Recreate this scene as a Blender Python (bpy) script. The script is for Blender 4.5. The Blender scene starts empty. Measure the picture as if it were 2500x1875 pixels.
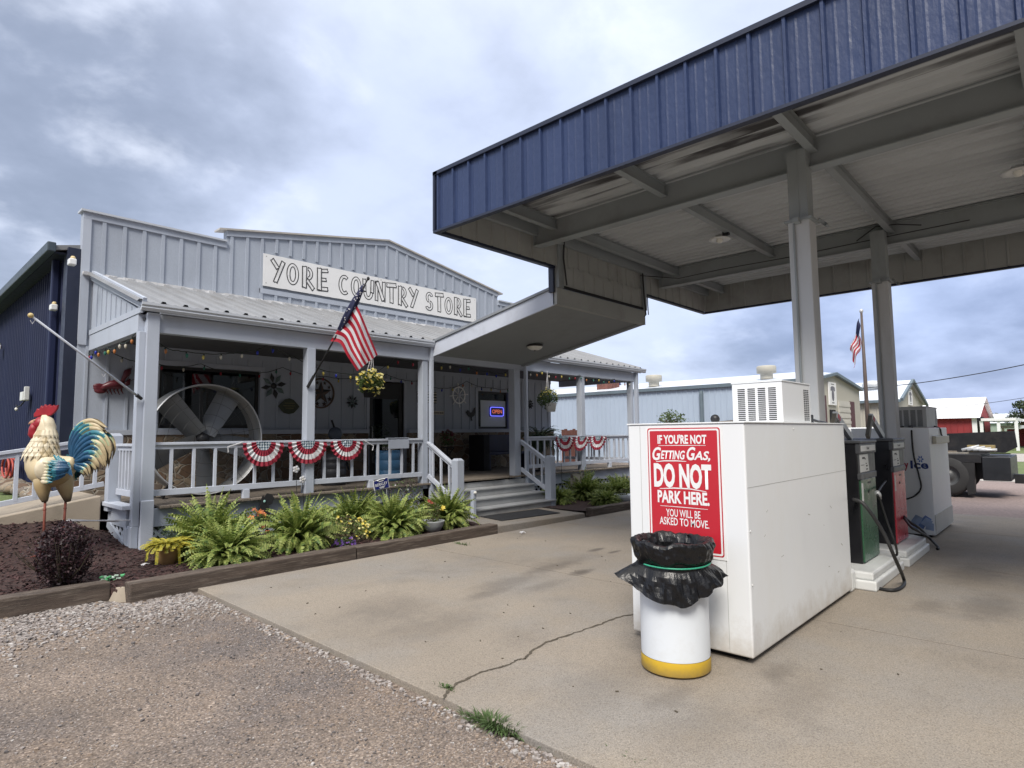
import bpy, bmesh, math, random
from mathutils import Vector, Matrix, noise
PI = math.pi
random.seed(7)
R = math.radians
S = bpy.context.scene
COL = S.collection

# ---------------------------------------------------------------- camera
FOC, PITCH, YAW, ROLL, EYE = 1490.0, R(4.666), R(47.18), R(0.625), 1.65
_F = Vector((math.sin(YAW)*math.cos(PITCH), math.cos(YAW)*math.cos(PITCH), math.sin(PITCH)))
_r = Vector((math.cos(YAW), -math.sin(YAW), 0.0))
_d = _F.cross(_r)
CR = math.cos(ROLL)*_r + math.sin(ROLL)*_d
CD = -math.sin(ROLL)*_r + math.cos(ROLL)*_d
CAMP = Vector((0, 0, EYE))
cam = bpy.data.cameras.new('camera')
cam.sensor_width = 36.0
cam.lens = FOC/2500*36
cam.clip_end = 2000
camo = bpy.data.objects.new('camera', cam)
COL.objects.link(camo)
m = Matrix.Identity(4)
for i in range(3):
    m[i][0], m[i][1], m[i][2], m[i][3] = CR[i], -CD[i], -_F[i], CAMP[i]
camo.matrix_world = m
S.camera = camo

def on(px, py, ax, v):
    """measured photo point -> world point on the plane ax = v"""
    d = CR*((px-1250)/FOC) + CD*((py-937.5)/FOC) + _F
    i = 'xyz'.index(ax)
    return CAMP + d*((v-CAMP[i])/d[i])

# ---------------------------------------------------------------- sky and sun
SUN_AZ, SUN_EL = R(240), R(48)      # azimuth clockwise from +Y, elevation
w = bpy.data.worlds.new('World')
S.world = w
w.use_nodes = True
nt = w.node_tree
nt.nodes.clear()
def wn(t, **k):
    n = nt.nodes.new(t)
    for a, b in k.items(): setattr(n, a, b)
    return n
def wl(a, b): nt.links.new(a, b)
def wmath(op, a, b=None, clamp=False):
    n = wn('ShaderNodeMath', operation=op, use_clamp=clamp)
    for i, q in enumerate((a, b)):
        if q is None: continue
        if isinstance(q, (int, float)): n.inputs[i].default_value = q
        else: wl(q, n.inputs[i])
    return n.outputs[0]
sky = wn('ShaderNodeTexSky', sky_type='NISHITA', sun_disc=False)
sky.sun_elevation = SUN_EL; sky.sun_rotation = SUN_AZ
sky.air_density = 1.2; sky.dust_density = 1.5
bg1 = wn('ShaderNodeBackground'); bg1.inputs[1].default_value = 0.10
wl(sky.outputs[0], bg1.inputs[0])
tc = wn('ShaderNodeTexCoord')
sep = wn('ShaderNodeSeparateXYZ'); wl(tc.outputs['Generated'], sep.inputs[0])
zz = wmath('ADD', wmath('MAXIMUM', sep.outputs[2], 0.0), 0.32)
cx = wmath('DIVIDE', sep.outputs[0], zz); cy = wmath('DIVIDE', sep.outputs[1], zz)
comb = wn('ShaderNodeCombineXYZ'); wl(cx, comb.inputs[0]); wl(cy, comb.inputs[1])
def wnoise(scale, detail, rough, off, dist=0.0):
    mp = wn('ShaderNodeMapping'); mp.inputs['Location'].default_value = off
    wl(comb.outputs[0], mp.inputs[0])
    n = wn('ShaderNodeTexNoise'); n.inputs['Scale'].default_value = scale
    n.inputs['Detail'].default_value = detail; n.inputs['Roughness'].default_value = rough
    n.inputs['Distortion'].default_value = dist
    wl(mp.outputs[0], n.inputs['Vector'])
    return n.outputs[0]
def wramp(v, a, b):
    n = wn('ShaderNodeMapRange', interpolation_type='SMOOTHSTEP')
    n.inputs[1].default_value = a; n.inputs[2].default_value = b
    wl(v, n.inputs[0]); return n.outputs[0]
def wmix(f, a, b):
    n = wn('ShaderNodeMix', data_type='RGBA')
    if isinstance(f, (int, float)): n.inputs[0].default_value = f
    else: wl(f, n.inputs[0])
    for i, q in ((6, a), (7, b)):
        if isinstance(q, tuple): n.inputs[i].default_value = (*q, 1)
        else: wl(q, n.inputs[i])
    return n.outputs[2]
def wblob(px, py, size):
    """a big cloud mass standing in one quarter of the sky"""
    d = (CR*((px-1250)/FOC) + CD*((py-937.5)/FOC) + _F).normalized()
    vm = wn('ShaderNodeVectorMath', operation='DOT_PRODUCT'); vm.inputs[1].default_value = d
    wl(tc.outputs['Generated'], vm.inputs[0])
    return wramp(vm.outputs['Value'], math.cos(size), 1.0)
n1 = wnoise(1.4, 8, 0.56, (3.1, 7.7, 0), 0.1)
n2 = wnoise(3.8, 8, 0.53, (1.2, 4.3, 2), 0.12)
nb = wnoise(2.0, 5, 0.5, (9.0, 2.0, 5), 0.2)
shade = wmath('ADD', wmath('MULTIPLY', n1, 0.60), wmath('MULTIPLY', n2, 0.40))
shade = wmath('SUBTRACT', shade, wmath('MULTIPLY', wblob(150, 160, R(24)), wmath('ADD', wmath('MULTIPLY', nb, 0.34), 0.04)))
shade = wmath('ADD', shade, wmath('MULTIPLY', wblob(1060, 330, R(40)), 0.06))
shade = wmath('SUBTRACT', shade, wmath('MULTIPLY', wblob(2250, 830, R(22)), 0.075))
light = wramp(shade, 0.24, 0.60)
ccol = wmix(light, (0.25, 0.295, 0.40), (0.56, 0.63, 0.81))
ccol = wmix(wmath('MULTIPLY', wramp(n2, 0.48, 0.74), 0.85), ccol, (0.71, 0.76, 0.88))
ccol = wmix(wmath('MULTIPLY', wblob(2350, 860, R(26)), 0.7), ccol, wmix(light, (0.20, 0.265, 0.47), (0.43, 0.53, 0.82)))
# unseen sky low behind the camera, darkened to dim the porch
vmb = wn('ShaderNodeVectorMath', operation='DOT_PRODUCT'); vmb.inputs[1].default_value = Vector((-0.12, -0.985, 0.10)).normalized()
wl(tc.outputs['Generated'], vmb.inputs[0])
lowd = wmath('MULTIPLY', wramp(vmb.outputs['Value'], -0.05, 0.60), wramp(sep.outputs[2], 0.75, 0.25))
up = wramp(sep.outputs[2], 0.45, 0.95)          # unseen overhead sky, brightened to lift the light on open surfaces
ccol = wmix(wmath('MULTIPLY', up, 0.8), ccol, (0.66, 0.64, 0.60))
bg2 = wn('ShaderNodeBackground')
wl(ccol, bg2.inputs[0])
wl(wmath('MULTIPLY', wmath('ADD', wmath('MULTIPLY', up, 1.05), 1.0), wmath('SUBTRACT', 1.0, wmath('MULTIPLY', lowd, 0.88))), bg2.inputs[1])
mx = wn('ShaderNodeMixShader'); mx.inputs[0].default_value = 0.9
wl(bg1.outputs[0], mx.inputs[1]); wl(bg2.outputs[0], mx.inputs[2])
wo = wn('ShaderNodeOutputWorld'); wl(mx.outputs[0], wo.inputs[0])

sl = bpy.data.lights.new('sun', 'SUN')
sl.energy = 2.6; sl.angle = R(22); sl.color = (1.0, 0.945, 0.86)
so = bpy.data.objects.new('sun', sl); COL.objects.link(so)
sd = Vector((math.sin(SUN_AZ)*math.cos(SUN_EL), math.cos(SUN_AZ)*math.cos(SUN_EL), math.sin(SUN_EL)))
so.rotation_euler = sd.to_track_quat('Z', 'Y').to_euler()
so.location = (-20, -10, 40)
S.view_settings.view_transform = 'Standard'
S.view_settings.look = 'None'
S.view_settings.exposure = 0.5
S.view_settings.gamma = 1

# ---------------------------------------------------------------- materials
def M(name, col, rough=0.6, var=0.12, scale=3.0, bump=0.0, bscale=60.0, metal=0.0, dirt=None, damt=0.5,
      dscale=1.2, stretch=(1, 1, 1), col2=None, c2lo=0.45, c2hi=0.65, c2scale=None, coords='pos', trans=0.0,
      spec=0.5, emit=None, estr=1.0, fine=0.0, coat=0.0):
    mt = bpy.data.materials.new(name); mt.use_nodes = True
    t = mt.node_tree; N = t.nodes; L = t.links
    b = N['Principled BSDF']
    b.inputs['Roughness'].default_value = rough
    b.inputs['Metallic'].default_value = metal
    b.inputs['Specular IOR Level'].default_value = spec
    b.inputs['Coat Weight'].default_value = coat
    if coords == 'pos': vec = N.new('ShaderNodeNewGeometry').outputs['Position']
    else: vec = N.new('ShaderNodeTexCoord').outputs['Object']
    mp = N.new('ShaderNodeMapping'); mp.inputs['Scale'].default_value = stretch
    L.new(vec, mp.inputs[0]); vs = mp.outputs[0]
    def nz(s, det=5, v=None, r=0.55):
        n = N.new('ShaderNodeTexNoise'); n.inputs['Scale'].default_value = s
        n.inputs['Detail'].default_value = det; n.inputs['Roughness'].default_value = r
        L.new(v or vs, n.inputs['Vector']); return n.outputs[0]
    def mr(v, a, bb, c=0, d=1):
        n = N.new('ShaderNodeMapRange'); n.inputs[1].default_value = a; n.inputs[2].default_value = bb
        n.inputs[3].default_value = c; n.inputs[4].default_value = d
        L.new(v, n.inputs[0]); return n.outputs[0]
    def mix(f, a, c):
        n = N.new('ShaderNodeMix'); n.data_type = 'RGBA'; L.new(f, n.inputs[0])
        for i, q in ((6, a), (7, c)):
            if isinstance(q, tuple): n.inputs[i].default_value = (*q[:3], 1)
            else: L.new(q, n.inputs[i])
        return n.outputs[2]
    lo = tuple(max(0, c*(1-var)) for c in col); hi = tuple(min(1, c*(1+var)) for c in col)
    c = mix(mr(nz(scale), 0.3, 0.7), lo, hi)
    if col2: c = mix(mr(nz(c2scale or scale*2.3, 6), c2lo, c2hi), c, col2)
    if fine:
        n = N.new('ShaderNodeMix'); n.data_type = 'RGBA'; n.blend_type = 'MULTIPLY'; n.inputs[0].default_value = 1
        L.new(c, n.inputs[6])
        g = N.new('ShaderNodeCombineColor')
        fv = mr(nz(bscale, 3), 0.3, 0.7, 1-fine, 1+fine)
        for i in range(3): L.new(fv, g.inputs[i])
        L.new(g.outputs[0], n.inputs[7]); c = n.outputs[2]
    if dirt: c = mix(mr(nz(dscale, 7, None, 0.65), 0.52, 0.52+0.25, 0, damt), c, dirt)
    L.new(c, b.inputs['Base Color'])
    rr = mr(nz(scale*4), 0.3, 0.7, max(0.02, rough-0.08), min(1, rough+0.08)); L.new(rr, b.inputs['Roughness'])
    if bump:
        bn = N.new('ShaderNodeBump'); bn.inputs['Strength'].default_value = bump; bn.inputs['Distance'].default_value = 0.01
        L.new(nz(bscale, 4), bn.inputs['Height']); L.new(bn.outputs[0], b.inputs['Normal'])
    if trans:
        tr = N.new('ShaderNodeBsdfTranslucent'); L.new(c, tr.inputs[0])
        ms = N.new('ShaderNodeMixShader'); ms.inputs[0].default_value = trans
        L.new(b.outputs[0], ms.inputs[1]); L.new(tr.outputs[0], ms.inputs[2])
        L.new(ms.outputs[0], N['Material Output'].inputs[0])
    if emit:
        b.inputs['Emission Color'].default_value = (*emit, 1); b.inputs['Emission Strength'].default_value = estr
    return mt

def glass(name, tint, refl=0.12, rough=0.02):
    mt = bpy.data.materials.new(name); mt.use_nodes = True
    N = mt.node_tree.nodes; L = mt.node_tree.links; N.remove(N['Principled BSDF'])
    tr = N.new('ShaderNodeBsdfTransparent'); tr.inputs[0].default_value = (*tint, 1)
    gl = N.new('ShaderNodeBsdfGlossy'); gl.inputs['Roughness'].default_value = rough
    fr = N.new('ShaderNodeFresnel'); fr.inputs[0].default_value = 1.5
    ad = N.new('ShaderNodeMath'); ad.operation = 'ADD'; ad.inputs[1].default_value = refl; L.new(fr.outputs[0], ad.inputs[0])
    ms = N.new('ShaderNodeMixShader'); L.new(ad.outputs[0], ms.inputs[0])
    L.new(tr.outputs[0], ms.inputs[1]); L.new(gl.outputs[0], ms.inputs[2])
    L.new(ms.outputs[0], N['Material Output'].inputs[0])
    return mt

# ---------------------------------------------------------------- mesh helpers
def root_loc(o):
    while o.parent: o = o.parent
    return o.location

class MB:
    def __init__(s): s.v = []; s.f = []; s.m = []; s.k = 0
    def mat(s, k): s.k = k; return s
    def add(s, vs, fs):
        n = len(s.v); s.v += [tuple(q) for q in vs]
        for f in fs: s.f.append(tuple(i+n for i in f)); s.m.append(s.k)
        return s
    def box(s, x0, x1, y0, y1, z0, z1):
        vs = [(x, y, z) for z in (z0, z1) for y in (y0, y1) for x in (x0, x1)]
        return s.add(vs, [(0, 2, 3, 1), (4, 5, 7, 6), (0, 1, 5, 4), (2, 6, 7, 3), (0, 4, 6, 2), (1, 3, 7, 5)])
    def obox(s, c, ax, ay, az):
        c, ax, ay, az = Vector(c), Vector(ax), Vector(ay), Vector(az)
        vs = [c+ax*i+ay*j+az*k for k in (-1, 1) for j in (-1, 1) for i in (-1, 1)]
        return s.add(vs, [(0, 2, 3, 1), (4, 5, 7, 6), (0, 1, 5, 4), (2, 6, 7, 3), (0, 4, 6, 2), (1, 3, 7, 5)])
    def bar(s, p, q, w, h, up=(0, 0, 1)):
        p, q, up = Vector(p), Vector(q), Vector(up); d = (q-p).normalized()
        a = d.cross(up)
        if a.length < 1e-4: a = d.cross(Vector((0, 1, 0)))
        a.normalize(); b = a.cross(d).normalized()
        return s.obox((p+q)/2, d*((q-p).length/2), a*(w/2), b*(h/2))
    def tube(s, pts, r, n=8, caps=True):
        pts = [Vector(p) for p in pts]; k = len(pts); rs = r if isinstance(r, (list, tuple)) else [r]*k
        vs = []; ref = None
        for i, p in enumerate(pts):
            d = (pts[min(i+1, k-1)]-pts[max(i-1, 0)])
            if d.length < 1e-9: d = Vector((0, 0, 1))
            d.normalize()
            if ref is None:
                ref = d.cross(Vector((0, 0, 1)))
                if ref.length < 0.05: ref = d.cross(Vector((0, 1, 0)))
            ref = (ref - d*ref.dot(d)).normalized(); b = d.cross(ref)
            for j in range(n):
                a = 2*PI*j/n; vs.append(p + (ref*math.cos(a)+b*math.sin(a))*rs[i])
        fs = [(i*n+j, i*n+(j+1) % n, (i+1)*n+(j+1) % n, (i+1)*n+j) for i in range(k-1) for j in range(n)]
        if caps: fs += [tuple(range(n-1, -1, -1)), tuple((k-1)*n+j for j in range(n))]
        return s.add(vs, fs)
    def lathe(s, prof, n=24, c=(0, 0, 0), axis='z', fn=None):
        vs = []
        for (r, h) in prof:
            for j in range(n):
                a = 2*PI*j/n; x, y = r*math.cos(a), r*math.sin(a)
                p = {'z': (x, y, h), 'y': (x, h, y), 'x': (h, x, y)}[axis]
                p = Vector(p)
                if fn: p = fn(p, a, h)
                vs.append(p+Vector(c))
        k = len(prof)
        fs = [(i*n+j, i*n+(j+1) % n, (i+1)*n+(j+1) % n, (i+1)*n+j) for i in range(k-1) for j in range(n)]
        if prof[0][0] > 1e-5 and fn is None: pass
        return s.add(vs, fs)
    def prism(s, poly, o, u, v, t):
        """polygon in plane (o,u,v), extruded by vector t"""
        o, u, v, t = Vector(o), Vector(u), Vector(v), Vector(t)
        a = [o+u*x+v*y for x, y in poly]; k = len(a)
        return s.add(a+[p+t for p in a], [tuple(range(k-1, -1, -1)), tuple(range(k, 2*k))] +
                     [(i, (i+1) % k, k+(i+1) % k, k+i) for i in range(k)])
    def quad(s, a, b, c, d): return s.add([a, b, c, d], [(0, 1, 2, 3)])
    def grid(s, fn, nu, nv, wrap=False):
        vs = [fn(i/nu, j/nv) for j in range(nv+1) for i in range(nu+1)]
        fs = [(j*(nu+1)+i, j*(nu+1)+i+1, (j+1)*(nu+1)+i+1, (j+1)*(nu+1)+i) for j in range(nv) for i in range(nu)]
        return s.add(vs, fs)
    def ell(s, c, rx, ry, rz, nu=14, nv=9, fn=None):
        c = Vector(c)
        vs = [];
        for j in range(nv+1):
            th = PI*j/nv
            for i in range(nu):
                ph = 2*PI*i/nu
                d = Vector((math.sin(th)*math.cos(ph), math.sin(th)*math.sin(ph), math.cos(th)))
                k = fn(d) if fn else 1
                vs.append(c+Vector((d.x*rx, d.y*ry, d.z*rz))*k)
        fs = [(j*nu+i, (j+1)*nu+i, (j+1)*nu+(i+1) % nu, j*nu+(i+1) % nu) for j in range(nv) for i in range(nu)]
        return s.add(vs, fs)
    def ribs(s, o, u, L, v, H, n, pitch, w, h, minor=0.0):
        """ribbed metal sheet: runs along u for L, ribs parallel to v, standing out along n"""
        o, u, v, n = Vector(o), Vector(u), Vector(v), Vector(n)
        prof = []; x = 0.0
        while x < L:
            prof += [(x, 0), (x+w*0.25, h), (x+w*0.75, h), (x+w, 0)]
            if minor:
                for q in (0.36, 0.68):
                    g = x+pitch*q
                    prof += [(g-w*.35, 0), (g, minor), (g+w*.35, 0)]
            x += pitch
        prof = [(min(a, L), b) for a, b in prof]; prof.append((L, 0))
        vs = []
        for a, b in prof: vs += [o+u*a+n*b, o+u*a+n*b+v*H]
        return s.add(vs, [(2*i, 2*i+2, 2*i+3, 2*i+1) for i in range(len(prof)-1)])
    def build(s, name, mats, parent=None, smooth=False, bevel=0.0, jit=0.0):
        me = bpy.data.meshes.new(name)
        vs = s.v
        if parent is not None:
            l = root_loc(parent); vs = [(a-l.x, b-l.y, c-l.z) for a, b, c in vs]
        if jit: vs = [(a+random.uniform(-jit, jit), b+random.uniform(-jit, jit), c+random.uniform(-jit, jit)) for a, b, c in vs]
        me.from_pydata(vs, [], s.f)
        if not isinstance(mats, (list, tuple)): mats = [mats]
        for q in mats: me.materials.append(q)
        if len(mats) > 1: me.polygons.foreach_set('material_index', s.m)
        if smooth: me.polygons.foreach_set('use_smooth', [True]*len(me.polygons))
        me.update()
        o = bpy.data.objects.new(name, me); COL.objects.link(o)
        if parent is not None: o.parent = parent
        if bevel:
            b = o.modifiers.new('bevel', 'BEVEL'); b.width = bevel; b.segments = 2; b.limit_method = 'ANGLE'
        return o

def tag(o, label=None, cat=None, group=None, kind=None):
    if label: o['label'] = label
    if cat: o['category'] = cat
    if group: o['group'] = group
    if kind: o['kind'] = kind
    return o
def thing(name, label, cat, loc=(0, 0, 0), group=None, rz=0.0):
    o = bpy.data.objects.new(name, None); COL.objects.link(o); o.location = loc; o.rotation_euler = (0, 0, rz)
    o.empty_display_size = 0.1
    return tag(o, label, cat, group)
def dup(root, loc, label, rz=None, scale=None, group=None):
    r = root.copy(); COL.objects.link(r); r.location = loc
    if rz is not None: r.rotation_euler = (0, 0, rz)
    if scale is not None: r.scale = (scale, scale, scale) if isinstance(scale, (int, float)) else scale
    r['label'] = label
    if group: r['group'] = group
    for ch in list(root.children):
        c = ch.copy(); COL.objects.link(c); c.parent = r
        for g in list(ch.children):
            d = g.copy(); COL.objects.link(d); d.parent = c
    return r

def text(name, body, o, u, v, height, mat, parent=None, width=None, bold=0.0, shear=0.0, ext=0.0015, align='CENTER', spacing=1.0):
    """flat lettering: centre of the line at o, u along the line, v up, cap height in metres"""
    cu = bpy.data.curves.new(name, 'FONT'); cu.body = body; cu.align_x = align
    cu.size = 1.0; cu.offset = bold; cu.shear = shear; cu.space_character = spacing; cu.resolution_u = 3
    to = bpy.data.objects.new(name, cu); COL.objects.link(to)
    dg = bpy.context.evaluated_depsgraph_get()
    me = bpy.data.meshes.new_from_object(to.evaluated_get(dg))
    bpy.data.objects.remove(to); bpy.data.curves.remove(cu)
    xs = [q.co.x for q in me.vertices]; ys = [q.co.y for q in me.vertices]
    u, v, o = Vector(u).normalized(), Vector(v).normalized(), Vector(o)
    caps = 0.70
    sy = height/caps
    sx = (width/(max(xs)-min(xs))) if width else sy
    mid = (max(xs)+min(xs))/2 if align == 'CENTER' else min(xs)
    n = u.cross(v)
    b = MB()
    l = root_loc(parent) if parent is not None else Vector((0, 0, 0))
    for q in me.vertices:
        q.co = o + u*((q.co.x-mid)*sx) + v*(q.co.y*sy) + n*ext - l
    me.materials.clear(); me.materials.append(mat)
    ob = bpy.data.objects.new(name, me); COL.objects.link(ob)
    if parent is not None: ob.parent = parent
    return ob
def frange(a, b, n): return [a+(b-a)*i/(n-1) for i in range(n)]
def rnd(a, b): return random.uniform(a, b)
X, Y, Z = Vector((1, 0, 0)), Vector((0, 1, 0)), Vector((0, 0, 1))
# ---------------------------------------------------------------- shared materials
def speckle(mt, scale, amt, ramp):
    """multiply a material's colour by a grain of little stones"""
    t = mt.node_tree; N = t.nodes; L = t.links; b = N['Principled BSDF']; src = b.inputs['Base Color'].links[0].from_socket
    g = N.new('ShaderNodeNewGeometry'); v = N.new('ShaderNodeTexVoronoi'); v.inputs['Scale'].default_value = scale; L.new(g.outputs['Position'], v.inputs['Vector'])
    sc = N.new('ShaderNodeSeparateColor'); L.new(v.outputs['Color'], sc.inputs[0])
    r = N.new('ShaderNodeValToRGB'); r.color_ramp.interpolation = 'CONSTANT'; L.new(sc.outputs[0], r.inputs[0]); e = r.color_ramp.elements
    e[0].position, e[0].color = 0, (*ramp[0][1], 1); e[1].position, e[1].color = ramp[1][0], (*ramp[1][1], 1)
    for p_, c_ in ramp[2:]: q = e.new(p_); q.color = (*c_, 1)
    m_ = N.new('ShaderNodeMix'); m_.data_type = 'RGBA'; m_.blend_type = 'MULTIPLY'; m_.inputs[0].default_value = amt; L.new(src, m_.inputs[6]); L.new(r.outputs[0], m_.inputs[7]); L.new(m_.outputs[2], b.inputs['Base Color'])
    return mt
m_asph = M('chip_seal', (0.212, 0.178, 0.152), 0.95, 0.28, 0.8, 1.0, 75, col2=(0.14, 0.125, 0.12), c2scale=0.6, c2lo=0.45, c2hi=0.62, fine=0.45,
           dirt=(0.285, 0.215, 0.155), damt=0.6, dscale=1.3)
speckle(m_asph, 95, .8, [(0, (.55, .5, .48)), (.22, (.85, .8, .75)), (.42, (1.0, .93, .85)), (.62, (1.12, 1.05, 1.0)), (.80, (.75, .66, .58)), (.93, (1.75, 1.7, 1.65))])
m_conc = M('concrete', (0.272, 0.234, 0.190), 0.9, 0.10, 0.8, 0.35, 130, dirt=(0.175, 0.155, 0.135), damt=0.7, dscale=0.95, fine=0.26,
           col2=(0.255, 0.233, 0.208), c2scale=0.7)
speckle(m_conc, 130, .8, [(0, (.72, .71, .70)), (.16, (.98, .98, .98)), (.72, (1.14, 1.14, 1.12)), (.92, (.86, .82, .76))])
m_conc2 = M('ramp_concrete', (0.34, 0.29, 0.23), 0.95, 0.2, 1.2, 0.4, 60, dirt=(0.13, 0.12, 0.09), damt=0.8, dscale=1.6, stretch=(1, 1, 0.6))
m_mulch = M('mulch', (0.040, 0.020, 0.017), 0.95, 0.5, 22, 1.0, 45, fine=0.6)
m_chipA = M('mulch_chip', (0.058, 0.027, 0.026), 0.9, 0.5, 30)
m_chipB = M('mulch_chip_dark', (0.024, 0.012, 0.013), 0.9, 0.4, 30)
m_timber = M('railroad_tie', (0.095, 0.072, 0.058), 0.92, 0.35, 3.0, 0.9, 30, stretch=(0.6, 5, 9), dirt=(0.025, 0.02, 0.018), damt=0.8, dscale=1.3,
             col2=(0.20, 0.165, 0.135), c2lo=0.52, c2hi=0.7)
m_grass = M('lawn', (0.10, 0.135, 0.045), 0.95, 0.35, 0.8, 0.8, 40, fine=0.5)
m_grassb = M('grass_blade', (0.10, 0.15, 0.045), 0.8, 0.4, 9, trans=0.25)
m_side = M('painted_siding', (0.375, 0.415, 0.485), 0.75, 0.06, 1.1, 0.15, 70, dirt=(0.29, 0.32, 0.38), damt=0.5, dscale=1.5, stretch=(1, 1, 0.45), fine=0.05)
m_trim = M('painted_trim', (0.42, 0.46, 0.535), 0.7, 0.06, 1.5, 0.12, 60, dirt=(0.30, 0.32, 0.36), damt=0.5, dscale=2.1, stretch=(1, 1, 0.5))
m_rail = M('painted_rail', (0.52, 0.555, 0.63), 0.65, 0.05, 2, 0.1, 60, dirt=(0.33, 0.34, 0.37), damt=0.5, dscale=3)
m_step = M('painted_step', (0.34, 0.35, 0.36), 0.7, 0.08, 2, 0.1, 50, dirt=(0.19, 0.18, 0.17), damt=0.6, dscale=2.4)
m_deck = M('weathered_deck', (0.185, 0.155, 0.125), 0.9, 0.2, 2, 0.4, 40, stretch=(1, 6, 1), dirt=(0.10, 0.085, 0.07), damt=0.6, dscale=2)
m_roof = M('galvalume_roof', (0.255, 0.26, 0.27), 0.5, 0.12, 1.4, 0.0, metal=0.2, dirt=(0.17, 0.158, 0.145), damt=0.6, dscale=1.6, stretch=(1.6, 0.35, 1))
m_gut = M('gutter_paint', (0.50, 0.53, 0.58), 0.45, 0.06, 2, dirt=(0.36, 0.36, 0.37), damt=0.4, dscale=2)
m_blue = M('blue_siding', (0.014, 0.021, 0.062), 0.6, 0.12, 0.8, spec=.3, dirt=(0.024, 0.032, 0.07), damt=0.5, dscale=1.2, stretch=(1, 1, 0.4))
m_blued = M('dark_blue_trim', (0.015, 0.021, 0.045), 0.5, 0.1)
m_greentrim = M('eave_trim', (0.05, 0.07, 0.09), 0.5, 0.1)
m_fasc = M('fascia_blue', (0.021, 0.038, 0.104), 0.48, 0.14, 1.3, 0.6, 22, dirt=(0.030, 0.050, 0.124), damt=0.75, dscale=2.2, stretch=(1, 1, 0.5))
m_beige = M('canopy_paint', (0.33, 0.338, 0.325), 0.7, 0.08, 1.1, 0.05, 40, dirt=(0.13, 0.12, 0.10), damt=0.5, dscale=1.3)
m_beam = M('canopy_beam_paint', (0.275, 0.302, 0.312), 0.6, 0.08, 1.2, dirt=(0.14, 0.135, 0.12), damt=0.5, dscale=1.1)
m_colp = M('column_paint', (0.48, 0.49, 0.495), 0.6, 0.06, 1.5, dirt=(0.33, 0.32, 0.30), damt=0.5, dscale=2, stretch=(1, 1, 0.35))
m_ceil = M('canopy_ceiling', (0.46, 0.455, 0.43), 0.6, 0.08, 1.0, dirt=(0.30, 0.29, 0.26), damt=0.5, dscale=0.9, stretch=(2.5, 0.3, 1))
m_white = M('white_enamel', (0.765, 0.78, 0.79), 0.45, 0.02, 1.2, dirt=(0.70, 0.685, 0.64), damt=0.35, dscale=1.2, stretch=(1, 1, 0.4))
m_white2 = M('worn_white', (0.66, 0.67, 0.66), 0.45, 0.05, 1.5, dirt=(0.48, 0.46, 0.42), damt=0.5, dscale=1.6)
m_signw = M('sign_white', (0.80, 0.80, 0.80), 0.5, 0.03, 1)
m_black = M('black_metal', (0.016, 0.016, 0.018), 0.5, 0.2)
m_ink = M('black_ink', (0.018, 0.018, 0.02), 0.6, 0.1)
m_rubber = M('black_rubber', (0.018, 0.018, 0.019), 0.55, 0.2)
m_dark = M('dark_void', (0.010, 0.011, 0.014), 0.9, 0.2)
m_bulbg = M('lamp_lens', (0.75, 0.74, 0.68), 0.3, 0.03)

# ---------------------------------------------------------------- ground
def struct(o): o['kind'] = 'structure'; return o
struct(MB().quad((-400, -300, -0.045), (900, -300, -0.045), (900, 700, -0.045), (-400, 700, -0.045)).build('ground', m_asph))

slab = MB()
xe = [2.62, 5.82, 9.05, 12.2, 14.75]
for a, b in zip(xe[:-1], xe[1:]):
    for y0, y1 in ((-9, 7.22),):
        aa = a+0.006 if a > 3 else a; bb = b-0.006
        if a < 3:
            slab.add([(2.46, -9, -0.2), (bb, -9, -0.2), (bb, 7.2, -0.2), (2.665, 7.2, -0.2), (2.46, -9, 0), (bb, -9, 0), (bb, 7.2, 0), (2.665, 7.2, 0)],
                     [(4, 5, 6, 7), (0, 1, 5, 4), (1, 2, 6, 5), (2, 3, 7, 6), (3, 0, 4, 7)])
        else: slab.box(aa, bb, -9, 7.2, -0.2, 0)
sl_o = struct(slab.build('concrete_apron', m_conc, bevel=0.006))
# wandering crack
m_crack = M('crack_fill', (0.085, 0.07, 0.05), 0.95, 0.3, 20)
cr = [(2.60, 3.03), (2.70, 3.09), (2.80, 3.137), (2.94, 3.15), (3.08, 3.154), (3.20, 3.12), (3.273, 3.102), (3.40, 3.125), (3.44, 3.095), (3.479, 3.11), (3.62, 3.17), (3.807, 3.205), (4.0, 3.19),
      (4.24, 3.165), (4.5, 3.14), (4.706, 3.148), (4.919, 3.09), (5.3, 3.06), (5.8, 3.0)]
def crackstrip(pts, w, name):
    b = MB(); P = []
    for (x0, y0), (x1, y1) in zip(pts[:-1], pts[1:]):
        for k in range(6):
            t = k/6; P.append((x0+(x1-x0)*t+rnd(-.006, .006), y0+(y1-y0)*t+rnd(-.009, .009)))
    P.append(pts[-1]); vs = []
    for i, (x, y) in enumerate(P):
        q = P[min(i+1, len(P)-1)]; p = P[max(i-1, 0)]
        d = Vector((q[0]-p[0], q[1]-p[1], 0)).normalized(); n = Vector((-d.y, d.x, 0))
        ww = w*rnd(0.35, 1.2)
        vs += [Vector((x, y, 0.004))+n*ww, Vector((x, y, 0.004))-n*ww]
    b.add(vs, [(2*i, 2*i+1, 2*i+3, 2*i+2) for i in range(len(P)-1)])
    o = b.build(name, m_crack); o.parent = sl_o; return o
crackstrip(cr, 0.011, 'crack')
crackstrip([(9.4, 1.6), (9.25, 1.2), (9.0, .7), (8.8, .2), (8.7, -.6)], 0.003, 'crack')
for x in xe[1:-1]: j = MB().box(x-.007, x+.007, -9, 7.19, -.05, -.003).build('joint', m_crack); j.parent = sl_o
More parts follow.
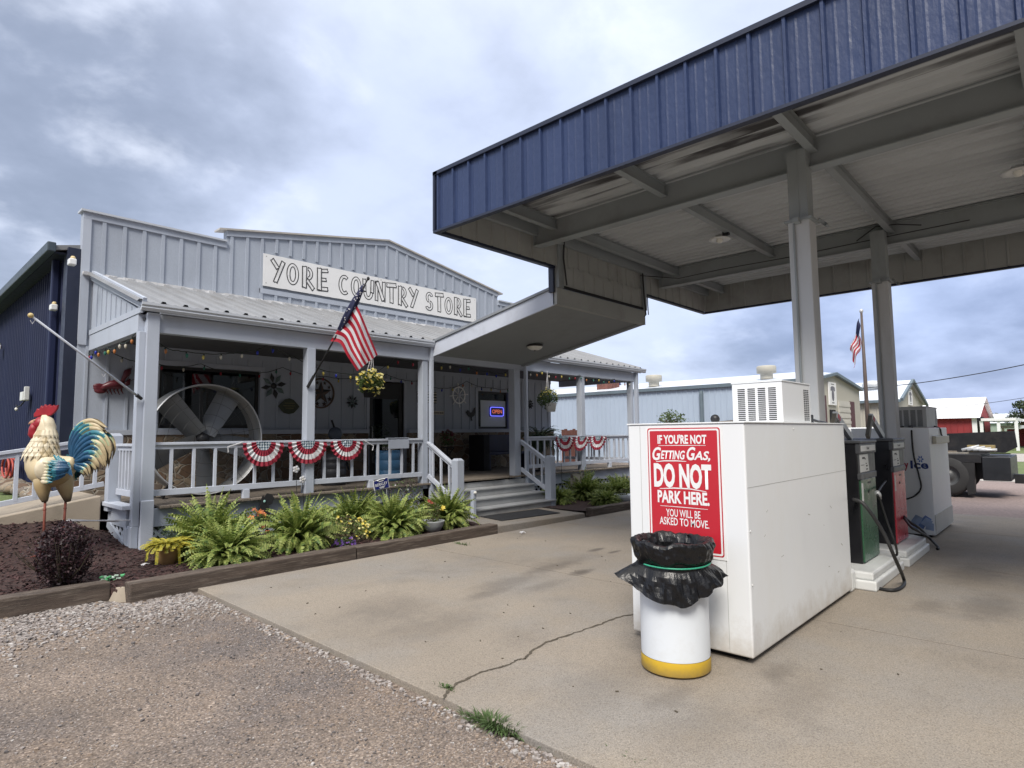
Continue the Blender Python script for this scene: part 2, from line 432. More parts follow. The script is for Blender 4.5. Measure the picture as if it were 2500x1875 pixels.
def stain(px, py, rx, ry, amt):
    """oil drips soaked into the concrete"""
    c = on(px, py, 'z', 0); t = m_conc.node_tree; N = t.nodes; L = t.links; bs = N['Principled BSDF']; src = bs.inputs['Base Color'].links[0].from_socket
    mp = N.new('ShaderNodeMapping'); mp.inputs['Location'].default_value = (-c.x/rx, -c.y/ry, 0); mp.inputs['Scale'].default_value = (1/rx, 1/ry, 0); L.new(stg.outputs['Position'], mp.inputs[0])
    ln = N.new('ShaderNodeVectorMath'); ln.operation = 'LENGTH'; L.new(mp.outputs[0], ln.inputs[0])
    ad = N.new('ShaderNodeMath'); ad.operation = 'MULTIPLY_ADD'; L.new(stn.outputs[0], ad.inputs[0]); ad.inputs[1].default_value = 1.1; L.new(ln.outputs['Value'], ad.inputs[2])
    r = N.new('ShaderNodeMapRange'); r.inputs[1].default_value = 1.75; r.inputs[2].default_value = .95; r.inputs[4].default_value = amt; L.new(ad.outputs[0], r.inputs[0])
    m_ = N.new('ShaderNodeMix'); m_.data_type = 'RGBA'; L.new(r.outputs[0], m_.inputs[0]); L.new(src, m_.inputs[6]); m_.inputs[7].default_value = (.085, .07, .058, 1); L.new(m_.outputs[2], bs.inputs['Base Color'])
stg = m_conc.node_tree.nodes.new('ShaderNodeNewGeometry'); stn = m_conc.node_tree.nodes.new('ShaderNodeTexNoise'); stn.inputs['Scale'].default_value = 7; stn.inputs['Detail'].default_value = 5
m_conc.node_tree.links.new(stg.outputs['Position'], stn.inputs['Vector'])
for q in ((1420, 1397, .22, .10, .8), (1455, 1342, .20, .07, .75), (1500, 1347, .16, .05, .8), (1350, 1385, .5, .16, .4), (1240, 1422, .6, .2, .35), (1190, 1450, .35, .12, .4), (1330, 1430, .4, .12, .3), (1380, 1370, .7, .25, .3),
          (2420, 1480, .6, .25, .4), (2380, 1400, .8, .3, .4), (2270, 1480, .3, .15, .35), (1960, 1690, .5, .2, .25), (1700, 1780, .5, .25, .2), (1500, 1660, .7, .3, .2), (950, 1480, .5, .5, .22), (1060, 1530, .6, .3, .22), (1905, 1640, .25, .1, .4), (1640, 1700, .30, .12, .35)): stain(*q)
# pad in front of the steps
m_pad = m_conc
pad = MB().prism([(7.47, 7.45), (9.9, 7.25), (10.1, 8.7), (7.55, 8.7)], (0, 0, -.1), X, Y, (0, 0, 0.18)).build('step_pad', m_conc, bevel=0.02)
struct(pad)
# far ground: gravel verge, lawn, pale road
m_verge = M('pale_gravel', (0.40, 0.37, 0.34), 0.95, 0.2, 3, 0.8, 30, fine=0.4)
m_lawnfar = M('far_lawn', (0.13, 0.17, 0.06), 0.95, 0.25, 0.3, fine=0.3, bscale=5)
m_redroad = M('red_gravel', (0.245, 0.19, 0.175), 0.95, 0.2, 0.5, 0.8, 40, fine=0.35, stretch=(1, .4, 1), dirt=(.16, .13, .125), damt=.6, dscale=.7)
struct(MB().quad((14.74, -30, -0.03), (25.0, -30, -0.03), (25.0, 7.0, -0.03), (14.74, 7.0, -0.03)).build('gravel_road', m_redroad))
struct(MB().quad((24.8, -60, -0.02), (28.2, -60, -0.02), (28.2, 8.0, -0.02), (24.8, 8.0, -0.02)).build('gravel_verge', m_verge))
struct(MB().quad((28.0, -80, -0.012), (40, -80, -0.012), (40, 3.6, -0.012), (28.0, 3.6, -0.012)).build('lawn', m_lawnfar))
struct(MB().quad((39.5, -90, 0.0), (52, -90, 0.0), (52, 3.4, 0.0), (39.5, 3.4, 0.0)).build('pale_lane', m_verge))
struct(MB().quad((52, -120, 0.01), (300, -120, 0.01), (300, 120, 0.01), (52, 120, 0.01)).build('field', m_lawnfar))
# grass to the left behind the ramp
g = MB().grid(lambda u, v: (-30+u*32.2, 12.6+v*24, 0.62+0.25*v+0.05*noise.noise((u*30, v*20, 1))), 40, 20).build('side_lawn', m_grass, smooth=True)
struct(g)

# mulch bed, rising towards the ramp
def mulch_z(x, y):
    a = min(1, max(0, (y-8.9)/1.6)); a = a*a*(3-2*a)
    lf = min(1, max(0, (3.0-x)/1.0))
    z = 0.07 + 0.06*min(1, max(0, (y-7.4)/1.2)) + a*(0.40*lf)
    return z
def mz(x, y): return mulch_z(x, y)+0.018*noise.noise((x*4, y*4, 0))+0.01*noise.noise((x*14, y*14, 3))
def mbp(u, v):
    x = -4+u*11.55; ys = 7.40 if x > 1.95 else 7.74; y = ys+(10.70-ys)*v
    return (x, y, mz(x, y)-(0.0 if v > 0 else 0.25))
mb = MB().grid(mbp, 190, 60)
struct(mb.build('mulch_bed', m_mulch, smooth=True))
mb2 = MB().grid(lambda u, v: (10.1+u*6, 7.3+v*2.2, 0.08+0.02*noise.noise((u*14, v*8, 4))), 50, 20)
struct(mb2.build('mulch_bed', m_mulch, smooth=True))
b = MB()
for i in range(9000):
    x, y = rnd(-2.2, 7.4), 7.45+3.0*random.random()**1.3
    if (x > 2.6 and y > 9.4) or (x < 1.97 and y < 7.78): continue
    z = mz(x, y)+rnd(0, .014); a = rnd(0, PI); e = rnd(-.5, .5); l = rnd(.012, .045); ww = rnd(.004, .011)
    d = Vector((math.cos(a)*math.cos(e), math.sin(a)*math.cos(e), math.sin(e))); s_ = d.cross(Z).normalized()
    b.mat(0 if random.random() < .6 else 1).obox((x, y, z), d*l, s_*ww, d.cross(s_)*.003)
tag(b.build('mulch_chips', [m_chipA, m_chipB]), kind='stuff')

# ---------------------------------------------------------------- loose stones
def stone(b, c, r, flat=.6):
    a = rnd(0, 2*PI); ca, sa = math.cos(a), math.sin(a); vs = []
    rx, ry, rz = r*rnd(.7, 1.3), r*rnd(.6, 1.1), r*flat*rnd(.7, 1.2)
    for k in (-1, 1):
        for j in (-1, 1):
            for i in (-1, 1):
                x, y, z = i*rx*rnd(.5, .85), j*ry*rnd(.5, .85), k*rz*rnd(.5, .9)
                vs.append((c[0]+x*ca-y*sa, c[1]+x*sa+y*ca, c[2]+z))
    b.add(vs, [(0, 2, 3, 1), (4, 5, 7, 6), (0, 1, 5, 4), (2, 6, 7, 3), (0, 4, 6, 2), (1, 3, 7, 5)])
m_st = [M('pale_stone', (0.32, 0.285, 0.265), 0.9, 0.3, 30), M('grey_stone', (0.25, 0.22, 0.205), 0.9, 0.3, 30), M('tan_stone', (0.30, 0.235, 0.185), 0.9, 0.3, 30),
        M('dark_stone', (0.10, 0.09, 0.088), 0.9, 0.3, 30), M('white_stone', (0.42, 0.395, 0.375), 0.9, 0.2, 30)]
def edge_x(y): return 2.665-(7.2-y)*0.0127
b = MB()
for i in range(7000):
    y = 7.26-abs(random.gauss(0, .80)); x = 2.60-abs(random.gauss(0, 1.5)) if random.random() < .8 else rnd(-2.5, 2.6)
    yl = 5.75+0.75*max(0, min(1, (x-0.4)/2.2))
    if x < 2.0: y += .33*min(1, (2.0-x)/.15) if x > 1.85 else .33
    if x < -3 or (y < yl+.45 and random.random() > math.exp((y-yl-.45)*2.6)): continue
    b.mat(random.choices((0, 1, 4, 2, 3), (38, 32, 16, 8, 6))[0]); r = rnd(.007, .020)
    stone(b, (x, y, -.045+r*.35), r)
tag(b.build('white_gravel', m_st), kind='stuff')
b = MB()
for i in range(26000):
    t = random.random()
    y = rnd(0.2, 7.1); x = edge_x(y)-.05-(rnd(0, 4.6)*random.random() if t < .8 else rnd(0, 4.6))
    if x < -2.5: continue
    pal = noise.noise((x*.9, y*.9, 5))
    b.mat(random.choices((0, 1, 2, 3, 4), (10+8*pal, 36, 36+20*pal, 18-10*pal, 4))[0]); r = rnd(.0028, .0070)*(1 if random.random() < .95 else 2.0)
    stone(b, (x, y, -.045+r*.3), r)
tag(b.build('loose_chippings', m_st), kind='stuff')
b = MB()
for i in range(1100):
    y = 0.4+6.6*random.random(); x = edge_x(y)-.02-abs(random.gauss(0, .05))
    if noise.noise((y*1.3, 0, 7)) < -.15 and random.random() < .75: continue
    b.mat(random.choices((0, 1, 4, 2), (35, 25, 25, 12))[0]); r = rnd(.007, .017)
    stone(b, (x, y, -.045+r*.5), r)
tag(b.build('edge_gravel', m_st), kind='stuff')

# ---------------------------------------------------------------- landscape timbers
def timber(p, q, h, w, label):
    p, q = Vector(p), Vector(q); L = (q-p).length; d = (q-p).normalized(); s_ = Vector((-d.y, d.x, 0))
    n = 26; b = MB(); vs = []
    for i in range(n+1):
        c = p+d*(L*i/n)
        for (a, z) in ((0, 0), (0, h), (w, h), (w, 0)):
            jj = lambda k: .010*noise.noise((c.x*3.1+a*9, z*13+k, k*3.3))
            vs.append(c+s_*(a+jj(1))+Z*(z+jj(2)))
    fs = [(i*4+j, (i+1)*4+j, (i+1)*4+(j+1) % 4, i*4+(j+1) % 4) for i in range(n) for j in range(4)] + [(0, 1, 2, 3), (n*4+3, n*4+2, n*4+1, n*4)]
    o = b.add(vs, fs).build('landscape_timber', m_timber, bevel=0.012)
    return tag(o, label, 'timber', 'railroad ties edging the flower bed')
timber((2.02, 7.24, -.06), (4.70, 7.24, -.06), .215, .2, 'dark railroad tie edging the bed in front of the front ferns, beside the concrete corner')
timber((4.72, 7.25, -.06), (7.46, 7.27, -.06), .20, .2, 'weathered railroad tie beside the concrete pad at the foot of the steps')
timber((-1.6, 7.56, -.08), (1.93, 7.56, -.08), .225, .2, 'dark railroad tie below the purple bush, set back from the others')
timber((10.12, 7.20, -.03), (12.9, 7.20, -.03), .18, .2, 'railroad tie right of the steps, edging the ferns half hidden by the white ice box')
# concrete lump in the gap
b = MB().add([(1.93, 7.42, -.06), (2.10, 7.30, -.06), (2.05, 7.55, -.06), (1.9, 7.55, -.06), (1.97, 7.46, .10), (2.04, 7.41, .10), (2.03, 7.5, .09), (1.96, 7.52, .09)],
             [(4, 5, 6, 7), (0, 1, 5, 4), (1, 2, 6, 5), (2, 3, 7, 6), (3, 0, 4, 7)])
tag(b.build('concrete_block', m_conc2, bevel=.01), 'small pale concrete lump wedged in the gap between two railroad ties', 'concrete block')
# ================================================================ fuel canopy
cn = thing('fuel_canopy', 'large blue and beige metal fuel canopy on columns over the pumps', 'canopy', (9.3, 2.1, 0))
CX0, CX1, CYE, CYS, CZ0, CZ1 = 5.29, 13.4, 6.25, -7.0, 4.42, 5.20
f = MB().ribs((CX0, CYE, CZ0), -Y, CYE-CYS, Z, CZ1-CZ0, -X, .305, .05, .03, minor=.004)
f.ribs((CX1, CYE, CZ0), -Y, CYE-CYS, Z, CZ1-CZ0, X, .305, .05, .03)
f.ribs((CX0, CYE+.02, CZ0), X, CX1-CX0, Z, CZ1-CZ0, Y, .305, .05, .03)
f.build('fascia', m_fasc, cn)
t = MB()
t.box(CX0-.045, CX0+.03, CYS, CYE+.05, CZ1, CZ1+.05)
t.box(CX0-.045, CX1+.045, CYE-.03, CYE+.06, CZ1+.003, CZ1+.047)
t.box(CX1-.03, CX1+.045, CYS, CYE+.05, CZ1, CZ1+.05)
t.box(CX0-.045, CX0+.03, CYS, CYE+.05, CZ0-.03, CZ0)
t.box(CX0-.04, CX1+.04, CYE-.03, CYE+.055, CZ0-.031, CZ0+.003)
t.box(CX1-.03, CX1+.045, CYS, CYE+.05, CZ0-.03, CZ0)
t.box(CX0-.043, CX0+.02, CYE+.022, CYE+.058, CZ0, CZ1)
t.build('fascia_trim', m_blued, cn)
ins = MB().ribs((CX0+.06, CYE-.02, CZ0), -Y, CYE-CYS, Z, .72, X, .305, .05, .02)
ins.ribs((CX1-.06, CYE-.02, CZ0), -Y, CYE-CYS, Z, .72, -X, .305, .05, .02)
ins.ribs((CX0+.06, CYE-.05, CZ0), X, CX1-CX0-.12, Z, .72, -Y, .305, .05, .02)
ins.build('inner_lining', m_beige, cn)
# stained roof sheet: soot streaks along the edge bay
def ceil_mat():
    mt = M('canopy_ceiling_stained', (0.50, 0.525, 0.54), 0.6, 0.08, 1.0, dirt=(0.33, 0.335, 0.335), damt=0.5, dscale=0.9, stretch=(2.5, 0.3, 1))
    t = mt.node_tree; N = t.nodes; L = t.links; b = N['Principled BSDF']
    src = b.inputs['Base Color'].links[0].from_socket
    g = N.new('ShaderNodeNewGeometry'); mp = N.new('ShaderNodeMapping'); mp.inputs['Scale'].default_value = (6.5, .55, 1)
    L.new(g.outputs['Position'], mp.inputs[0])
    n = N.new('ShaderNodeTexNoise'); n.inputs['Scale'].default_value = 1.0; n.inputs['Detail'].default_value = 7; L.new(mp.outputs[0], n.inputs['Vector'])
    sp = N.new('ShaderNodeSeparateXYZ'); L.new(g.outputs['Position'], sp.inputs[0])
    r1 = N.new('ShaderNodeMapRange'); r1.inputs[1].default_value = 6.35; r1.inputs[2].default_value = 7.5; r1.inputs[3].default_value = .14; r1.inputs[4].default_value = -.16
    L.new(sp.outputs[0], r1.inputs[0])
    ad = N.new('ShaderNodeMath'); ad.operation = 'ADD'; L.new(n.outputs[0], ad.inputs[0]); L.new(r1.outputs[0], ad.inputs[1])
    r2 = N.new('ShaderNodeMapRange'); r2.inputs[1].default_value = .50; r2.inputs[2].default_value = .66; r2.inputs[4].default_value = .9; L.new(ad.outputs[0], r2.inputs[0])
    mx = N.new('ShaderNodeMix'); mx.data_type = 'RGBA'; L.new(r2.outputs[0], mx.inputs[0]); L.new(src, mx.inputs[6]); mx.inputs[7].default_value = (.022, .018, .02, 1)
    L.new(mx.outputs[2], b.inputs['Base Color']); return mt
m_ceils = ceil_mat()
rd = MB().ribs((CX0+.08, CYS, 4.985), X, CX1-CX0-.16, Y, CYE-.06-CYS, -Z, .20, .07, .035)
rd.build('roof_deck', m_ceils, cn)
MB().box(CX0+.02, CX1-.02, CYS, CYE-.02, 5.0, 5.06).build('roof_sheet', m_roof, cn)
def ibeam(b, x, y0, y1, z0, z1, fw=.17):
    b.box(x-.012, x+.012, y0, y1, z0+.014, z1-.014); b.box(x-fw/2, x+fw/2, y0, y1, z0, z0+.014); b.box(x-fw/2, x+fw/2, y0, y1, z1-.014, z1)
    b.box(x-fw/2, x+fw/2, y1, y1+.012, z0, z1)
for x in (7.25, 11.2):
    b = MB(); ibeam(b, x, CYS, 6.14, 4.60, 4.965); b.build('beam', m_beam, cn)
for y in (5.75, 3.88, 2.01, .14, -1.73, -3.6):
    for x0, x1 in ((CX0+.085, 7.23), (7.27, 11.18), (11.22, CX1-.085)):
        b = MB(); b.box(x0, x1, y-.006, y+.006, 4.79, 4.947); b.box(x0, x1, y-.045, y+.045, 4.78, 4.79); b.box(x0, x1, y-.045, y+.006, 4.94, 4.947)
        b.build('purlin', m_beam, cn)
b = MB(); b.box(CX0+.085, CX1-.085, CYE-.15, CYE-.075, 4.78, 4.94); b.build('edge_purlin', m_beam, cn)
# columns
def column(cx, cy, name='column'):
    b = MB(); b.box(cx-.10, cx+.10, cy-.10, cy+.10, 3.98, 4.80)
    b.box(cx-.105, cx+.105, cy-.012, cy+.012, 3.98, 4.80)
    c = MB(); w = .115
    c.box(cx-w, cx+w, cy-w, cy+w, 0, 3.98)
    col = c.build(name, m_colp, cn, bevel=.012)
    b.build('upper_post', m_beam, cn)
    k = MB(); k.box(cx-w-.03, cx+w+.03, cy-w-.03, cy+w+.03, 3.97, 4.0)
    k.box(cx+w, cx+w+.12, cy-.05, cy+.05, 3.93, 4.05); k.box(cx-w-.10, cx-w, cy-.03, cy+.03, 3.94, 3.99)
    k.tube([(cx+w+.10, cy-w, 4.05), (cx+w+.16, cy-w-.05, 4.0), (cx+w+.1, cy-w-.09, 3.95)], .02, 6)
    k.build('collar', m_beam, col)
    MB().tube([(cx-w-.018, cy+w*.4, 3.95), (cx-w-.018, cy+w*.4, 0.1)], .012, 6).build('conduit', m_beam, col)
column(7.15, 2.15); column(11.0, 2.17); column(7.2, -4.6); column(11.05, -4.6)
# wiring
b = MB()
b.tube([(10.3, 6.1, 4.70), (10.9, 5.6, 4.66), (11.06, 4.8, 4.72), (11.07, 3.6, 4.70), (11.08, 2.5, 4.72), (11.08, 1.0, 4.73)], .008, 6)
b.tube([(11.08, 2.5, 4.75), (11.0, 2.2, 4.9), (10.9, 1.9, 4.84), (11.08, 1.6, 4.8)], .009, 6)
b.tube([(7.9, 6.1, 4.9), (7.9, 6.12, 4.55), (7.95, 6.1, 4.1)], .014, 6)
b.tube([(10.45, 6.14, 4.9), (10.46, 6.12, 4.3), (10.47, 6.10, 3.95), (10.38, 6.08, 3.9)], .014, 6)
b.tube([(10.72, 6.2, 4.4), (10.76, 6.22, 4.2), (10.74, 6.2, 4.0)], .010, 6)
b.build('wiring', m_black, cn)
def can_light(x, y, label):
    t = thing('canopy_light', label, 'light', (x, y, 4.78), 'round lamps under the fuel canopy')
    MB().lathe([(.0, 4.77), (.06, 4.77), (.07, 4.735), (.155, 4.71), (.165, 4.695), (.10, 4.70), (.055, 4.705), (.0, 4.705)], 24, (x, y, 0)).build('reflector', m_white2, t, smooth=True)
    MB().lathe([(.045, 4.705), (.05, 4.67), (.03, 4.645), (.0, 4.64)], 16, (x, y, 0)).build('bulb', m_bulbg, t, smooth=True)
    MB().box(x-.03, x+.03, y-.16, y-.06, 4.74, 4.80).build('bracket', m_black, t)
can_light(9.24, 4.02, 'round white lamp under the canopy, nearest the store')
can_light(9.30, .35, 'round white lamp under the canopy at the right edge, only partly seen')

# ---------------------------------------------------------------- covered walkway from porch to canopy
wk = thing('walkway_roof', 'sloping flat walkway roof with pale fascia joining porch to fuel canopy', 'walkway roof', (9.1, 7.8, 0))
WX0, WX1 = 7.80, 10.60
ya, yb, za, zb = 9.44, 6.25, 3.19, 3.775
def wl_(x, y, dz): return (x, y, za+(zb-za)*(ya-y)/(ya-yb)+dz)
def slab_(x0, x1, y0, y1, d0, d1):
    b = MB(); b.add([wl_(x, y, d) for d in (d0, d1) for y in (y0, y1) for x in (x0, x1)], [(0, 2, 3, 1), (4, 5, 7, 6), (0, 1, 5, 4), (2, 6, 7, 3), (0, 4, 6, 2), (1, 3, 7, 5)]); return b
m_soff = M('soffit_board', (0.25, 0.268, 0.275), 0.75, 0.06, .8, dirt=(.15, .147, .13), damt=.4, dscale=.8)
slab_(WX0+.04, WX1-.04, yb+.05, ya, .05, .07).build('soffit', m_soff, wk)
slab_(WX0, WX0+.038, yb, ya, 0, .275).build('fascia', m_rail, wk, bevel=.003)
slab_(WX1-.038, WX1, yb, ya, 0, .275).build('fascia', m_trim, wk, bevel=.003)
slab_(WX0+.04, WX0+.10, yb+.05, ya, .02, .048).build('edge_trim', m_soff, wk)
slab_(WX1-.10, WX1-.04, yb+.05, ya, .02, .048).build('edge_trim', m_soff, wk)
slab_(WX0-.03, WX1+.03, yb+.02, ya+.4, .278, .315).build('roof_edge', M('drip_edge', (.23, .25, .27), .5, .1), wk)
slab_(WX0-.01, WX1+.01, yb+.03, ya+.4, .316, .33).build('roof_sheet', m_roof, wk)
b = MB(); b.box(WX0, WX1, yb-.06, yb+.03, zb, zb+.28); b.build('end_board', m_beige, wk, bevel=.004)
b = MB().ribs((WX0+.12, yb-.07, 4.10), X, WX1-WX0-.24, Z, .36, -Y, .305, .05, .02)
b.build('drop_panel', m_beige, wk)
b = MB(); b.box(WX0, WX0+.13, yb-.105, yb+.04, zb+.282, 4.93); b.box(WX1-.13, WX1, yb-.105, yb+.04, zb+.282, 4.93); b.build('corner_post', m_beam, wk)
MB().box(WX0-.05, WX0-.005, yb-.02, yb+.08, 3.98, 4.42).build('side_flashing', m_blued, wk)
MB().box(WX0+.13, WX1-.13, yb-.10, yb-.0705, 4.058, 4.099).build('painted_shadow_line', m_dark, wk)  # dark strip painted as the shadow line between board and panel
cl = thing('walkway_light', 'small round glass ceiling light with dark rim under walkway roof', 'light', (9.5, 8.15, 3.46))
zc = wl_(0, 8.15, .05)[2]
MB().lathe([(0, zc), (.17, zc), (.175, zc-.03), (.15, zc-.045), (.145, zc-.03)], 24, (9.5, 8.15, 0)).build('rim', m_black, cl, smooth=True)
MB().lathe([(.16, zc-.035), (.15, zc-.065), (.10, zc-.10), (0, zc-.115)], 24, (9.5, 8.15, 0)).build('glass_shade', m_bulbg, cl, smooth=True)
MB().lathe([(.012, zc-.113), (.012, zc-.13), (0, zc-.132)], 8, (9.5, 8.15, 0)).build('finial', m_black, cl)
# ================================================================ country store with porch
st = thing('store_building', 'grey board-and-batten country store with porch and stepped parapet', 'store', (8.7, 12.2, 0))
YF, DZ, YP = 12.2, 0.71, 9.5
def stone_mat():
    mt = bpy.data.materials.new('field_stone'); mt.use_nodes = True
    t = mt.node_tree; N = t.nodes; L = t.links; b = N['Principled BSDF']; b.inputs['Roughness'].default_value = .85
    g = N.new('ShaderNodeNewGeometry'); mp = N.new('ShaderNodeMapping'); mp.inputs['Scale'].default_value = (1.0, 1, 1.35); L.new(g.outputs['Position'], mp.inputs[0])
    nn = N.new('ShaderNodeTexNoise'); nn.inputs['Scale'].default_value = 3; L.new(mp.outputs[0], nn.inputs['Vector'])
    av = N.new('ShaderNodeVectorMath'); av.operation = 'MULTIPLY_ADD'; L.new(nn.outputs[1], av.inputs[0]); av.inputs[1].default_value = (.22, .22, .22); L.new(mp.outputs[0], av.inputs[2])
    v1 = N.new('ShaderNodeTexVoronoi'); v1.inputs['Scale'].default_value = 4.2; L.new(av.outputs[0], v1.inputs['Vector'])
    v2 = N.new('ShaderNodeTexVoronoi'); v2.feature = 'DISTANCE_TO_EDGE'; v2.inputs['Scale'].default_value = 4.2; L.new(av.outputs[0], v2.inputs['Vector'])
    cr = N.new('ShaderNodeValToRGB'); sx = N.new('ShaderNodeSeparateColor'); L.new(v1.outputs['Color'], sx.inputs[0]); L.new(sx.outputs[0], cr.inputs[0])
    e = cr.color_ramp.elements; e[0].position = 0; e[0].color = (.16, .105, .07, 1); e[1].position = 1; e[1].color = (.34, .27, .19, 1)
    for p_, c_ in ((.3, (.24, .15, .095, 1)), (.55, (.40, .32, .23, 1)), (.75, (.19, .15, .125, 1))):
        q = e.new(p_); q.color = c_
    n3 = N.new('ShaderNodeTexNoise'); n3.inputs['Scale'].default_value = 14; n3.inputs['Detail'].default_value = 6; L.new(g.outputs['Position'], n3.inputs['Vector'])
    m0 = N.new('ShaderNodeMix'); m0.data_type = 'RGBA'; m0.blend_type = 'MULTIPLY'; m0.inputs[0].default_value = .6; L.new(cr.outputs[0], m0.inputs[6]); L.new(n3.outputs[0], m0.inputs[7])
    r = N.new('ShaderNodeMapRange'); r.inputs[1].default_value = .025; r.inputs[2].default_value = .06; L.new(v2.outputs[0], r.inputs[0])
    mx = N.new('ShaderNodeMix'); mx.data_type = 'RGBA'; L.new(r.outputs[0], mx.inputs[0]); mx.inputs[6].default_value = (.30, .27, .225, 1); L.new(m0.outputs[2], mx.inputs[7]); L.new(mx.outputs[2], b.inputs['Base Color'])
    bn = N.new('ShaderNodeBump'); bn.inputs['Strength'].default_value = .9; bn.inputs['Distance'].default_value = .03; L.new(r.outputs[0], bn.inputs['Height']); L.new(bn.outputs[0], b.inputs['Normal'])
    return mt
m_stone = stone_mat()
# --- front wall under the porch, with openings
W1 = (3.74, 5.60, 1.82, 2.97); DO = (8.22, 9.22, DZ, 2.94); W2 = (11.75, 12.98, 1.80, 2.85)
b = MB(); y0, y1 = YF, YF+.16
segs = [(2.48, W1[0], .3, 3.3), (W1[0], W1[1], .3, W1[2]), (W1[0], W1[1], W1[3], 3.3), (W1[1], DO[0], .3, 3.3), (DO[0], DO[1], DO[3], 3.3), (DO[1], W2[0], .3, 3.3),
        (W2[0], W2[1], .3, W2[2]), (W2[0], W2[1], W2[3], 3.3), (W2[1], 14.95, .3, 3.3)]
for s in segs: b.box(s[0], s[1], y0, y1, s[2], s[3])
x = 2.62
while x < 14.9:
    spans = [(1.79, 3.2)]
    for o_ in (W1, DO, W2):
        if o_[0]-.09 < x < o_[1]+.09: spans = [(1.79, o_[2]-.06), (o_[3]+.06, 3.2)]
    for a, c in spans:
        if c-a > .05: b.box(x-.022, x+.022, YF-.02, YF-.001, a, c)
    x += .305
b.build('front_wall', m_side, st)
b = MB()
for a, c in ((2.50, DO[0]-.08), (DO[1]+.08, 14.95)):
    b.box(a, c, YF-.11, YF-.003, .40, 1.70)
b.build('stone_wainscot', m_stone, st)
b = MB()
for a, c in ((2.47, DO[0]-.08), (DO[1]+.08, 14.96)): b.box(a, c, YF-.13, YF-.021, 1.70, 1.79)
b.build('wainscot_cap', m_trim, st, bevel=.004)
m_glass = glass('window_glass', (.40, .44, .46), .02)
def window(o_, nm):
    x0, x1, z0, z1 = o_; f = MB(); t = .09
    f.box(x0-t, x0, YF-.03, YF+.02, z0-t, z1+t); f.box(x1, x1+t, YF-.03, YF+.02, z0-t, z1+t); f.box(x0, x1, YF-.03, YF+.02, z1, z1+t); f.box(x0, x1, YF-.03, YF+.02, z0-t, z0)
    fo = f.build('window', m_trim, st, bevel=.004)
    s = MB(); s.box(x0, x0+.06, YF+.05, YF+.10, z0, z1); s.box(x1-.06, x1, YF+.05, YF+.10, z0, z1); s.box(x0+.06, x1-.06, YF+.05, YF+.10, z1-.06, z1); s.box(x0+.06, x1-.06, YF+.05, YF+.10, z0, z0+.06)
    s.build('sash', m_black, fo)
    MB().box(x0+.05, x1-.05, YF+.07, YF+.078, z0+.05, z1-.05).build('pane', m_glass, fo)
window(W1, 'w'); window(W2, 'w')
d = MB(); x0, x1, z0, z1 = DO
d.box(x0-.08, x0, YF-.03, YF+.04, z0, z1+.08); d.box(x1, x1+.08, YF-.03, YF+.04, z0, z1+.08); d.box(x0, x1, YF-.03, YF+.04, z1, z1+.08)
do = d.build('door_frame', m_trim, st, bevel=.004)
d = MB(); d.box(x0, x0+.12, YF+.03, YF+.08, z0+.02, z1-.02); d.box(x1-.12, x1, YF+.03, YF+.08, z0+.02, z1-.02); d.box(x0+.12, x1-.12, YF+.03, YF+.08, z1-.42, z1-.02); d.box(x0+.12, x1-.12, YF+.03, YF+.08, z0+.02, z0+.30)
dr = d.build('door', m_black, st, bevel=.004)
MB().box(x0+.11, x1-.11, YF+.05, YF+.058, z0+.28, z1-.40).build('pane', m_glass, dr)
MB().tube([(x0+.08, YF+.03, 1.55), (x0+.08, YF-.03, 1.55), (x0+.08, YF-.03, 1.85), (x0+.08, YF+.03, 1.85)], .013, 8).build('handle', m_colp, dr)
# interior: dark room with ceiling lights
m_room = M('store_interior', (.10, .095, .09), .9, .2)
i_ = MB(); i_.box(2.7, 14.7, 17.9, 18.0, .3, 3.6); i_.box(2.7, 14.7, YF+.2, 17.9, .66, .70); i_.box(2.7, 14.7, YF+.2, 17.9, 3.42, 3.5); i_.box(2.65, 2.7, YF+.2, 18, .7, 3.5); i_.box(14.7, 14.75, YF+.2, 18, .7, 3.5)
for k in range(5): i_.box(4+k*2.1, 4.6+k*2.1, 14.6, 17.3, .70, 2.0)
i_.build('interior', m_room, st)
m_tube = M('ceiling_panel_glow', (.8, .8, .8), .5, 0, emit=(.95, .96, 1), estr=.7)
for px, py in ((460, 919), (428, 933), (532, 900), (616, 929), (600, 942)):
    p = on(px, py, 'z', 3.40)
    MB().box(p.x-.62, p.x+.62, p.y-.12, p.y+.12, 3.385, 3.41).build('ceiling_light', m_tube, st)
# --- parapet
GL, GR, GP = 4.86, 12.58, 8.72; PZ, GZ, PKZ = 5.50, 5.74, 6.40
poly = [(2.48, 3.2), (14.98, 3.2), (14.98, PZ), (GR, PZ), (GR, GZ), (GP, PKZ), (GL, GZ), (GL, PZ), (2.48, PZ)]
b = MB().prism(poly, (0, YF+.004, 0), X, Z, (0, .14, 0))
def top(x):
    if x < GL or x > GR: return PZ
    return GZ+(PKZ-GZ)*(1-abs(x-GP)/(GP-GL) if x < GP else 1-(x-GP)/(GR-GP))
x = 2.48+.31
while x < 14.9:
    hi = top(x)-.09
    if 5.58 < x < 11.72: b.box(x-.03, x+.03, YF-.022, YF+.003, 4.40, 4.66); b.box(x-.03, x+.03, YF-.022, YF+.003, 5.50, hi)
    else: b.box(x-.03, x+.03, YF-.022, YF+.003, 4.40, hi)
    x += .31
b.build('parapet', m_side, st)
b = MB()
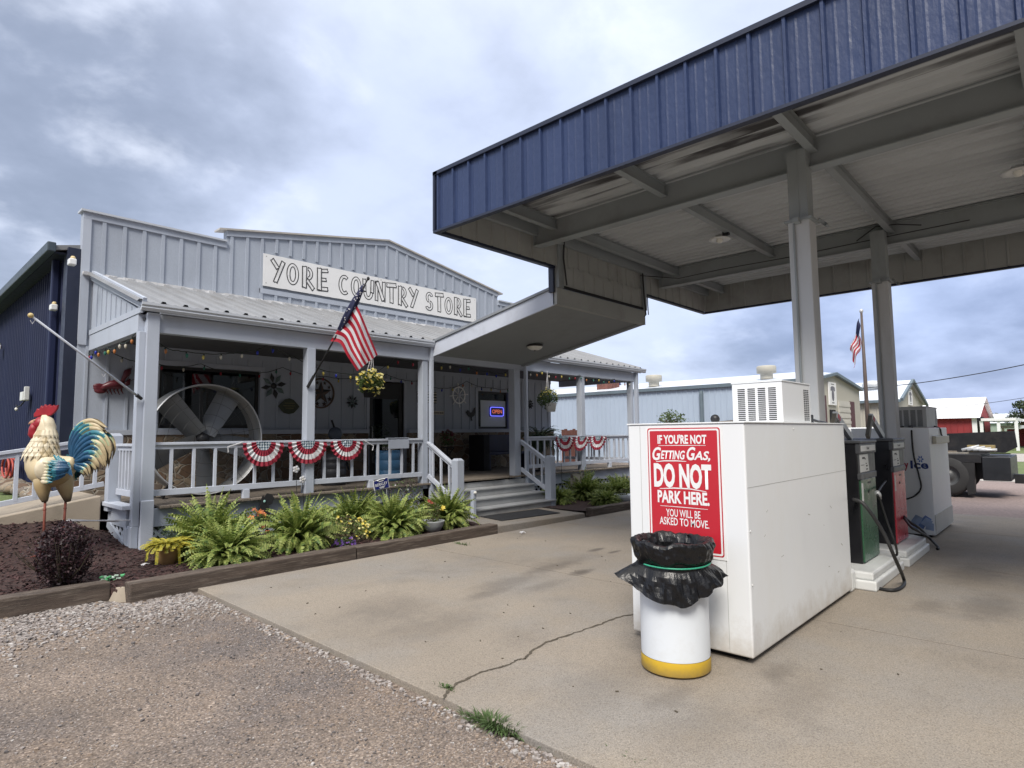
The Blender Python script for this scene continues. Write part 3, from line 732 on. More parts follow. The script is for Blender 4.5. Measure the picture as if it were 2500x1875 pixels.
def trim(xa, xb, za_, zb_, h=.11):
    b.add([(xa, YF-.03, za_-h), (xb, YF-.03, zb_-h), (xb, YF-.03, zb_), (xa, YF-.03, za_), (xa, YF+.003, za_-h), (xb, YF+.003, zb_-h), (xb, YF+.003, zb_), (xa, YF+.003, za_)],
          [(0, 1, 2, 3), (4, 7, 6, 5), (0, 4, 5, 1), (3, 2, 6, 7), (0, 3, 7, 4), (1, 5, 6, 2)])
trim(2.48, GL, PZ, PZ); trim(GR, 14.98, PZ, PZ); trim(GL, GP, GZ, PKZ); trim(GP, GR, PKZ, GZ)
b.box(2.48, 2.60, YF-.028, YF+.003, 3.22, PZ-.11); b.box(5.55, 11.75, YF-.026, YF+.003, 4.60, 4.70)
b.build('parapet_trim', m_trim, st)
def capb(xa, xb, za_, zb_, m_, nm):
    b = MB(); b.add([(x, y, z+dz) for dz in (0, .035) for y in (YF-.07, YF+.20) for x, z in ((xa, za_), (xb, zb_))],
                  [(0, 2, 3, 1), (4, 5, 7, 6), (0, 1, 5, 4), (2, 6, 7, 3), (0, 4, 6, 2), (1, 3, 7, 5)]); b.build(nm, m_, st)
m_cap = M('cap_flashing', (.50, .47, .43), .5, .1, metal=.2)
capb(2.44, GL-.01, PZ+.002, PZ+.002, m_gut, 'parapet_cap'); capb(GR+.01, 15.0, PZ+.002, PZ+.002, m_gut, 'parapet_cap')
capb(GL-.16, GP, GZ-.025, PKZ+.003, m_cap, 'parapet_cap'); capb(GP, GR+.16, PKZ+.003, GZ-.025, m_cap, 'parapet_cap')
# --- main shed behind: blue ribbed side wall, roof
MB().ribs((2.36, YF+.17, -.1), Y, 22, Z, 4.95, -X, .20, .06, .03).build('side_wall', m_blue, st)
b = MB(); b.box(2.30, 2.48, YF+.02, YF+.30, 0.3, 4.85); b.build('corner_trim', m_blued, st)
b = MB(); b.box(2.20, 2.31, YF+.62, YF+.74, .4, 4.75); b.build('downspout', m_blue, st, bevel=.02)
b = MB()
b.add([(2.12, YF+.1, 4.78), (2.12, 36, 4.78), (8.7, 36, 6.25), (8.7, YF+.14, 6.25), (2.12, YF+.1, 4.86), (2.12, 36, 4.86), (8.7, 36, 6.33), (8.7, YF+.14, 6.33)],
      [(0, 3, 2, 1), (4, 5, 6, 7), (0, 1, 5, 4), (2, 3, 7, 6), (3, 0, 4, 7), (1, 2, 6, 5)])
b.add([(15.2, YF+.14, 4.78), (15.2, 36, 4.78), (8.7, 36, 6.25), (8.7, YF+.14, 6.25), (15.2, YF+.14, 4.86), (15.2, 36, 4.86), (8.7, 36, 6.33), (8.7, YF+.14, 6.33)],
      [(0, 1, 2, 3), (4, 7, 6, 5), (0, 4, 5, 1), (2, 6, 7, 3), (3, 7, 4, 0), (1, 5, 6, 2)])
b.build('main_roof', m_roof, st)
b = MB(); b.box(2.02, 2.14, YF+.05, 36, 4.74, 4.90); b.build('eave_trim', m_greentrim, st, bevel=.015)
b = MB(); b.box(2.14, 2.36, YF+.16, 36, 4.74, 4.775); b.build('eave_soffit', m_blued, st)
MB().box(14.9, 15.0, YF+.17, 34, 0, 4.8).build('side_wall', m_blue, st)
# --- porch roof
ye, ze, yt, zt = 9.36, 3.525, 12.17, 4.43
sl = Vector((0, yt-ye, zt-ze)); SLn = sl.normalized(); nr = Vector((0, -SLn.z, SLn.y))
MB().ribs((2.56, ye, ze), X, 13.2, SLn, sl.length, nr, .29, .085, .034, minor=.006).build('porch_roof', m_roof, st)
b = MB(); vs = [(x, y, z-d) for d in (.012, .05) for y, z in ((ye+.02, ze+.004), (yt, zt)) for x in (2.60, 15.7)]
b.add(vs, [(0, 1, 3, 2), (4, 6, 7, 5), (0, 4, 5, 1), (2, 3, 7, 6), (0, 2, 6, 4), (1, 5, 7, 3)]); b.build('roof_sheathing', m_trim, st)
b = MB(); x = 2.5
while x < 14.9:
    w_ = rnd(.10, .2); b.box(x, x+w_, YF-.10, YF-.03, 4.40, 4.445+rnd(0, .02)); x += w_+rnd(-.012, -.004)
b.build('roof_flashing', M('old_flashing', (.62, .62, .63), .6, .1), st, jit=.008)
def gutter(xa, xb):
    b = MB(); y = 9.36
    pr = [(0, 3.40), (-.055, 3.40), (-.075, 3.435), (-.065, 3.455), (-.085, 3.475), (-.085, 3.51), (-.075, 3.51), (-.055, 3.47), (-.01, 3.42), (0, 3.42)]
    b.prism(pr, (xa, y, 0), Y, Z, (xb-xa, 0, 0)); b.build('gutter', m_gut, st)
gutter(2.60, 7.78); gutter(10.62, 15.86)
for q in ((2.86, 7.76), (10.6, 15.7)): MB().box(*q, 9.37, 9.40, 3.385, 3.52).build('eave_board', m_trim, st)
b = MB(); b.box(2.72, 15.5, YP-.07, YP+.07, 3.126, 3.385); b.box(2.64, 2.74, YP+.075, YF-.025, 3.126, 3.385); b.box(15.34, 15.46, YP+.075, YF-.025, 3.126, 3.385); b.build('porch_beam', m_trim, st, bevel=.005)
b = MB().prism([(9.46, 3.405), (YF-.03, 3.405), (YF-.03, 4.34)], (2.66, 0, 0), Y, Z, (.03, 0, 0))
y = 9.95
while y < 12.1:
    b.box(2.645, 2.659, y-.025, y+.025, 3.41, 3.38+(y-9.46)*.335); y += .27
b.build('gable_end', m_side, st)
b = MB(); b.bar((2.65, 9.35, 3.50), (2.65, 12.16, 4.415), .05, .16); b.box(2.63, 2.66, 9.45, 12.17, 3.387, 3.47); b.build('gable_trim', m_trim, st)
MB().prism([(9.46, 3.405), (YF-.03, 3.405), (YF-.03, 4.34)], (15.4, 0, 0), Y, Z, (.03, 0, 0)).build('gable_end', m_side, st)
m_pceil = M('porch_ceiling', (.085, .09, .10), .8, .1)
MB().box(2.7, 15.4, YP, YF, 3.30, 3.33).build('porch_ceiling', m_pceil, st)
# --- deck, rim, lattice
b = MB(); x = 2.52
while x < 15.4:
    j = rnd(-.03, .02); b.box(x+.003, x+.137, (9.37+j if x > 2.87 else 9.58), YF-.115, DZ-.035+rnd(-.003, .003), DZ+rnd(-.004, .002)); x += .14
b.build('deck_boards', m_deck, st, bevel=.004)
for q in ((2.88, 7.62, 9.46, 9.50), (10.6, 15.3, 9.46, 9.50), (2.60, 2.64, 9.62, 10.48)): MB().box(*q, .42, .672).build('rim_board', m_trim, st, bevel=.004)
MB().box(2.52, 2.70, 9.52, 10.5, .675, .735).build('deck_edge', m_rail, st, bevel=.008)
def lattice(org, u, L, H, nrm):
    b = MB(); org, u, nrm = Vector(org), Vector(u), Vector(nrm); w = .043
    for lay, sg in ((0, 1), (1, -1)):
        c = -H
        while c < L+H:
            # line x = c + sg*z , clip z in 0..H and x in 0..L
            pts = []
            z0, z1 = 0.0, H
            xa, xb = (c, c+H) if sg > 0 else (c+H, c)
            ta, tb = 0.0, 1.0
            dx = xb-xa
            for lim, s_ in ((0, 1), (L, -1)):
                fa, fb = (xa-lim)*s_, (xb-lim)*s_
                if fa < 0 and fb < 0: ta = 2
                elif fa < 0: ta = max(ta, fa/(fa-fb))
                elif fb < 0: tb = min(tb, fa/(fa-fb))
            if tb-ta > .02 and ta < 1:
                p = org+u*(xa+dx*ta)+Z*(H*ta)+nrm*(.008*lay); q = org+u*(xa+dx*tb)+Z*(H*tb)+nrm*(.008*lay)
                b.bar(p, q, w, .007, up=nrm)
            c += .165
    return b
lattice((2.9, 9.515, .06), X, 4.7, .36, (0, 1, 0)).build('lattice', m_rail, st)
lattice((10.6, 9.515, .06), X, 4.7, .36, (0, 1, 0)).build('lattice', m_rail, st)
lattice((2.62, 9.62, .06), Y, .86, .36, (1, 0, 0)).build('lattice', m_rail, st)
MB().box(2.61, 2.70, 9.43, 9.60, .0, .45).build('skirt_post', m_trim, st, bevel=.006)
b = MB(); b.bar((2.60, 9.55, .14), (2.60, 10.46, .42), .03, .11); b.box(2.585, 2.625, 9.55, 9.66, .08, .42); b.build('skirt_board', m_trim, st)
MB().box(2.75, 15.3, 9.75, 9.78, -.05, .66).build('underdeck_shade', m_dark, st)  # near-black backing sheet, painted shade behind the front lattice
MB().box(2.72, 2.75, 9.7, 12.0, -.05, .66).build('underdeck_shade', m_dark, st)  # same painted shade behind the side lattice
# --- posts
def post(x0, x1, y0, y1, z0, z1, nm='porch_post'): return MB().box(x0, x1, y0, y1, z0, z1).build(nm, m_trim, st, bevel=.008)
post(2.70, 2.86, 9.37, 9.425, .45, 3.385); MB().box(2.70, 2.865, 9.355, 9.43, .02, .80).build('post_base', m_rail, st, bevel=.012)
post(2.62, 2.745, 9.43, 9.56, .45, 3.12)
post(5.13, 5.28, 9.42, 9.58, .69, 3.13); post(7.60, 7.74, 9.45, 9.60, .60, 3.13)
post(7.745, 7.815, 9.36, 9.44, .25, 3.40, 'downspout'); post(10.24, 10.44, 9.42, 9.60, .60, 3.13); post(10.56, 10.63, 9.34, 9.42, .35, 3.40, 'downspout')
post(12.80, 12.96, 9.42, 9.58, .69, 3.13); post(15.26, 15.38, 9.45, 9.60, .69, 3.13); post(15.42, 15.53, 9.36, 9.46, .3, 3.40)
# --- railings
def railing(p, q, zt_, zb_, n, skip=()):
    p, q = Vector(p), Vector(q); b = MB()
    b.bar(p+Z*zt_, q+Z*zt_, .09, .038); b.bar(p+Z*zb_, q+Z*zb_, .045, .085); b.bar(p+Z*(zt_-.05), q+Z*(zt_-.05), .035, .06)
    r = b.build('railing', m_rail, st, bevel=.004)
    for i in range(n):
        c = p+(q-p)*((i+.75)/(n+.5)); k = MB(); k.box(c.x-.019, c.x+.019, c.y-.019, c.y+.019, zb_+.043, zt_-.08); k.build('baluster', m_rail, r)
    return r
railing((2.87, 9.47, 0), (5.12, 9.47, 0), 1.565, .885, 7); railing((5.29, 9.47, 0), (7.59, 9.47, 0), 1.565, .885, 8)
railing((10.64, 9.47, 0), (12.79, 9.47, 0), 1.565, .885, 8); railing((12.97, 9.47, 0), (15.25, 9.47, 0), 1.565, .885, 9)
railing((2.68, 9.57, 0), (2.66, 10.30, 0), 1.55, .88, 5)
railing((15.35, 9.62, 0), (15.35, 12.0, 0), 1.565, .885, 8)
for x in (4.16, 6.42, 11.6, 14.1): MB().box(x-.05, x+.05, 9.43, 9.51, DZ, .842).build('rail_support', m_rail, st, bevel=.004)
def newel(x, y, z0, z1, s=.085):
    b = MB(); b.box(x-s, x+s, y-s, y+s, z0, z1-.04); b.add([(x-s, y-s, z1-.04), (x+s, y-s, z1-.04), (x+s, y+s, z1-.04), (x-s, y+s, z1-.04), (x-s*.6, y-s*.6, z1), (x+s*.6, y-s*.6, z1), (x+s*.6, y+s*.6, z1), (x-s*.6, y+s*.6, z1)],
         [(4, 5, 6, 7), (0, 1, 5, 4), (1, 2, 6, 5), (2, 3, 7, 6), (3, 0, 4, 7)]); b.build('newel_post', m_trim, st, bevel=.006)
newel(2.63, 10.40, .6, 1.72)
# --- steps
b = MB(); rise = (DZ-.08)/4
for k in range(4):
    zt_ = .08+rise*(k+1)-(.02 if k < 3 else .035); yk = 8.50+.30*k
    b.box(7.84, 10.50, yk, yk+.03, .08+rise*k-(.0 if k == 0 else .02), zt_-.035)
    if k < 3: b.box(7.80, 10.54, yk-.03, yk+.31, zt_-.033, zt_)
    b.box(7.80, 7.84, yk, 9.45, .05+rise*k*.98, zt_-.04); b.box(10.50, 10.54, yk, 9.45, .05+rise*k*.98, zt_-.04)
b.build('steps', m_step, st, bevel=.006)
newel(7.74, 8.58, .02, 1.20); newel(10.46, 8.58, .02, 1.17)
def stair_rail(x):
    b = MB(); b.bar((x, 9.44, 1.50), (x, 8.67, 1.07), .09, .038); b.bar((x, 9.44, .85), (x, 8.67, .42), .045, .085); b.bar((x, 9.44, 1.45), (x, 8.67, 1.02), .035, .06)
    r = b.build('stair_railing', m_rail, st, bevel=.004)
    for i in range(3):
        t = (i+.6)/3.2; y = 9.44-.77*t; MB().box(x-.018, x+.018, y-.018, y+.018, .88-.43*t, 1.43-.43*t).build('baluster', m_rail, r)
stair_rail(7.74); stair_rail(10.46)
# --- access ramp
rp = thing('access_ramp', 'concrete access ramp with painted railing at the left end of the porch', 'ramp', (1.5, 10.45, 0))
A, B_ = on(235, 1213, 'y', 10.45), on(0, 1262, 'y', 10.45)
sr = (A.z-B_.z)/(A.x-B_.x)
def rz_(x): return A.z+sr*(x-A.x)
b = MB(); xs = (2.50, -2.6)
b.add([(2.50, 10.45, .2), (-2.6, 10.45, -.3), (-2.6, 12.0, -.3), (2.5, 12.0, .2), (2.50, 10.45, rz_(2.5)), (-2.6, 10.45, rz_(-2.6)), (-2.6, 12.0, rz_(-2.6)), (2.5, 12.0, rz_(2.5))],
      [(4, 7, 6, 5), (0, 4, 5, 1), (2, 6, 7, 3), (0, 3, 7, 4), (1, 5, 6, 2)])
b.build('ramp_slab', m_conc2, rp, bevel=.015)
T0, T1 = on(0, 1107, 'y', 10.6), on(160, 1085, 'y', 10.6); L0 = on(0, 1232, 'y', 10.6)
st_ = (T1.z-T0.z)/(T1.x-T0.x)
def tz(x): return T0.z+sr*(x-T0.x)
lz = L0.z-T0.z
b = MB(); b.bar((-2.4, 10.6, tz(-2.4)), (2.56, 10.6, tz(2.56)), .09, .045); b.bar((-2.4, 10.6, tz(-2.4)-.05), (2.56, 10.6, tz(2.56)-.05), .04, .07); b.bar((-2.4, 10.6, tz(-2.4)+lz), (2.56, 10.6, tz(2.56)+lz), .045, .07)
r_ = b.build('ramp_railing', m_rail, rp, bevel=.004)
for px in (40, 86, 200, 232):
    p = on(px, 1150, 'y', 10.6); MB().box(p.x-.022, p.x+.022, 10.575, 10.62, tz(p.x)+lz, tz(p.x)-.05).build('baluster', m_rail, r_)
for x in (-2, -1.5, -1, -.5, 0, .5, .9): MB().box(x-.022, x+.022, 10.575, 10.62, tz(x)+lz, tz(x)-.05).build('baluster', m_rail, r_)
# low stone edging and hose by the blue wall
b = MB()
for i in range(14):
    b.ell((2.2-.15*rnd(0, 1), 12.9+i*.55, .70+.02*i), .25, .36, .13, 8, 5, lambda d: 1+.25*noise.noise(d*2+Vector((i, 0, 0))))
tag(b.build('stone_edging', m_stone, smooth=True), 'low rough stone edging at the foot of the blue side wall', 'edging')
b = MB(); m_hose = M('red_hose', (.42, .07, .05), .5, .1)
pc = on(32, 1150, 'x', 2.2)
for k in range(3):
    b.tube([pc+Vector((-.06*k, .40*math.cos(a), .20*math.sin(a)+.02*k))+Z*.04 for a in frange(0, 2*PI, 24)], .02, 6)
b.tube([pc+Vector((-.1, .35, -.1)), pc+Vector((-.15, .8, -.17)), pc+Vector((-.2, 1.5, -.19))], .02, 6)
tag(b.build('garden_hose', m_hose, smooth=True), 'coiled red garden hose hanging low on the blue side wall', 'hose')
def wall_lamp(px, py, label, hood=False):
    p = on(px, py, 'x', 2.28); t = thing('flood_light', label, 'light', p, 'white lights on the blue side wall')
    MB().obox(p+Vector((-.06, 0, 0)), (.05, 0, 0), (0, .07, 0), (0, 0, .05)).build('housing', m_white, t, bevel=.015)
    MB().lathe([(.032, 0), (.035, .03), (.02, .05), (0, .052)], 12, (p.x-.05, p.y, p.z+.05)).build('sensor', M('lamp_cream', (.60, .47, .25), .5, .05), t, smooth=True)
    MB().obox(p+Vector((-.01, 0, 0)), (.02, 0, 0), (0, .03, 0), (0, 0, .03)).build('bracket', m_blued, t)
wall_lamp(187, 642, 'white floodlight with a cream cap high beside the parapet corner'); wall_lamp(141, 752, 'small white floodlight on the blue wall left of the downspout'); wall_lamp(3, 848, 'small white floodlight on the blue wall, farthest back and lowest')
p = on(70, 968, 'x', 2.3); t = thing('utility_box', 'pale grey meter box with cable and bulb on the blue wall above the rooster', 'utility box', p)
MB().obox(p+Vector((-.06, 0, 0)), (.06, 0, 0), (0, .12, 0), (0, 0, .085)).build('box_body', m_white2, t, bevel=.01)
MB().obox(p+Vector((-.06, -.17, .05)), (.04, 0, 0), (0, .035, 0), (0, 0, .13)).build('riser', m_white2, t, bevel=.01)
MB().tube([p+Vector((-.05, .05, -.08)), p+Vector((-.1, .12, -.18)), p+Vector((-.14, .24, -.2)), p+Vector((-.14, .28, -.16))], .012, 6).build('cable', m_black, t)
MB().ell(p+Vector((-.14, .25, -.24)), .03, .03, .035).build('bulb', m_bulbg, t, smooth=True)
# ================================================================ forecourt: ice boxes, pumps, trash can
m_yellow = M('yellow_paint', (.68, .44, .035), .5, .06, 4, dirt=(.45, .30, .06), damt=.5, dscale=4)
m_red = M('sign_red', (.50, .018, .032), .45, .03, 2)
m_pred = M('pump_red', (.52, .045, .07), .3, .06, 2)
m_pgreen = M('pump_green', (.035, .105, .055), .3, .08, 2)
m_pblk = M('pump_black', (.010, .010, .012), .35, .2)
m_pgrey = M('pump_grey', (.075, .078, .082), .45, .1)
m_silver = M('silver_metal', (.55, .56, .57), .4, .06, metal=.25)
m_bag = M('black_plastic_bag', (.006, .006, .007), .33, .2, 8, .5, 22, spec=.4)
m_gband = M('green_band', (.04, .33, .20), .4, .05)
def ac_unit(label, x0, x1, y0, y1, z0, z1, m_, cols, slotm):
    t = thing('air_conditioner', label, 'cooling unit', ((x0+x1)/2, (y0+y1)/2, z0), 'cooling units on the ice boxes')
    MB().box(x0, x1, y0, y1, z0, z1).build('housing', m_, t, bevel=.006)
    b = MB(); H = z1-z0; W = (y1-y0)-.08
    for c in range(cols):
        ya_ = y0+.04+W*c/cols+.012; yb_ = y0+.04+W*(c+1)/cols-.012
        n = 17
        for k in range(n):
            z = z0+.02+(H-.06)*k/n; b.box(x0-.0025, x0+.01, ya_, yb_, z, z+(H-.06)/n*.52)
    b.build('grille', slotm, t)
    b = MB()
    for c in range(3):
        xa = x1-.19+.05*c
        for k in range(17):
            z = z0+.02+(H-.06)*k/17; b.box(xa, xa+.035, y0-.0025, y0+.01, z, z+(H-.06)/17*.5)
    b.build('grille', slotm, t)
    MB().box(x0-.006, x1+.006, y0-.006, y1+.006, z1+.0005, z1+.012).build('lid', m_, t, bevel=.003)
    return t
def foot_grime(mt, z0, col, amt):
    t = mt.node_tree; N = t.nodes; L = t.links; b = N['Principled BSDF']; src = b.inputs['Base Color'].links[0].from_socket
    g = N.new('ShaderNodeNewGeometry'); sp = N.new('ShaderNodeSeparateXYZ'); L.new(g.outputs['Position'], sp.inputs[0]); n = N.new('ShaderNodeTexNoise'); n.inputs['Scale'].default_value = 6; n.inputs['Detail'].default_value = 8; n.inputs['Roughness'].default_value = .7; L.new(g.outputs['Position'], n.inputs['Vector'])
    ad = N.new('ShaderNodeMath'); ad.operation = 'MULTIPLY_ADD'; L.new(n.outputs[0], ad.inputs[0]); ad.inputs[1].default_value = -z0*1.6; L.new(sp.outputs[2], ad.inputs[2])
    r = N.new('ShaderNodeMapRange'); r.inputs[1].default_value = 0; r.inputs[2].default_value = -z0*.75; r.inputs[4].default_value = amt; L.new(ad.outputs[0], r.inputs[0])
    m_ = N.new('ShaderNodeMix'); m_.data_type = 'RGBA'; L.new(r.outputs[0], m_.inputs[0]); L.new(src, m_.inputs[6]); m_.inputs[7].default_value = (*col, 1); L.new(m_.outputs[2], b.inputs['Base Color'])
m_box = M('ice_box_enamel', (0.765, 0.78, 0.79), 0.42, 0.02, 1.2, dirt=(0.69, 0.675, 0.63), damt=0.45, stretch=(1, 1, 0.4)); foot_grime(m_box, .34, (.40, .34, .26), .55)
speck_ = m_box
# --- big white ice box with the red sign
ib = thing('ice_box', 'large white outdoor ice box with the red DO NOT PARK HERE sign', 'ice box', (5.7, 2.28, 0), 'white ice boxes on the forecourt')
IX0, IX1, IY0, IY1, IZ = 4.41, 6.97, 1.79, 2.77, 1.71
MB().box(IX0, IX1, IY0, IY1, .045, IZ).build('cabinet', m_box, ib, bevel=.012)
b = MB(); b.box(IX0-.008, IX1+.008, IY0-.008, IY1+.008, IZ+.001, IZ+.012); b.build('lid', m_white, ib, bevel=.003)
MB().box(IX0+.08, IX1-.08, IY0+.08, IY1-.08, 0.0, .05).build('skid_shade', m_dark, ib)  # inset base block, coloured near black as the shade under the cabinet
m_seam = M('panel_seam', (.36, .36, .34), .6, .1)
b = MB(); b.box(IX0+.012, IX1-.02, IY0-.0012, IY0+.004, 1.2395, 1.2425); b.build('panel_seam', m_seam, ib)
b = MB(); b.box(IX0-.0012, IX0+.004, IY0+.17, IY0+.1725, .06, 1.70); b.box(IX0-.0012, IX0+.004, IY1-.115, IY1-.1125, .06, 1.70); b.build('panel_seam', m_seam, ib)
b = MB()
for q in ((5.45, 1.665), (4.44, .93), (4.44, .55)): b.lathe([(.008, IY0-.001), (.006, IY0-.006), (0, IY0-.007)], 10, (q[0], 0, q[1]), 'y')
b.build('rivet', m_white2, ib)
b = MB(); random.seed(17)
for k in range(9):
    x, z = rnd(4.6, 6.8), rnd(.15, 1.1); L = rnd(.006, .03); a = rnd(-.5, .5); b.obox((x, IY0-.0006, z), Vector((math.cos(a), 0, math.sin(a)))*L, Y*.0006, Vector((-math.sin(a), 0, math.cos(a)))*rnd(.0015, .004))
b.build('scuffs', M('scuff_grey', (.42, .41, .38), .7, .2, 30), ib)
MB().tube([(5.6, 2.60, IZ+.01), (6.9, 2.74, IZ+.06)], .022, 8).build('handle_rod', m_deck, ib)
MB().ell((5.13, 2.335, IZ+.05), .04, .04, .04).build('knob', m_black, ib, smooth=True)
MB().box(6.18, 6.24, 1.86, 1.92, IZ+.011, IZ+.09).build('junction_box', m_black, ib)
MB().tube([(6.24, 1.89, IZ+.05), (6.5, 1.9, IZ+.03), (6.95, 1.95, IZ+.02)], .012, 6).build('cable', m_black, ib)
# poster
XS = IX0-.003
def pp(zx, zy, dx=0.0):
    p = on(1500+zx*.27125, 880+zy*.27125, 'x', XS); p.x -= dx; return p
sg = thing('parking_sign', 'red and white DO NOT PARK HERE sign stuck on the white ice box', 'sign', (XS, 2.28, .7))
py0, py1, pz0, pz1 = 1.955, 2.60, .705, 1.70
def rect(b, ya_, yb_, za_, zb_, d): b.add([(XS-d, yb_, za_), (XS-d, ya_, za_), (XS-d, ya_, zb_), (XS-d, yb_, zb_)], [(0, 1, 2, 3)])
MB().box(XS-.0015, XS+.002, py0, py1, pz0, pz1).build('backing', m_signw, sg)
def rrect(b, ya_, yb_, za_, zb_, d, r):
    P = []
    for (cy_, cz_, a0) in ((ya_+r, zb_-r, 90), (yb_-r, zb_-r, 0), (yb_-r, za_+r, -90), (ya_+r, za_+r, 180)):
        for k in range(5):
            a = R(a0+90-22.5*k if a0 == 90 else a0+90-22.5*k); P.append((XS-d, cy_+r*math.cos(a), cz_+r*math.sin(a)))
    b.add(P, [tuple(range(len(P)))])
rb = MB(); rrect(rb, 1.972, 2.585, .725, 1.682, .0025, .02); rb.build('border', m_red, sg)
rb = MB(); rrect(rb, 1.981, 2.576, .734, 1.673, .0035, .016); rb.build('border', m_signw, sg)
rb = MB(); rrect(rb, 1.994, 2.563, .748, 1.660, .0045, .010); rb.build('red_field', m_red, sg)
def line(body, xl, yl, xr, yr, hz, bold=.02, shear=0.0, nm='lettering', sp=1.0):
    a, c = pp(xl, yl), pp(xr, yr); mid = (a+c)/2
    h = hz*.27125*(a-CAMP).length/FOC*1.06
    mid.z = (a.z+c.z)/2
    text(nm, body, Vector((XS-.0055, mid.y, mid.z)), -Y, Z, h, m_signw, sg, width=abs(a.y-c.y), bold=bold, shear=shear, ext=0.0, spacing=sp)
line("IF YOU'RE NOT", 392, 747, 832, 747, 66, .035)
line('G', 347, 893, 425, 892, 100, .028, .28); line('ETTING', 420, 888, 640, 884, 66, .028, .25)
line('G', 655, 893, 735, 893, 100, .028, .28); line('AS,', 718, 893, 866, 893, 66, .028, .25)
line('DO NOT', 362, 1125, 880, 1148, 172, .045)
line('PARK HERE.', 394, 1272, 860, 1302, 92, .035)
line('YOU WILL BE', 470, 1400, 778, 1424, 58, .012); line('ASKED TO MOVE.', 412, 1472, 857, 1510, 58, .012)
def rule(pts, w_):
    P = [pp(*q) for q in pts]; b = MB(); vs = []
    for i, p in enumerate(P):
        k = w_*(.5 if i in (0, len(P)-1) else 1); vs += [(XS-.0055, p.y, p.z+k), (XS-.0055, p.y, p.z-k)]
    b.add(vs, [(2*i, 2*i+2, 2*i+3, 2*i+1) for i in range(len(P)-1)]); b.build('rule', m_signw, sg)
rule([(400, 766), (610, 764), (825, 765)], .0028); rule([(378, 911), (450, 903), (560, 903), (650, 909)], .004)
rule([(412, 1152), (540, 1148), (680, 1155), (830, 1182)], .0045); rule([(415, 1305), (630, 1322), (845, 1341)], .0028)
ac_unit('white louvred cooling unit on top of the nearest ice box', 5.40, 6.14, 1.85, 2.29, IZ+.014, 2.075, m_white, 4, m_black)

# --- pumps
def pump(px, label, m_panel, ttop, yb=1.82):
    t = thing('fuel_pump', label, 'fuel pump', (px+.36, yb+.3, 0), 'fuel pumps on the island')
    x0, x1, y0, y1 = px, px+.70, yb, yb+.62
    MB().box(x0, x1, y0+.012, y1, .185, 1.50).build('cabinet', m_pblk, t, bevel=.008)
    MB().box(x0+.02, x1-.01, y0-.004, y0+.02, .20, 1.10).build('door_panel', m_panel, t, bevel=.006)
    MB().box(x0+.0, x1+.006, y0-.016, y0+.03, 1.10, 1.17).build('shelf_band', m_pgrey, t, bevel=.008)
    MB().box(x0+.01, x1+.005, y0-.004, y0+.03, 1.17, 1.385).build('head_panel', m_pgrey, t, bevel=.004)
    b = MB(); b.add([(x0+.03, y0-.006, 1.18), (x0+.42, y0-.006, 1.18), (x0+.38, y0-.006, 1.375), (x0+.03, y0-.006, 1.375), (x0+.03, y0+.02, 1.18), (x0+.42, y0+.02, 1.18), (x0+.38, y0+.02, 1.375), (x0+.03, y0+.02, 1.375)],
                    [(0, 1, 2, 3), (0, 4, 5, 1), (1, 5, 6, 2), (2, 6, 7, 3), (3, 7, 4, 0)]); b.build('display', m_white2, t)
    b = MB()
    for (a, c, e, g_) in ((.13, .24, 1.325, 1.345), (.24, .27, 1.315, 1.33), (.28, .34, 1.235, 1.25), (.27, .31, 1.265, 1.275), (.27, .35, 1.20, 1.212), (.07, .2, 1.255, 1.26)): b.box(x0+a, x0+c, y0-.008, y0, e, g_)
    b.build('display_marks', m_ink, t)
    MB().box(x0-.005, x1+.02, y0-.02, y0+.03, 1.385, 1.50).build('head', m_pgrey, t, bevel=.01)
    MB().box(x0+.03, x1-.04, y0-.024, y0, 1.41, 1.475).build('name_plate', m_white2, t, bevel=.003)
    MB().box(x0-.02, x1+.03, y0-.03, y1+.01, 1.50, 1.535).build('top_cap', m_pgrey, t, bevel=.01)
    text('lettering', ttop, (x0+.32, y0-.026, 1.43), X, Z, .03, m_ink, t, bold=.02, ext=0)
    b = MB(); b.box(x0+.05, x0+.11, y0-.007, y0, .86, 1.06); b.build('sticker', m_white2, t)
    b = MB(); b.box(x0+.33, x0+.45, y0-.007, y0, 1.04, 1.06); b.lathe([(.018, y0-.004), (.012, y0-.012), (0, y0-.012)], 10, (x0+.34, 0, .95), 'y'); b.build('latch', m_black, t)
    ax, az = x0+.02, 1.83
    b = MB(); b.bar((ax-.01, y0+.22, az), (ax+.60, y0+.22, 1.555), .05, .075); b.build('price_board', m_silver, t)
    b = MB(); b.bar((ax+.012, y0+.222, az-.01), (ax-.20, y0+.222, 1.56), .045, .07); b.build('price_board', M('brushed_dark', (.13, .12, .10), .5, .2), t)
    b = MB(); d_ = Vector((.63, 0, -.285)).normalized(); n_ = Vector((.285, 0, .63)).normalized()
    c0 = Vector((ax+.07, y0+.22, az-.036)); b.obox(c0-Y*.0265, d_*.045, Y*.002, n_*.025); b.build('red_label', m_red, t)
    # island base
    e = MB(); Q = [(x0-.42, y0-.20), (x1+.22, y0-.20), (x1+.40, y0-.02), (x1+.40, y1+.2), (x0-.42, y1+.2)]
    e.prism(Q, (0, 0, .001), X, Y, (0, 0, .10)); bs = e.build('island_base', m_white2, t, bevel=.015)
    Q2 = [(a+(.03 if i in (0, 4) else -.03), c+(.03 if i < 2 else (.02 if i == 2 else -.03))) for i, (a, c) in enumerate(Q)]
    MB().prism(Q2, (0, 0, .101), X, Y, (0, 0, .083)).build('island_top', m_white2, t, bevel=.02)
    return t
P1 = pump(7.60, 'green and black fuel pump, nearer of the two beside the big ice box', m_pgreen, 'Diesel')
P2 = pump(9.13, 'red and black fuel pump between the green pump and far ice box', m_pred, 'Unleaded', 1.80)
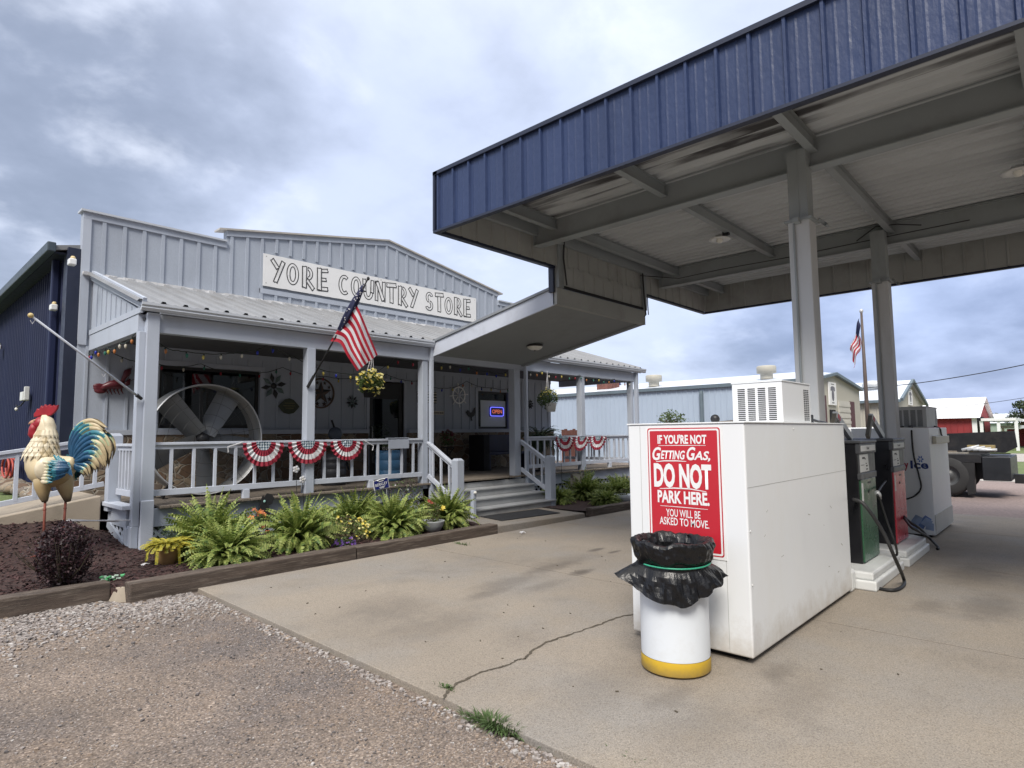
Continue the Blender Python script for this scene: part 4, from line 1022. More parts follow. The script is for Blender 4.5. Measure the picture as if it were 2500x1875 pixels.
def smooth_path(P, n=8):
    out = []
    for i in range(len(P)-1):
        p0, p1, p2, p3 = P[max(i-1, 0)], P[i], P[i+1], P[min(i+2, len(P)-1)]
        for k in range(n):
            t = k/n; out.append(.5*((2*p1)+(p2-p0)*t+(2*p0-5*p1+4*p2-p3)*t*t+(3*p1-p0-3*p2+p3)*t**3))
    return out+[P[-1]]
h = smooth_path([Vector((7.62, 1.86, .86)), on(2084, 1219, 'y', 1.74), on(2110, 1232, 'y', 1.62), on(2152, 1292, 'y', 1.50), on(2186, 1365, 'y', 1.42), on(2206, 1412, 'z', .06), on(2205, 1430, 'z', .02), on(2180, 1441, 'z', .02), on(2135, 1433, 'z', .02), on(2083, 1402, 'z', .10), Vector((7.15, 2.0, .30))])
MB().tube(h, .018, 8).build('hose', m_rubber, P1, smooth=True)
h = smooth_path([Vector((9.0, 1.86, 1.0)), on(2143, 1203, 'y', 1.74), on(2150, 1225, 'y', 1.72), on(2166, 1275, 'y', 1.68), on(2186, 1330, 'y', 1.62), on(2190, 1352, 'z', .20), on(2186, 1356, 'z', .19)])
MB().tube(h, .013, 8).build('hose', m_rubber, P2, smooth=True)
n0, n1, n2_ = on(2141, 1203, 'y', 1.735), on(2146, 1209, 'y', 1.73), on(2149, 1219, 'y', 1.725)
MB().tube([n0, n1, n2_], [.03, .026, .014], 10).build('nozzle', m_silver, P2, smooth=True)
for dy, dz in ((0, 0), (-.05, -.05)):
    h = smooth_path([Vector((9.86, 1.92+dy, .55+dz)), on(2222, 1275, 'y', 1.70+dy)+Vector((0, 0, dz)), on(2243, 1288, 'y', 1.62+dy)+Vector((0, 0, dz)), on(2268, 1313, 'z', .10), on(2290, 1336, 'z', .02), on(2288, 1340, 'z', .02)])
    MB().tube(h, .017, 8).build('hose', m_rubber, P2, smooth=True)
MB().prism([(0, 0), (.14, 0), (.20, .10), (.16, .22), (0, .22)], (7.0, 1.80, .0), X, Z, (0, .25, 0)).build('kerb_stone', m_white2, P1, bevel=.03)

# --- far ice box
fb = thing('ice_box', 'far white ice box lettered yIce, behind the red pump', 'ice box', (12.2, 2.25, 0), 'white ice boxes on the forecourt')
FX0, FX1, FY0, FY1, FZ = 11.32, 13.05, 1.715, 2.80, 1.675
m_galv = M('galvanised_side', (.50, .505, .49), .5, .06, 2, dirt=(.40, .39, .35), damt=.6, dscale=2.5, stretch=(1, 1, .5))
MB().box(FX0, FX1, FY0, FY1, .03, FZ).build('cabinet', m_white, fb, bevel=.012)
MB().box(FX0+.06, FX1-.06, FY0+.06, FY1-.06, 0, .04).build('skid_shade', m_dark, fb)  # inset base in near black, painted shade below the far cabinet
MB().box(FX0+.02, FX1-.02, FY0-.012, FY0+.002, .06, .34).build('kick_panel', m_galv, fb)
b = MB(); b.box(11.55, 12.85, FY0-.055, FY0-.001, 1.42, 1.54); b.build('door_hardware', M('cream_plastic', (.52, .50, .40), .5, .05), fb, bevel=.01)
m_iceb = M('ice_blue', (.03, .12, .42), .5, .1); m_icered = M('ice_red', (.40, .02, .05), .5, .05); m_navyt = M('ice_navy', (.01, .035, .17), .5, .05)
def fp(px, py): return on(px, py, 'x', FX0-.003)
a, c = fp(2223, 1143), fp(2267, 1143); text('lettering', 'Ice', (FX0-.003, (a.y+c.y)/2, a.z), -Y, Z, .118, m_navyt, fb, width=abs(a.y-c.y), bold=.03, ext=0)
a = fp(2213, 1143); text('lettering', 'y', (FX0-.003, a.y, a.z), -Y, Z, .118, m_icered, fb, width=.058, bold=.03, ext=0)
cc = fp(2247, 1121)
b = MB()
for k in range(6):
    a = k*PI/3; d_ = Vector((0, math.cos(a)*.75, math.sin(a))); e_ = Vector((0, -math.sin(a)*.75, math.cos(a)))
    b.add([cc+d_*.012, cc+d_*.035+e_*.015, cc+d_*.062, cc+d_*.035-e_*.015], [(0, 1, 2, 3)])
b.build('snowflake', m_iceb, fb)
b = MB(); random.seed(3)
for k in range(16):
    c = fp(rnd(2222, 2280), rnd(1268, 1305)); s_ = rnd(.03, .07); a = rnd(0, 1); u_ = Vector((0, math.cos(a), math.sin(a)))*s_; v_ = Vector((0, -math.sin(a), math.cos(a)))*s_
    if FY0+.06 < c.y < FY1 and .1 < c.z < .5: c.x -= .0004*k; b.mat(k % 3).add([c-u_-v_, c+u_-v_, c+u_*.8+v_, c-u_*.8+v_], [(0, 3, 2, 1)])
b.build('ice_cube_print', [M('print_a', (.30, .38, .55), .5, .2, 9), M('print_b', (.48, .53, .62), .5, .2, 9), M('print_c', (.12, .19, .42), .5, .3, 9)], fb)
ac = ac_unit('grey louvred cooling unit on top of the far ice box', 11.75, 12.75, 1.80, 2.26, FZ+.004, 2.01, M('grey_unit', (.40, .40, .38), .5, .08), 4, m_black)
b = smooth_path([Vector((11.75, 2.05, 1.70)), Vector((11.5, 1.96, 1.70)), Vector((11.3, 1.94, 1.6)), Vector((11.29, 1.93, 1.25)), Vector((11.29, 1.88, .95)), Vector((11.28, 1.86, .75)), Vector((11.28, 1.95, .62)), Vector((11.28, 2.1, .55))])
MB().tube(b, .012, 6).build('cable', m_black, fb, smooth=True)
MB().tube(smooth_path([Vector((12.4, 1.8, 1.70)), Vector((12.3, 1.71, 1.66)), Vector((12.35, 1.70, 1.56)), Vector((12.45, 1.68, 1.50))]), .012, 6).build('cable', m_black, fb, smooth=True)
MB().tube(smooth_path([Vector((11.6, 2.1, 1.70)), Vector((11.31, 2.16, 1.66)), Vector((11.27, 2.2, 1.45)), Vector((11.2, 2.22, 1.2))]), .012, 6).build('cable', m_black, fb, smooth=True)

# --- trash can with bag
tc_ = thing('trash_can', 'round white trash can with yellow foot band in front of the ice box sign', 'trash can', (4.03, 2.19, 0))
m_canw = M('can_white', (.70, .735, .77), .45, .03, 2, dirt=(.56, .56, .54), damt=.45, dscale=4)
foot_grime(m_yellow, .10, (.30, .22, .10), .7)
MB().lathe([(.0, .012), (.232, .012), (.238, .02), (.2385, .107)], 48, (4.03, 2.19, 0)).build('foot_band', m_yellow, tc_, smooth=True)
MB().lathe([(.236, .108), (.2365, .30), (.234, .60), (.236, .82), (.2335, .825), (.231, .82), (.231, .60)], 48, (4.03, 2.19, 0)).build('drum', m_canw, tc_, smooth=True)
bg = thing('trash_bag', 'crumpled black plastic bag folded over the rim of the trash can', 'bag', (4.03, 2.19, .7))
prof = [(.02, .30), (.16, .36), (.195, .55), (.198, .78), (.208, .86), (.222, .905), (.236, .935), (.250, .945), (.266, .938), (.276, .918), (.278, .89), (.274, .86), (.268, .83), (.264, .80), (.258, .77), (.250, .748), (.247, .735), (.249, .72), (.262, .70), (.274, .68), (.285, .66), (.294, .64), (.300, .62), (.304, .605)]
n = 110; vs = []; NP = len(prof)
def ridge(x, y, z): return 1-2*abs(noise.noise((x, y, z)))
prof = [(r, h_ if h_ < .75 else .75+(h_-.75)*.74) for r, h_ in prof]
for i, (r, h_) in enumerate(prof):
    for j in range(n):
        a = 2*PI*(j+.3*noise.noise((j*.7, i*.5, 3)))/n; ca, sa = math.cos(a), math.sin(a); tight = 1-math.exp(-((i-16)/1.6)**2)
        rr = r+tight*(.014*ridge(ca*2.2+h_*6, sa*2.2-h_*4, h_*9)+.008*ridge(ca*5+h_*9, sa*5+h_*5, h_*14)+.004*noise.noise((ca*20, sa*20, h_*22))); hh = h_
        if 4 < i < 16: hh += .022*noise.noise((ca*2.2, sa*2.2, 1))+.012*noise.noise((ca*7, sa*7, 4))
        if i > 16:
            s_ = (i-16)/(NP-17); lobe = max(0, math.cos((a-R(212))*.8))**5 if abs((a-R(212)+PI) % (2*PI)-PI) < PI/1.6 else 0
            p1 = max(0, math.cos(a-R(140)))**26; p2 = max(0, math.cos(a-R(308)))**22
            hh += s_*(-.115*lobe+.045*p1+.035*p2+.035*noise.noise((ca*3.3, sa*3.3, 6))); rr += s_*(.11*p1+.05*p2-.028*lobe+.03*ridge(ca*3.5, sa*3.5, 9+h_*3)-.01)
        vs.append((4.03+rr*ca, 2.19+rr*sa, hh))
fs = [(i*n+j, i*n+(j+1) % n, (i+1)*n+(j+1) % n, (i+1)*n+j) for i in range(NP-1) for j in range(n)]
bo = MB().add(vs, fs).build('bag_film', m_bag, bg, smooth=False)
P = []
for k in range(60):
    a = R(160+160*k/59); P.append((4.03+.259*math.cos(a), 2.19+.259*math.sin(a), .738-.012*math.sin(k/59*PI)+.012*(k/59)))
MB().tube(P, .006, 6).build('tie_band', m_gband, bg, smooth=True)
# ================================================================ store sign and porch things
m_fan = M('galvanised_fan', (.24, .245, .245), .42, .10, 2.5, metal=.3, dirt=(.16, .15, .13), damt=.5, dscale=3)
m_blade = M('fan_blade', (.18, .188, .195), .45, .12, 3, metal=.2, dirt=(.20, .18, .155), damt=.6, dscale=4)
# --- YORE COUNTRY STORE: letters drawn as outlined planks
ss = thing('store_sign', 'long white YORE COUNTRY STORE sign with plank-drawn letters on the parapet', 'sign', (8.6, YF, 5.1))
SX0, SX1, SZ0, SZ1 = 5.60, 11.68, 4.755, 5.435
yS = YF-.045
b = MB(); nx = 60
for i in range(nx): pass
top_ = [(SX0+(SX1-SX0)*i/nx, SZ1+.006*noise.noise((i*.9, 0, 0))) for i in range(nx+1)]
bot_ = [(SX0+(SX1-SX0)*i/nx, SZ0+.010*noise.noise((i*.9, 5, 0))) for i in range(nx, -1, -1)]
b.prism(top_+bot_, (0, yS, 0), X, Z, (0, .018, 0)); b.build('board', m_signw, ss)
b = MB(); b.box(8.42, 8.424, yS-.001, yS, SZ0+.01, SZ1-.01)
for q in ((5.66, 5.38), (5.66, 4.82), (11.62, 5.38), (11.62, 4.83), (8.5, 5.39), (8.5, 4.81)): b.lathe([(.012, yS-.002), (0, yS-.004)], 8, (q[0], 0, q[1]), 'y')
b.build('screw', m_seam, ss)
class Letter:
    def __init__(s, x, w, h, z): s.x, s.w, s.h, s.z = x, w, h, z; s.k = 0; s.bk = MB(); s.wt = MB()
    def P(s, a, c, d): return (s.x+a*s.w, yS-d, s.z+c*s.h)
    def plank(s, a, c, wd=.100):
        """outlined plank from a to c in letter units"""
        p = Vector(s.P(a[0], a[1], 0)); q = Vector(s.P(c[0], c[1], 0)); d = (q-p).normalized(); n_ = Vector((-d.z, 0, d.x)); o = .023
        d1 = .002+.0016*s.k; s.k += 1; j = lambda: rnd(-.006, .006)
        base = [p-n_*wd/2-d*.012, q-n_*wd/2+d*.012, q-n_*wd*.12+d*.022, q+n_*wd*.1+d*.006, q+n_*wd/2+d*.015, p+n_*wd/2-d*.014, p+n_*wd*.1-d*.004, p-n_*wd*.2-d*.018]
        ctr = sum(base, Vector())/len(base)
        base = [v+d*j()+n_*j()*.5 for v in base]
        inn = []
        for v in base:
            la = (v-ctr).dot(d); lb = (v-ctr).dot(n_); la -= math.copysign(o, la); lb -= math.copysign(min(o, abs(lb)), lb) if abs(lb) > wd*.3 else 0
            inn.append(ctr+d*la+n_*lb)
        s.bk.add([v-Y*d1 for v in base], [tuple(range(8))]); s.wt.add([v-Y*(d1+.0008) for v in inn], [tuple(range(8))])
        for sd_ in (-.18, .15):
            a0, a1 = rnd(.02, .3), rnd(.5, .95); u_ = p+(q-p)*a0+n_*wd*sd_; v_ = p+(q-p)*a1+n_*wd*(sd_+rnd(-.06, .06))
            s.bk.add([u_-n_*.0022-Y*(d1+.0014), v_-n_*.001-Y*(d1+.0014), v_+n_*.001-Y*(d1+.0014), u_+n_*.0022-Y*(d1+.0014)], [(0, 1, 2, 3)])
    def ring(s, cx_, cz_, rx, rz_, wd=.098, a0=0, a1=360):
        c = Vector(s.P(cx_, cz_, 0)); d1 = .002+.0016*s.k; s.k += 1; N_ = 40; wd *= .86; full = abs(a1-a0) >= 359
        def band(mb_, ro, ri, d, t0, t1):
            vs = []
            for i in range(N_+1):
                a = R(t0+(t1-t0)*i/N_); vs += [c+Vector((ro[0]*math.cos(a), -d, ro[1]*math.sin(a))), c+Vector((ri[0]*math.cos(a), -d, ri[1]*math.sin(a)))]
            mb_.add(vs, [(2*i, 2*i+1, 2*i+3, 2*i+2) for i in range(N_)])
        RX, RZ = rx*s.w, rz_*s.h; o = .022; e = 0 if full else math.degrees(o/RX)
        band(s.bk, (RX, RZ), (RX-wd, RZ-wd), d1, a0, a1); band(s.wt, (RX-o, RZ-o), (RX-wd+o, RZ-wd+o), d1+.0008, a0+e, a1-e)
        band(s.bk, (RX-wd*.5, RZ-wd*.5), (RX-wd*.5-.004, RZ-wd*.5-.004), d1+.0014, a0+35, a0+80); band(s.bk, (RX-wd*.62, RZ-wd*.62), (RX-wd*.62-.004, RZ-wd*.62-.004), d1+.0014, a0+190, a0+240)
    def done(s):
        o = s.bk.build('letter', m_ink, ss); s.wt.build('letter_fill', m_signw, o)
def draw(ch, x, w, h, z):
    l = Letter(x, w, h, z); T = l.plank
    if ch == 'Y': T((.55, .62), (.08, 1.0)); T((.98, .98), (.35, .0))
    elif ch == 'O': l.ring(.5, .48, .52, .50, .105)
    elif ch == 'R': l.ring(.50, .70, .46, .32, .10, -90, 90); T((.40, .42), (1.0, .0)); T((.22, .02), (.22, 1.0), .12)
    elif ch == 'E': T((.18, .90), (.98, .98), .10); T((.2, .50), (.85, .54), .09); T((.2, .06), (1.0, .10), .10); T((.26, .0), (.26, 1.02), .12)
    elif ch == 'C': l.ring(.58, .48, .56, .50, .105, 50, 310)
    elif ch == 'U': l.ring(.5, .40, .50, .42, .105, 180, 360); T((.12, .40), (.08, 1.0)); T((.88, .38), (.90, 1.0))
    elif ch == 'N': T((.15, .0), (.13, .98)); T((.88, .02), (.88, 1.0)); T((.18, .95), (.84, .06), .11)
    elif ch == 'T': T((.52, .0), (.50, .86), .12); T((.0, .90), (1.0, .96), .12)
    elif ch == 'S':
        l.ring(.5, .71, .45, .31, .10, 20, 255); l.ring(.46, .27, .48, .30, .10, -160, 75)
    l.done()
zb_ = 4.87; x = 5.76
for word, adv in (('YORE', .345), ('COUNTRY', .332), ('STORE', .328)):
    for i, ch in enumerate(word):
        draw(ch, x, .275, .47+.01*(i % 2), zb_+.012*math.sin(i*2.1)-.012*(x-5.8)/6); x += adv
    x += .20
# --- barn fan
FC = Vector((3.91, 10.55, 1.62)); FR = .87
fn_ = thing('barn_fan', 'huge round galvanised barn fan on wheels standing on the porch', 'fan', (3.91, 10.55, .71))
b = MB().lathe([(FR+.018, -.22), (FR+.018, -.20), (FR, -.20), (FR-.012, 0), (FR-.004, .24), (FR+.01, .245), (FR+.01, .23), (FR+.006, 0), (FR+.004, -.195)], 72, FC, 'y'); b.build('drum', m_fan, fn_, smooth=True)
b = MB().lathe([(FR+.012, -.236), (FR+.022, -.225), (FR+.024, -.20), (FR+.008, -.20), (FR-.002, -.225), (FR+.012, -.236)], 72, FC, 'y'); b.build('rim', m_silver, fn_, smooth=True)
for k in range(5):
    a = R(58+72*k+2); d = Vector((math.cos(a), 0, math.sin(a))); t = Vector((-math.sin(a), 0, math.cos(a)))
    def bl(u, v, d=d, t=t):
        r = .10+v*.72; wv = .13+.05*v; q = (u-.5)*2
        return FC+d*r+t*(q*wv)+Y*(q*(.10-.03*v)+.03*q*q)
    b = MB().grid(bl, 8, 10); b.build('blade', m_blade, fn_, smooth=True)
b = MB().lathe([(0, -.10), (.07, -.10), (.09, -.05), (.09, .08), (0, .1)], 20, FC, 'y'); b.build('hub', m_black, fn_, smooth=True)
b = MB()
for k in range(12):
    a = 2*PI*k/12+.2; d = Vector((math.cos(a), 0, math.sin(a))); b.tube([FC+d*.06-Y*.21, FC+d*(FR)-Y*.21], .0022, 4)
for r in (.2, .4, .6, .75):
    b.tube([FC+Vector((r*math.cos(a), -.21, r*math.sin(a))) for a in frange(0, 2*PI, 40)], .0022, 4)
b.build('guard', m_black, fn_)
b = MB(); b.bar(FC+Vector((0, .1, -.8)), FC+Vector((0, .1, .8)), .05, .03, up=(0, 1, 0)); b.box(FC.x-.13, FC.x+.13, FC.y+.06, FC.y+.24, FC.z-.13, FC.z+.13); b.build('motor_mount', m_black, fn_)
for sx in (-1, 1):
    b = MB(); b.bar((FC.x+sx*.62, FC.y-.2, .80), (FC.x+sx*.62, FC.y+.25, .80), .05, .05); b.bar((FC.x+sx*.62, FC.y-.1, .8), (FC.x+sx*.45, FC.y-.1, .95), .04, .04); b.build('stand', m_black, fn_)
for sx in (-1, 1):
    for sy in (-.18, .22):
        b = MB().lathe([(0, -.018), (.05, -.018), (.058, -.008), (.058, .008), (.05, .018), (0, .018)], 16, (FC.x+sx*.62, FC.y+sy, .772), 'x'); b.build('wheel', m_rubber, fn_, smooth=True)
# --- wall decorations (flat things hung on the siding)
YW = YF-.025
def wpt(px, py): return on(px, py, 'y', YW)
m_rust = M('rusty_iron', (.10, .065, .05), .7, .3, 9); m_iron = M('dark_iron', (.03, .032, .036), .6, .2, 9); m_teal = M('teal_enamel', (.12, .17, .17), .5, .3, 12)
m_wood = M('grey_wood', (.27, .25, .22), .8, .2, 6); m_cream = M('cream_paint', (.55, .52, .44), .6, .1)
def star(b, c, r, d0=.015):
    for k in range(5):
        a = R(90+72*k); p = c+Vector((r*math.cos(a), 0, r*math.sin(a)))
        for s_ in (-1, 1):
            a2 = a+s_*R(36); q = c+Vector((r*.40*math.cos(a2), 0, r*.40*math.sin(a2))); b.mat(0 if s_ > 0 else 1).add([c-Y*.035, p, q], [(0, 1, 2)])
c = wpt(783, 960); t = thing('star_plaque', 'round iron Lone Star wall plaque half hidden by the porch post', 'wall plaque', c)
MB().lathe([(.30, -.01), (.335, -.015), (.335, .005), (.30, .005), (.30, -.01)], 40, c, 'y').build('ring', m_rust, t)
b = MB(); star(b, c-Y*.01, .27); b.build('star', [m_iron, m_rust], t)
b = MB()
for a in (35, 68, 112, 145): star(b, c+Vector((.24*math.cos(R(a)), -.01, .24*math.sin(R(a)))), .05)
for a in (215, 250, 290, 330): star(b, c+Vector((.25*math.cos(R(a)), -.01, .25*math.sin(R(a)))), .07)
b.build('small_stars', [m_iron, m_rust], t)
c = wpt(705, 992); t = thing('oval_plaque', 'dark green pointed oval plaque on the siding beside the fan', 'wall plaque', c)
b = MB().prism([(-.235, .0), (-.19, .05), (-.10, .14), (0, .17), (.10, .14), (.19, .05), (.235, 0), (.19, -.06), (.11, -.14), (0, -.165), (-.11, -.14), (-.19, -.06)], c, X, Z, (0, -.02, 0)); b.build('plate', M('plaque_green', (.035, .045, .02), .5, .3, 12), t, bevel=.006)
b = MB()
for (a, e, g_) in ((-.1, .12, .055), (-.13, .13, .0), (-.08, .1, -.05)): b.box(c.x+a, c.x+e, c.y-.024, c.y-.019, c.z+g_, c.z+g_+.02)
b.build('relief', M('plaque_gold', (.13, .11, .035), .5, .2), t)
def flower(px, py, r, n_, label, m1, m2):
    c = wpt(px, py); t = thing('windmill_flower', label, 'wall ornament', c, 'metal flower ornaments on the siding')
    for k in range(n_):
        a = 2*PI*k/n_+.2; d = Vector((math.cos(a), 0, math.sin(a))); e = Vector((-math.sin(a), 0, math.cos(a)))
        b = MB().add([c+d*r*.2, c+d*r*.6+e*r*.20-Y*.02, c+d*r-Y*.005, c+d*r*.6-e*r*.16, c+d*r*.55+e*r*.02-Y*.04], [(0, 1, 4), (1, 2, 4), (2, 3, 4), (3, 0, 4)])
        b.build('petal', m1 if k % 2 else m2, t)
    MB().lathe([(r*.22, 0), (r*.18, -.03), (0, -.04)], 14, c, 'y').build('centre', m2, t, smooth=True)
flower(860, 981, .165, 10, 'dark metal windmill flower on the siding left of the door', m_iron, m_teal)
flower(668, 942, .28, 8, 'large teal metal blossom with stems above the oval plaque', m_teal, m_iron)
flower(1294, 987, .16, 9, 'small dark metal flower right of the steps under the porch roof', m_iron, m_iron)
# flag plank
c0, c1 = wpt(1018, 955), wpt(1065, 985)
t = thing('plank_flag', 'small wooden American flag plaque half hidden behind the porch post', 'wall plaque', ((c0.x+c1.x)/2, YW, c1.z))
MB().box(c0.x, c1.x, YW-.015, YW, c1.z, c0.z).build('plank', m_iron, t)
for k in range(4): MB().box(c0.x+(.0 if k > 1 else .18), c1.x, YW-.021, YW-.015, c1.z+(c0.z-c1.z)*(k*2+.6)/8, c1.z+(c0.z-c1.z)*(k*2+1.5)/8).build('stripe', m_cream, t)
# ship wheel
c = wpt(1119, 965); t = thing('ship_wheel', 'pale ship wheel hung on the siding left of the OPEN window', 'ship wheel', c)
r = .235
MB().lathe([(r-.035, -.025), (r, -.025), (r, 0), (r-.035, 0), (r-.035, -.025)], 36, c-Y*.01, 'y').build('ring', m_signw, t)
for k in range(8):
    a = PI/4*k+.1; d = Vector((math.cos(a), 0, math.sin(a)))
    MB().tube([c+d*.03-Y*.02, c+d*(r-.02)-Y*.02, c+d*(r+.02)-Y*.02, c+d*(r+.06)-Y*.02, c+d*(r+.10)-Y*.02], [.012, .012, .012, .017, .009], 6).build('spoke', m_signw, t)
MB().lathe([(.05, 0), (.05, -.04), (0, -.045)], 16, c, 'y').build('hub', m_rail, t)
# rooster silhouette
c = wpt(1149, 1009); t = thing('hen_silhouette', 'black hen silhouette on the siding below the ship wheel', 'wall ornament', c)
MB().prism([(-.19, .03), (-.14, .05), (-.12, .09), (-.08, .07), (-.02, .02), (.06, .03), (.13, .15), (.17, .17), (.17, .04), (.13, -.06), (.05, -.10), (.03, -.17), (.0, -.17), (.0, -.11), (-.09, -.08), (-.14, -.01)], c, X, Z, (0, -.012, 0)).build('silhouette', m_ink, t)
MB().box(c.x+.0, c.x+.05, c.y-.02, c.y-.005, c.z-.20, c.z-.17).build('feet', m_ink, t)
# small plank sign
c0, c1 = wpt(1048, 1003), wpt(1083, 1013); t = thing('plank_sign', 'small narrow cream lettered board on the siding under the flag plaque', 'sign', ((c0.x+c1.x)/2, YW, c1.z))
MB().box(c0.x, c1.x, YW-.02, YW, c1.z, c0.z).build('board', m_cream, t, bevel=.004)
b = MB(); x = c0.x+.06
while x < c1.x-.05: w_ = rnd(.015, .035); b.box(x, x+w_, YW-.022, YW-.02, c1.z+.03, c0.z-.03); x += w_+rnd(.008, .03)
b.build('worn_lettering', m_ink, t)
# crawfish
c = on(280, 932, 'y', YF-.05); t = thing('crawfish_ornament', 'red metal crawfish ornament on the siding beside the corner post', 'wall ornament', c)
m_craw = M('crawfish_red', (.10, .013, .02), .4, .2, 8)
def cr_(px, py): return on(px, py, 'y', YF-.06)
body = [cr_(306, 943), cr_(295, 940), cr_(282, 938), cr_(268, 940), cr_(255, 944), cr_(246, 950)]
MB().tube(body, [.02, .075, .085, .07, .05, .03], 10).build('body', m_craw, t, smooth=True)
b = MB()
for px, py in ((238, 936), (239, 946), (243, 958)): b.ell((body[-1]+cr_(px, py))/2, .09, .02, .05, 10, 6)
b.build('tail_fan', m_craw, t, smooth=True)
for pts in ([(296, 938), (303, 922), (312, 908), (320, 900)], [(300, 944), (312, 935), (318, 925)], ):
    MB().tube([cr_(*q) for q in pts], [.025, .035, .06, .015], 8).build('claw', m_craw, t, smooth=True) if len(pts) == 4 else MB().tube([cr_(*q) for q in pts], [.022, .045, .01], 8).build('claw', m_craw, t, smooth=True)
b = MB()
for k in range(5): x0 = 262+k*9; b.tube([cr_(x0, 942), cr_(x0-2, 953), cr_(x0+3, 962+2*(k % 2))], [.016, .014, .006], 5)
b.build('legs', m_craw, t, smooth=True)
b = MB(); b.tube([cr_(306, 940), cr_(318, 912), cr_(324, 893)], .004, 4); b.tube([cr_(306, 940), cr_(322, 928), cr_(330, 925)], .004, 4); b.build('feelers', m_craw, t)
# OPEN neon in the window
c0, c1 = on(1197, 994, 'y', YF+.03), on(1229, 1016, 'y', YF+.03)
t = thing('open_sign', 'lit blue and red neon OPEN sign in the right window', 'neon sign', ((c0.x+c1.x)/2, YF+.04, c1.z))
m_nb = M('neon_blue', (.1, .1, .4), .4, 0, emit=(.16, .17, 1.0), estr=1.0); m_nr = M('neon_red', (.4, .1, .05), .4, 0, emit=(1, .22, .10), estr=.55)
MB().box(c0.x-.02, c1.x+.02, YF+.04, YF+.05, c1.z-.02, c0.z+.02).build('backing', M('neon_back', (.05, .055, .16), .5, .05), t)
P = [];
for (cx_, cz_, a0) in ((c1.x-.05, c0.z-.05, 0), (c0.x+.05, c0.z-.05, 90), (c0.x+.05, c1.z+.05, 180), (c1.x-.05, c1.z+.05, 270)):
    P += [(cx_+.05*math.cos(R(a0+k*22.5)), YF+.025, cz_+.05*math.sin(R(a0+k*22.5))) for k in range(5)]
MB().tube(P+[P[0]], .012, 6).build('border_tube', m_nb, t)
text('lettering', 'OPEN', ((c0.x+c1.x)/2, YF+.022, c1.z+.075), X, Z, abs(c0.z-c1.z)-.14, m_nr, t, width=(c1.x-c0.x)*.74, bold=.0, ext=0)
m_skyrefl = M('sky_reflection', (.60, .66, .70), .7, .06, 3)
MB().box(11.92, 12.95, YF+.052, YF+.060, 1.83, 2.60).build('sky_reflection', m_skyrefl, st)  # pale panel painted as the sky reflected in the right window
# --- porch furniture
def ppt(px, py, y): return on(px, py, 'y', y)
t = thing('porch_bench', 'dark navy bench against the stone wall right of the steps', 'bench', (12.0, 11.6, DZ))
m_navy = M('navy_paint', (.012, .018, .055), .5, .2)
a, c = ppt(1165, 1085, 11.7), ppt(1243, 1085, 11.7)
bx0, bx1 = a.x, a.x+1.45
MB().box(bx0, bx1, 11.25, 11.75, DZ+.40, DZ+.46).build('seat', m_navy, t, bevel=.008)
MB().box(bx0, bx1, 11.76, 11.82, DZ+.46, DZ+.92).build('backrest', m_navy, t, bevel=.008)
for x in (bx0, bx1-.06): MB().box(x, x+.06, 11.25, 11.80, DZ, DZ+.395).build('end_panel', m_navy, t, bevel=.006); MB().box(x, x+.06, 11.25, 11.755, DZ+.62, DZ+.66).build('armrest', m_navy, t); 
MB().box(bx0-.25, bx0-.03, 11.2, 11.75, DZ, DZ+.92).build('side_cabinet', m_dark, t, bevel=.01)
def barrel(name, label, cat, px, py, y, r, h, m_, dome=0.0):
    p = ppt(px, py, y); t = thing(name, label, cat, (p.x, y, DZ))
    pr = [(0, DZ), (r*.92, DZ), (r*.96, DZ+.02), (r, DZ+h*.35), (r*.98, DZ+h*.36), (r, DZ+h*.37), (r, DZ+h*.68), (r*.98, DZ+h*.69), (r, DZ+h*.70), (r*.96, DZ+h*.98), (r*.92, DZ+h)]
    if dome: pr += [(r*.95, DZ+h), (r*.85, DZ+h+dome*.5), (r*.4, DZ+h+dome*.95), (0, DZ+h+dome)]
    else: pr += [(r*.88, DZ+h-.02), (0, DZ+h-.02)]
    MB().lathe(pr, 28, (p.x, y, 0)).build('body', m_, t, smooth=True)
    MB().lathe([(r*1.0, DZ+h*.97), (r*1.03, DZ+h*.985), (r*1.0, DZ+h)], 28, (p.x, y, 0)).build('rim', m_, t, smooth=True)
barrel('plastic_barrel', 'light blue plastic barrel behind the porch railing by the door', 'barrel', 948, 1150, 10.6, .27, .62, M('barrel_blue', (.06, .17, .32), .45, .1))
barrel('domed_bin', 'dark domed bin on the porch behind the third bunting fan', 'bin', 814, 1150, 10.6, .24, .45, M('bin_dark', (.035, .037, .045), .5, .1), .16)
p = ppt(815, 1060, 11.3); t = thing('pedestal_fan', 'small dark pedestal fan standing by the stone wall on the porch', 'fan', (p.x, 11.3, DZ))
MB().tube([(p.x, 11.3, DZ+.02), (p.x, 11.3, p.z-.1)], .018, 8).build('pole', m_black, t)
MB().lathe([(0, DZ), (.18, DZ), (.17, DZ+.03), (0, DZ+.04)], 20, (p.x, 11.3, 0)).build('base', m_black, t)
MB().lathe([(.0, -.07), (.10, -.065), (.145, -.03), (.145, .03), (.08, .08), (0, .09)], 20, (p.x, 11.25, p.z), 'y').build('head', M('fan_bluegrey', (.06, .075, .10), .5, .1), t, smooth=True)
a, c = ppt(834, 1025, 11.6), ppt(841, 1072, 11.6)
t = thing('broom', 'black broom leaning on the wall beside the pedestal fan', 'broom', (c.x, 11.6, DZ))
MB().tube([a+Y*.4, Vector((c.x+.12, 11.6, DZ+.2))], .022, 8).build('handle', m_black, t); MB().box(c.x-.03, c.x+.27, 11.55, 11.65, DZ, DZ+.2).build('bristles', m_rust, t)
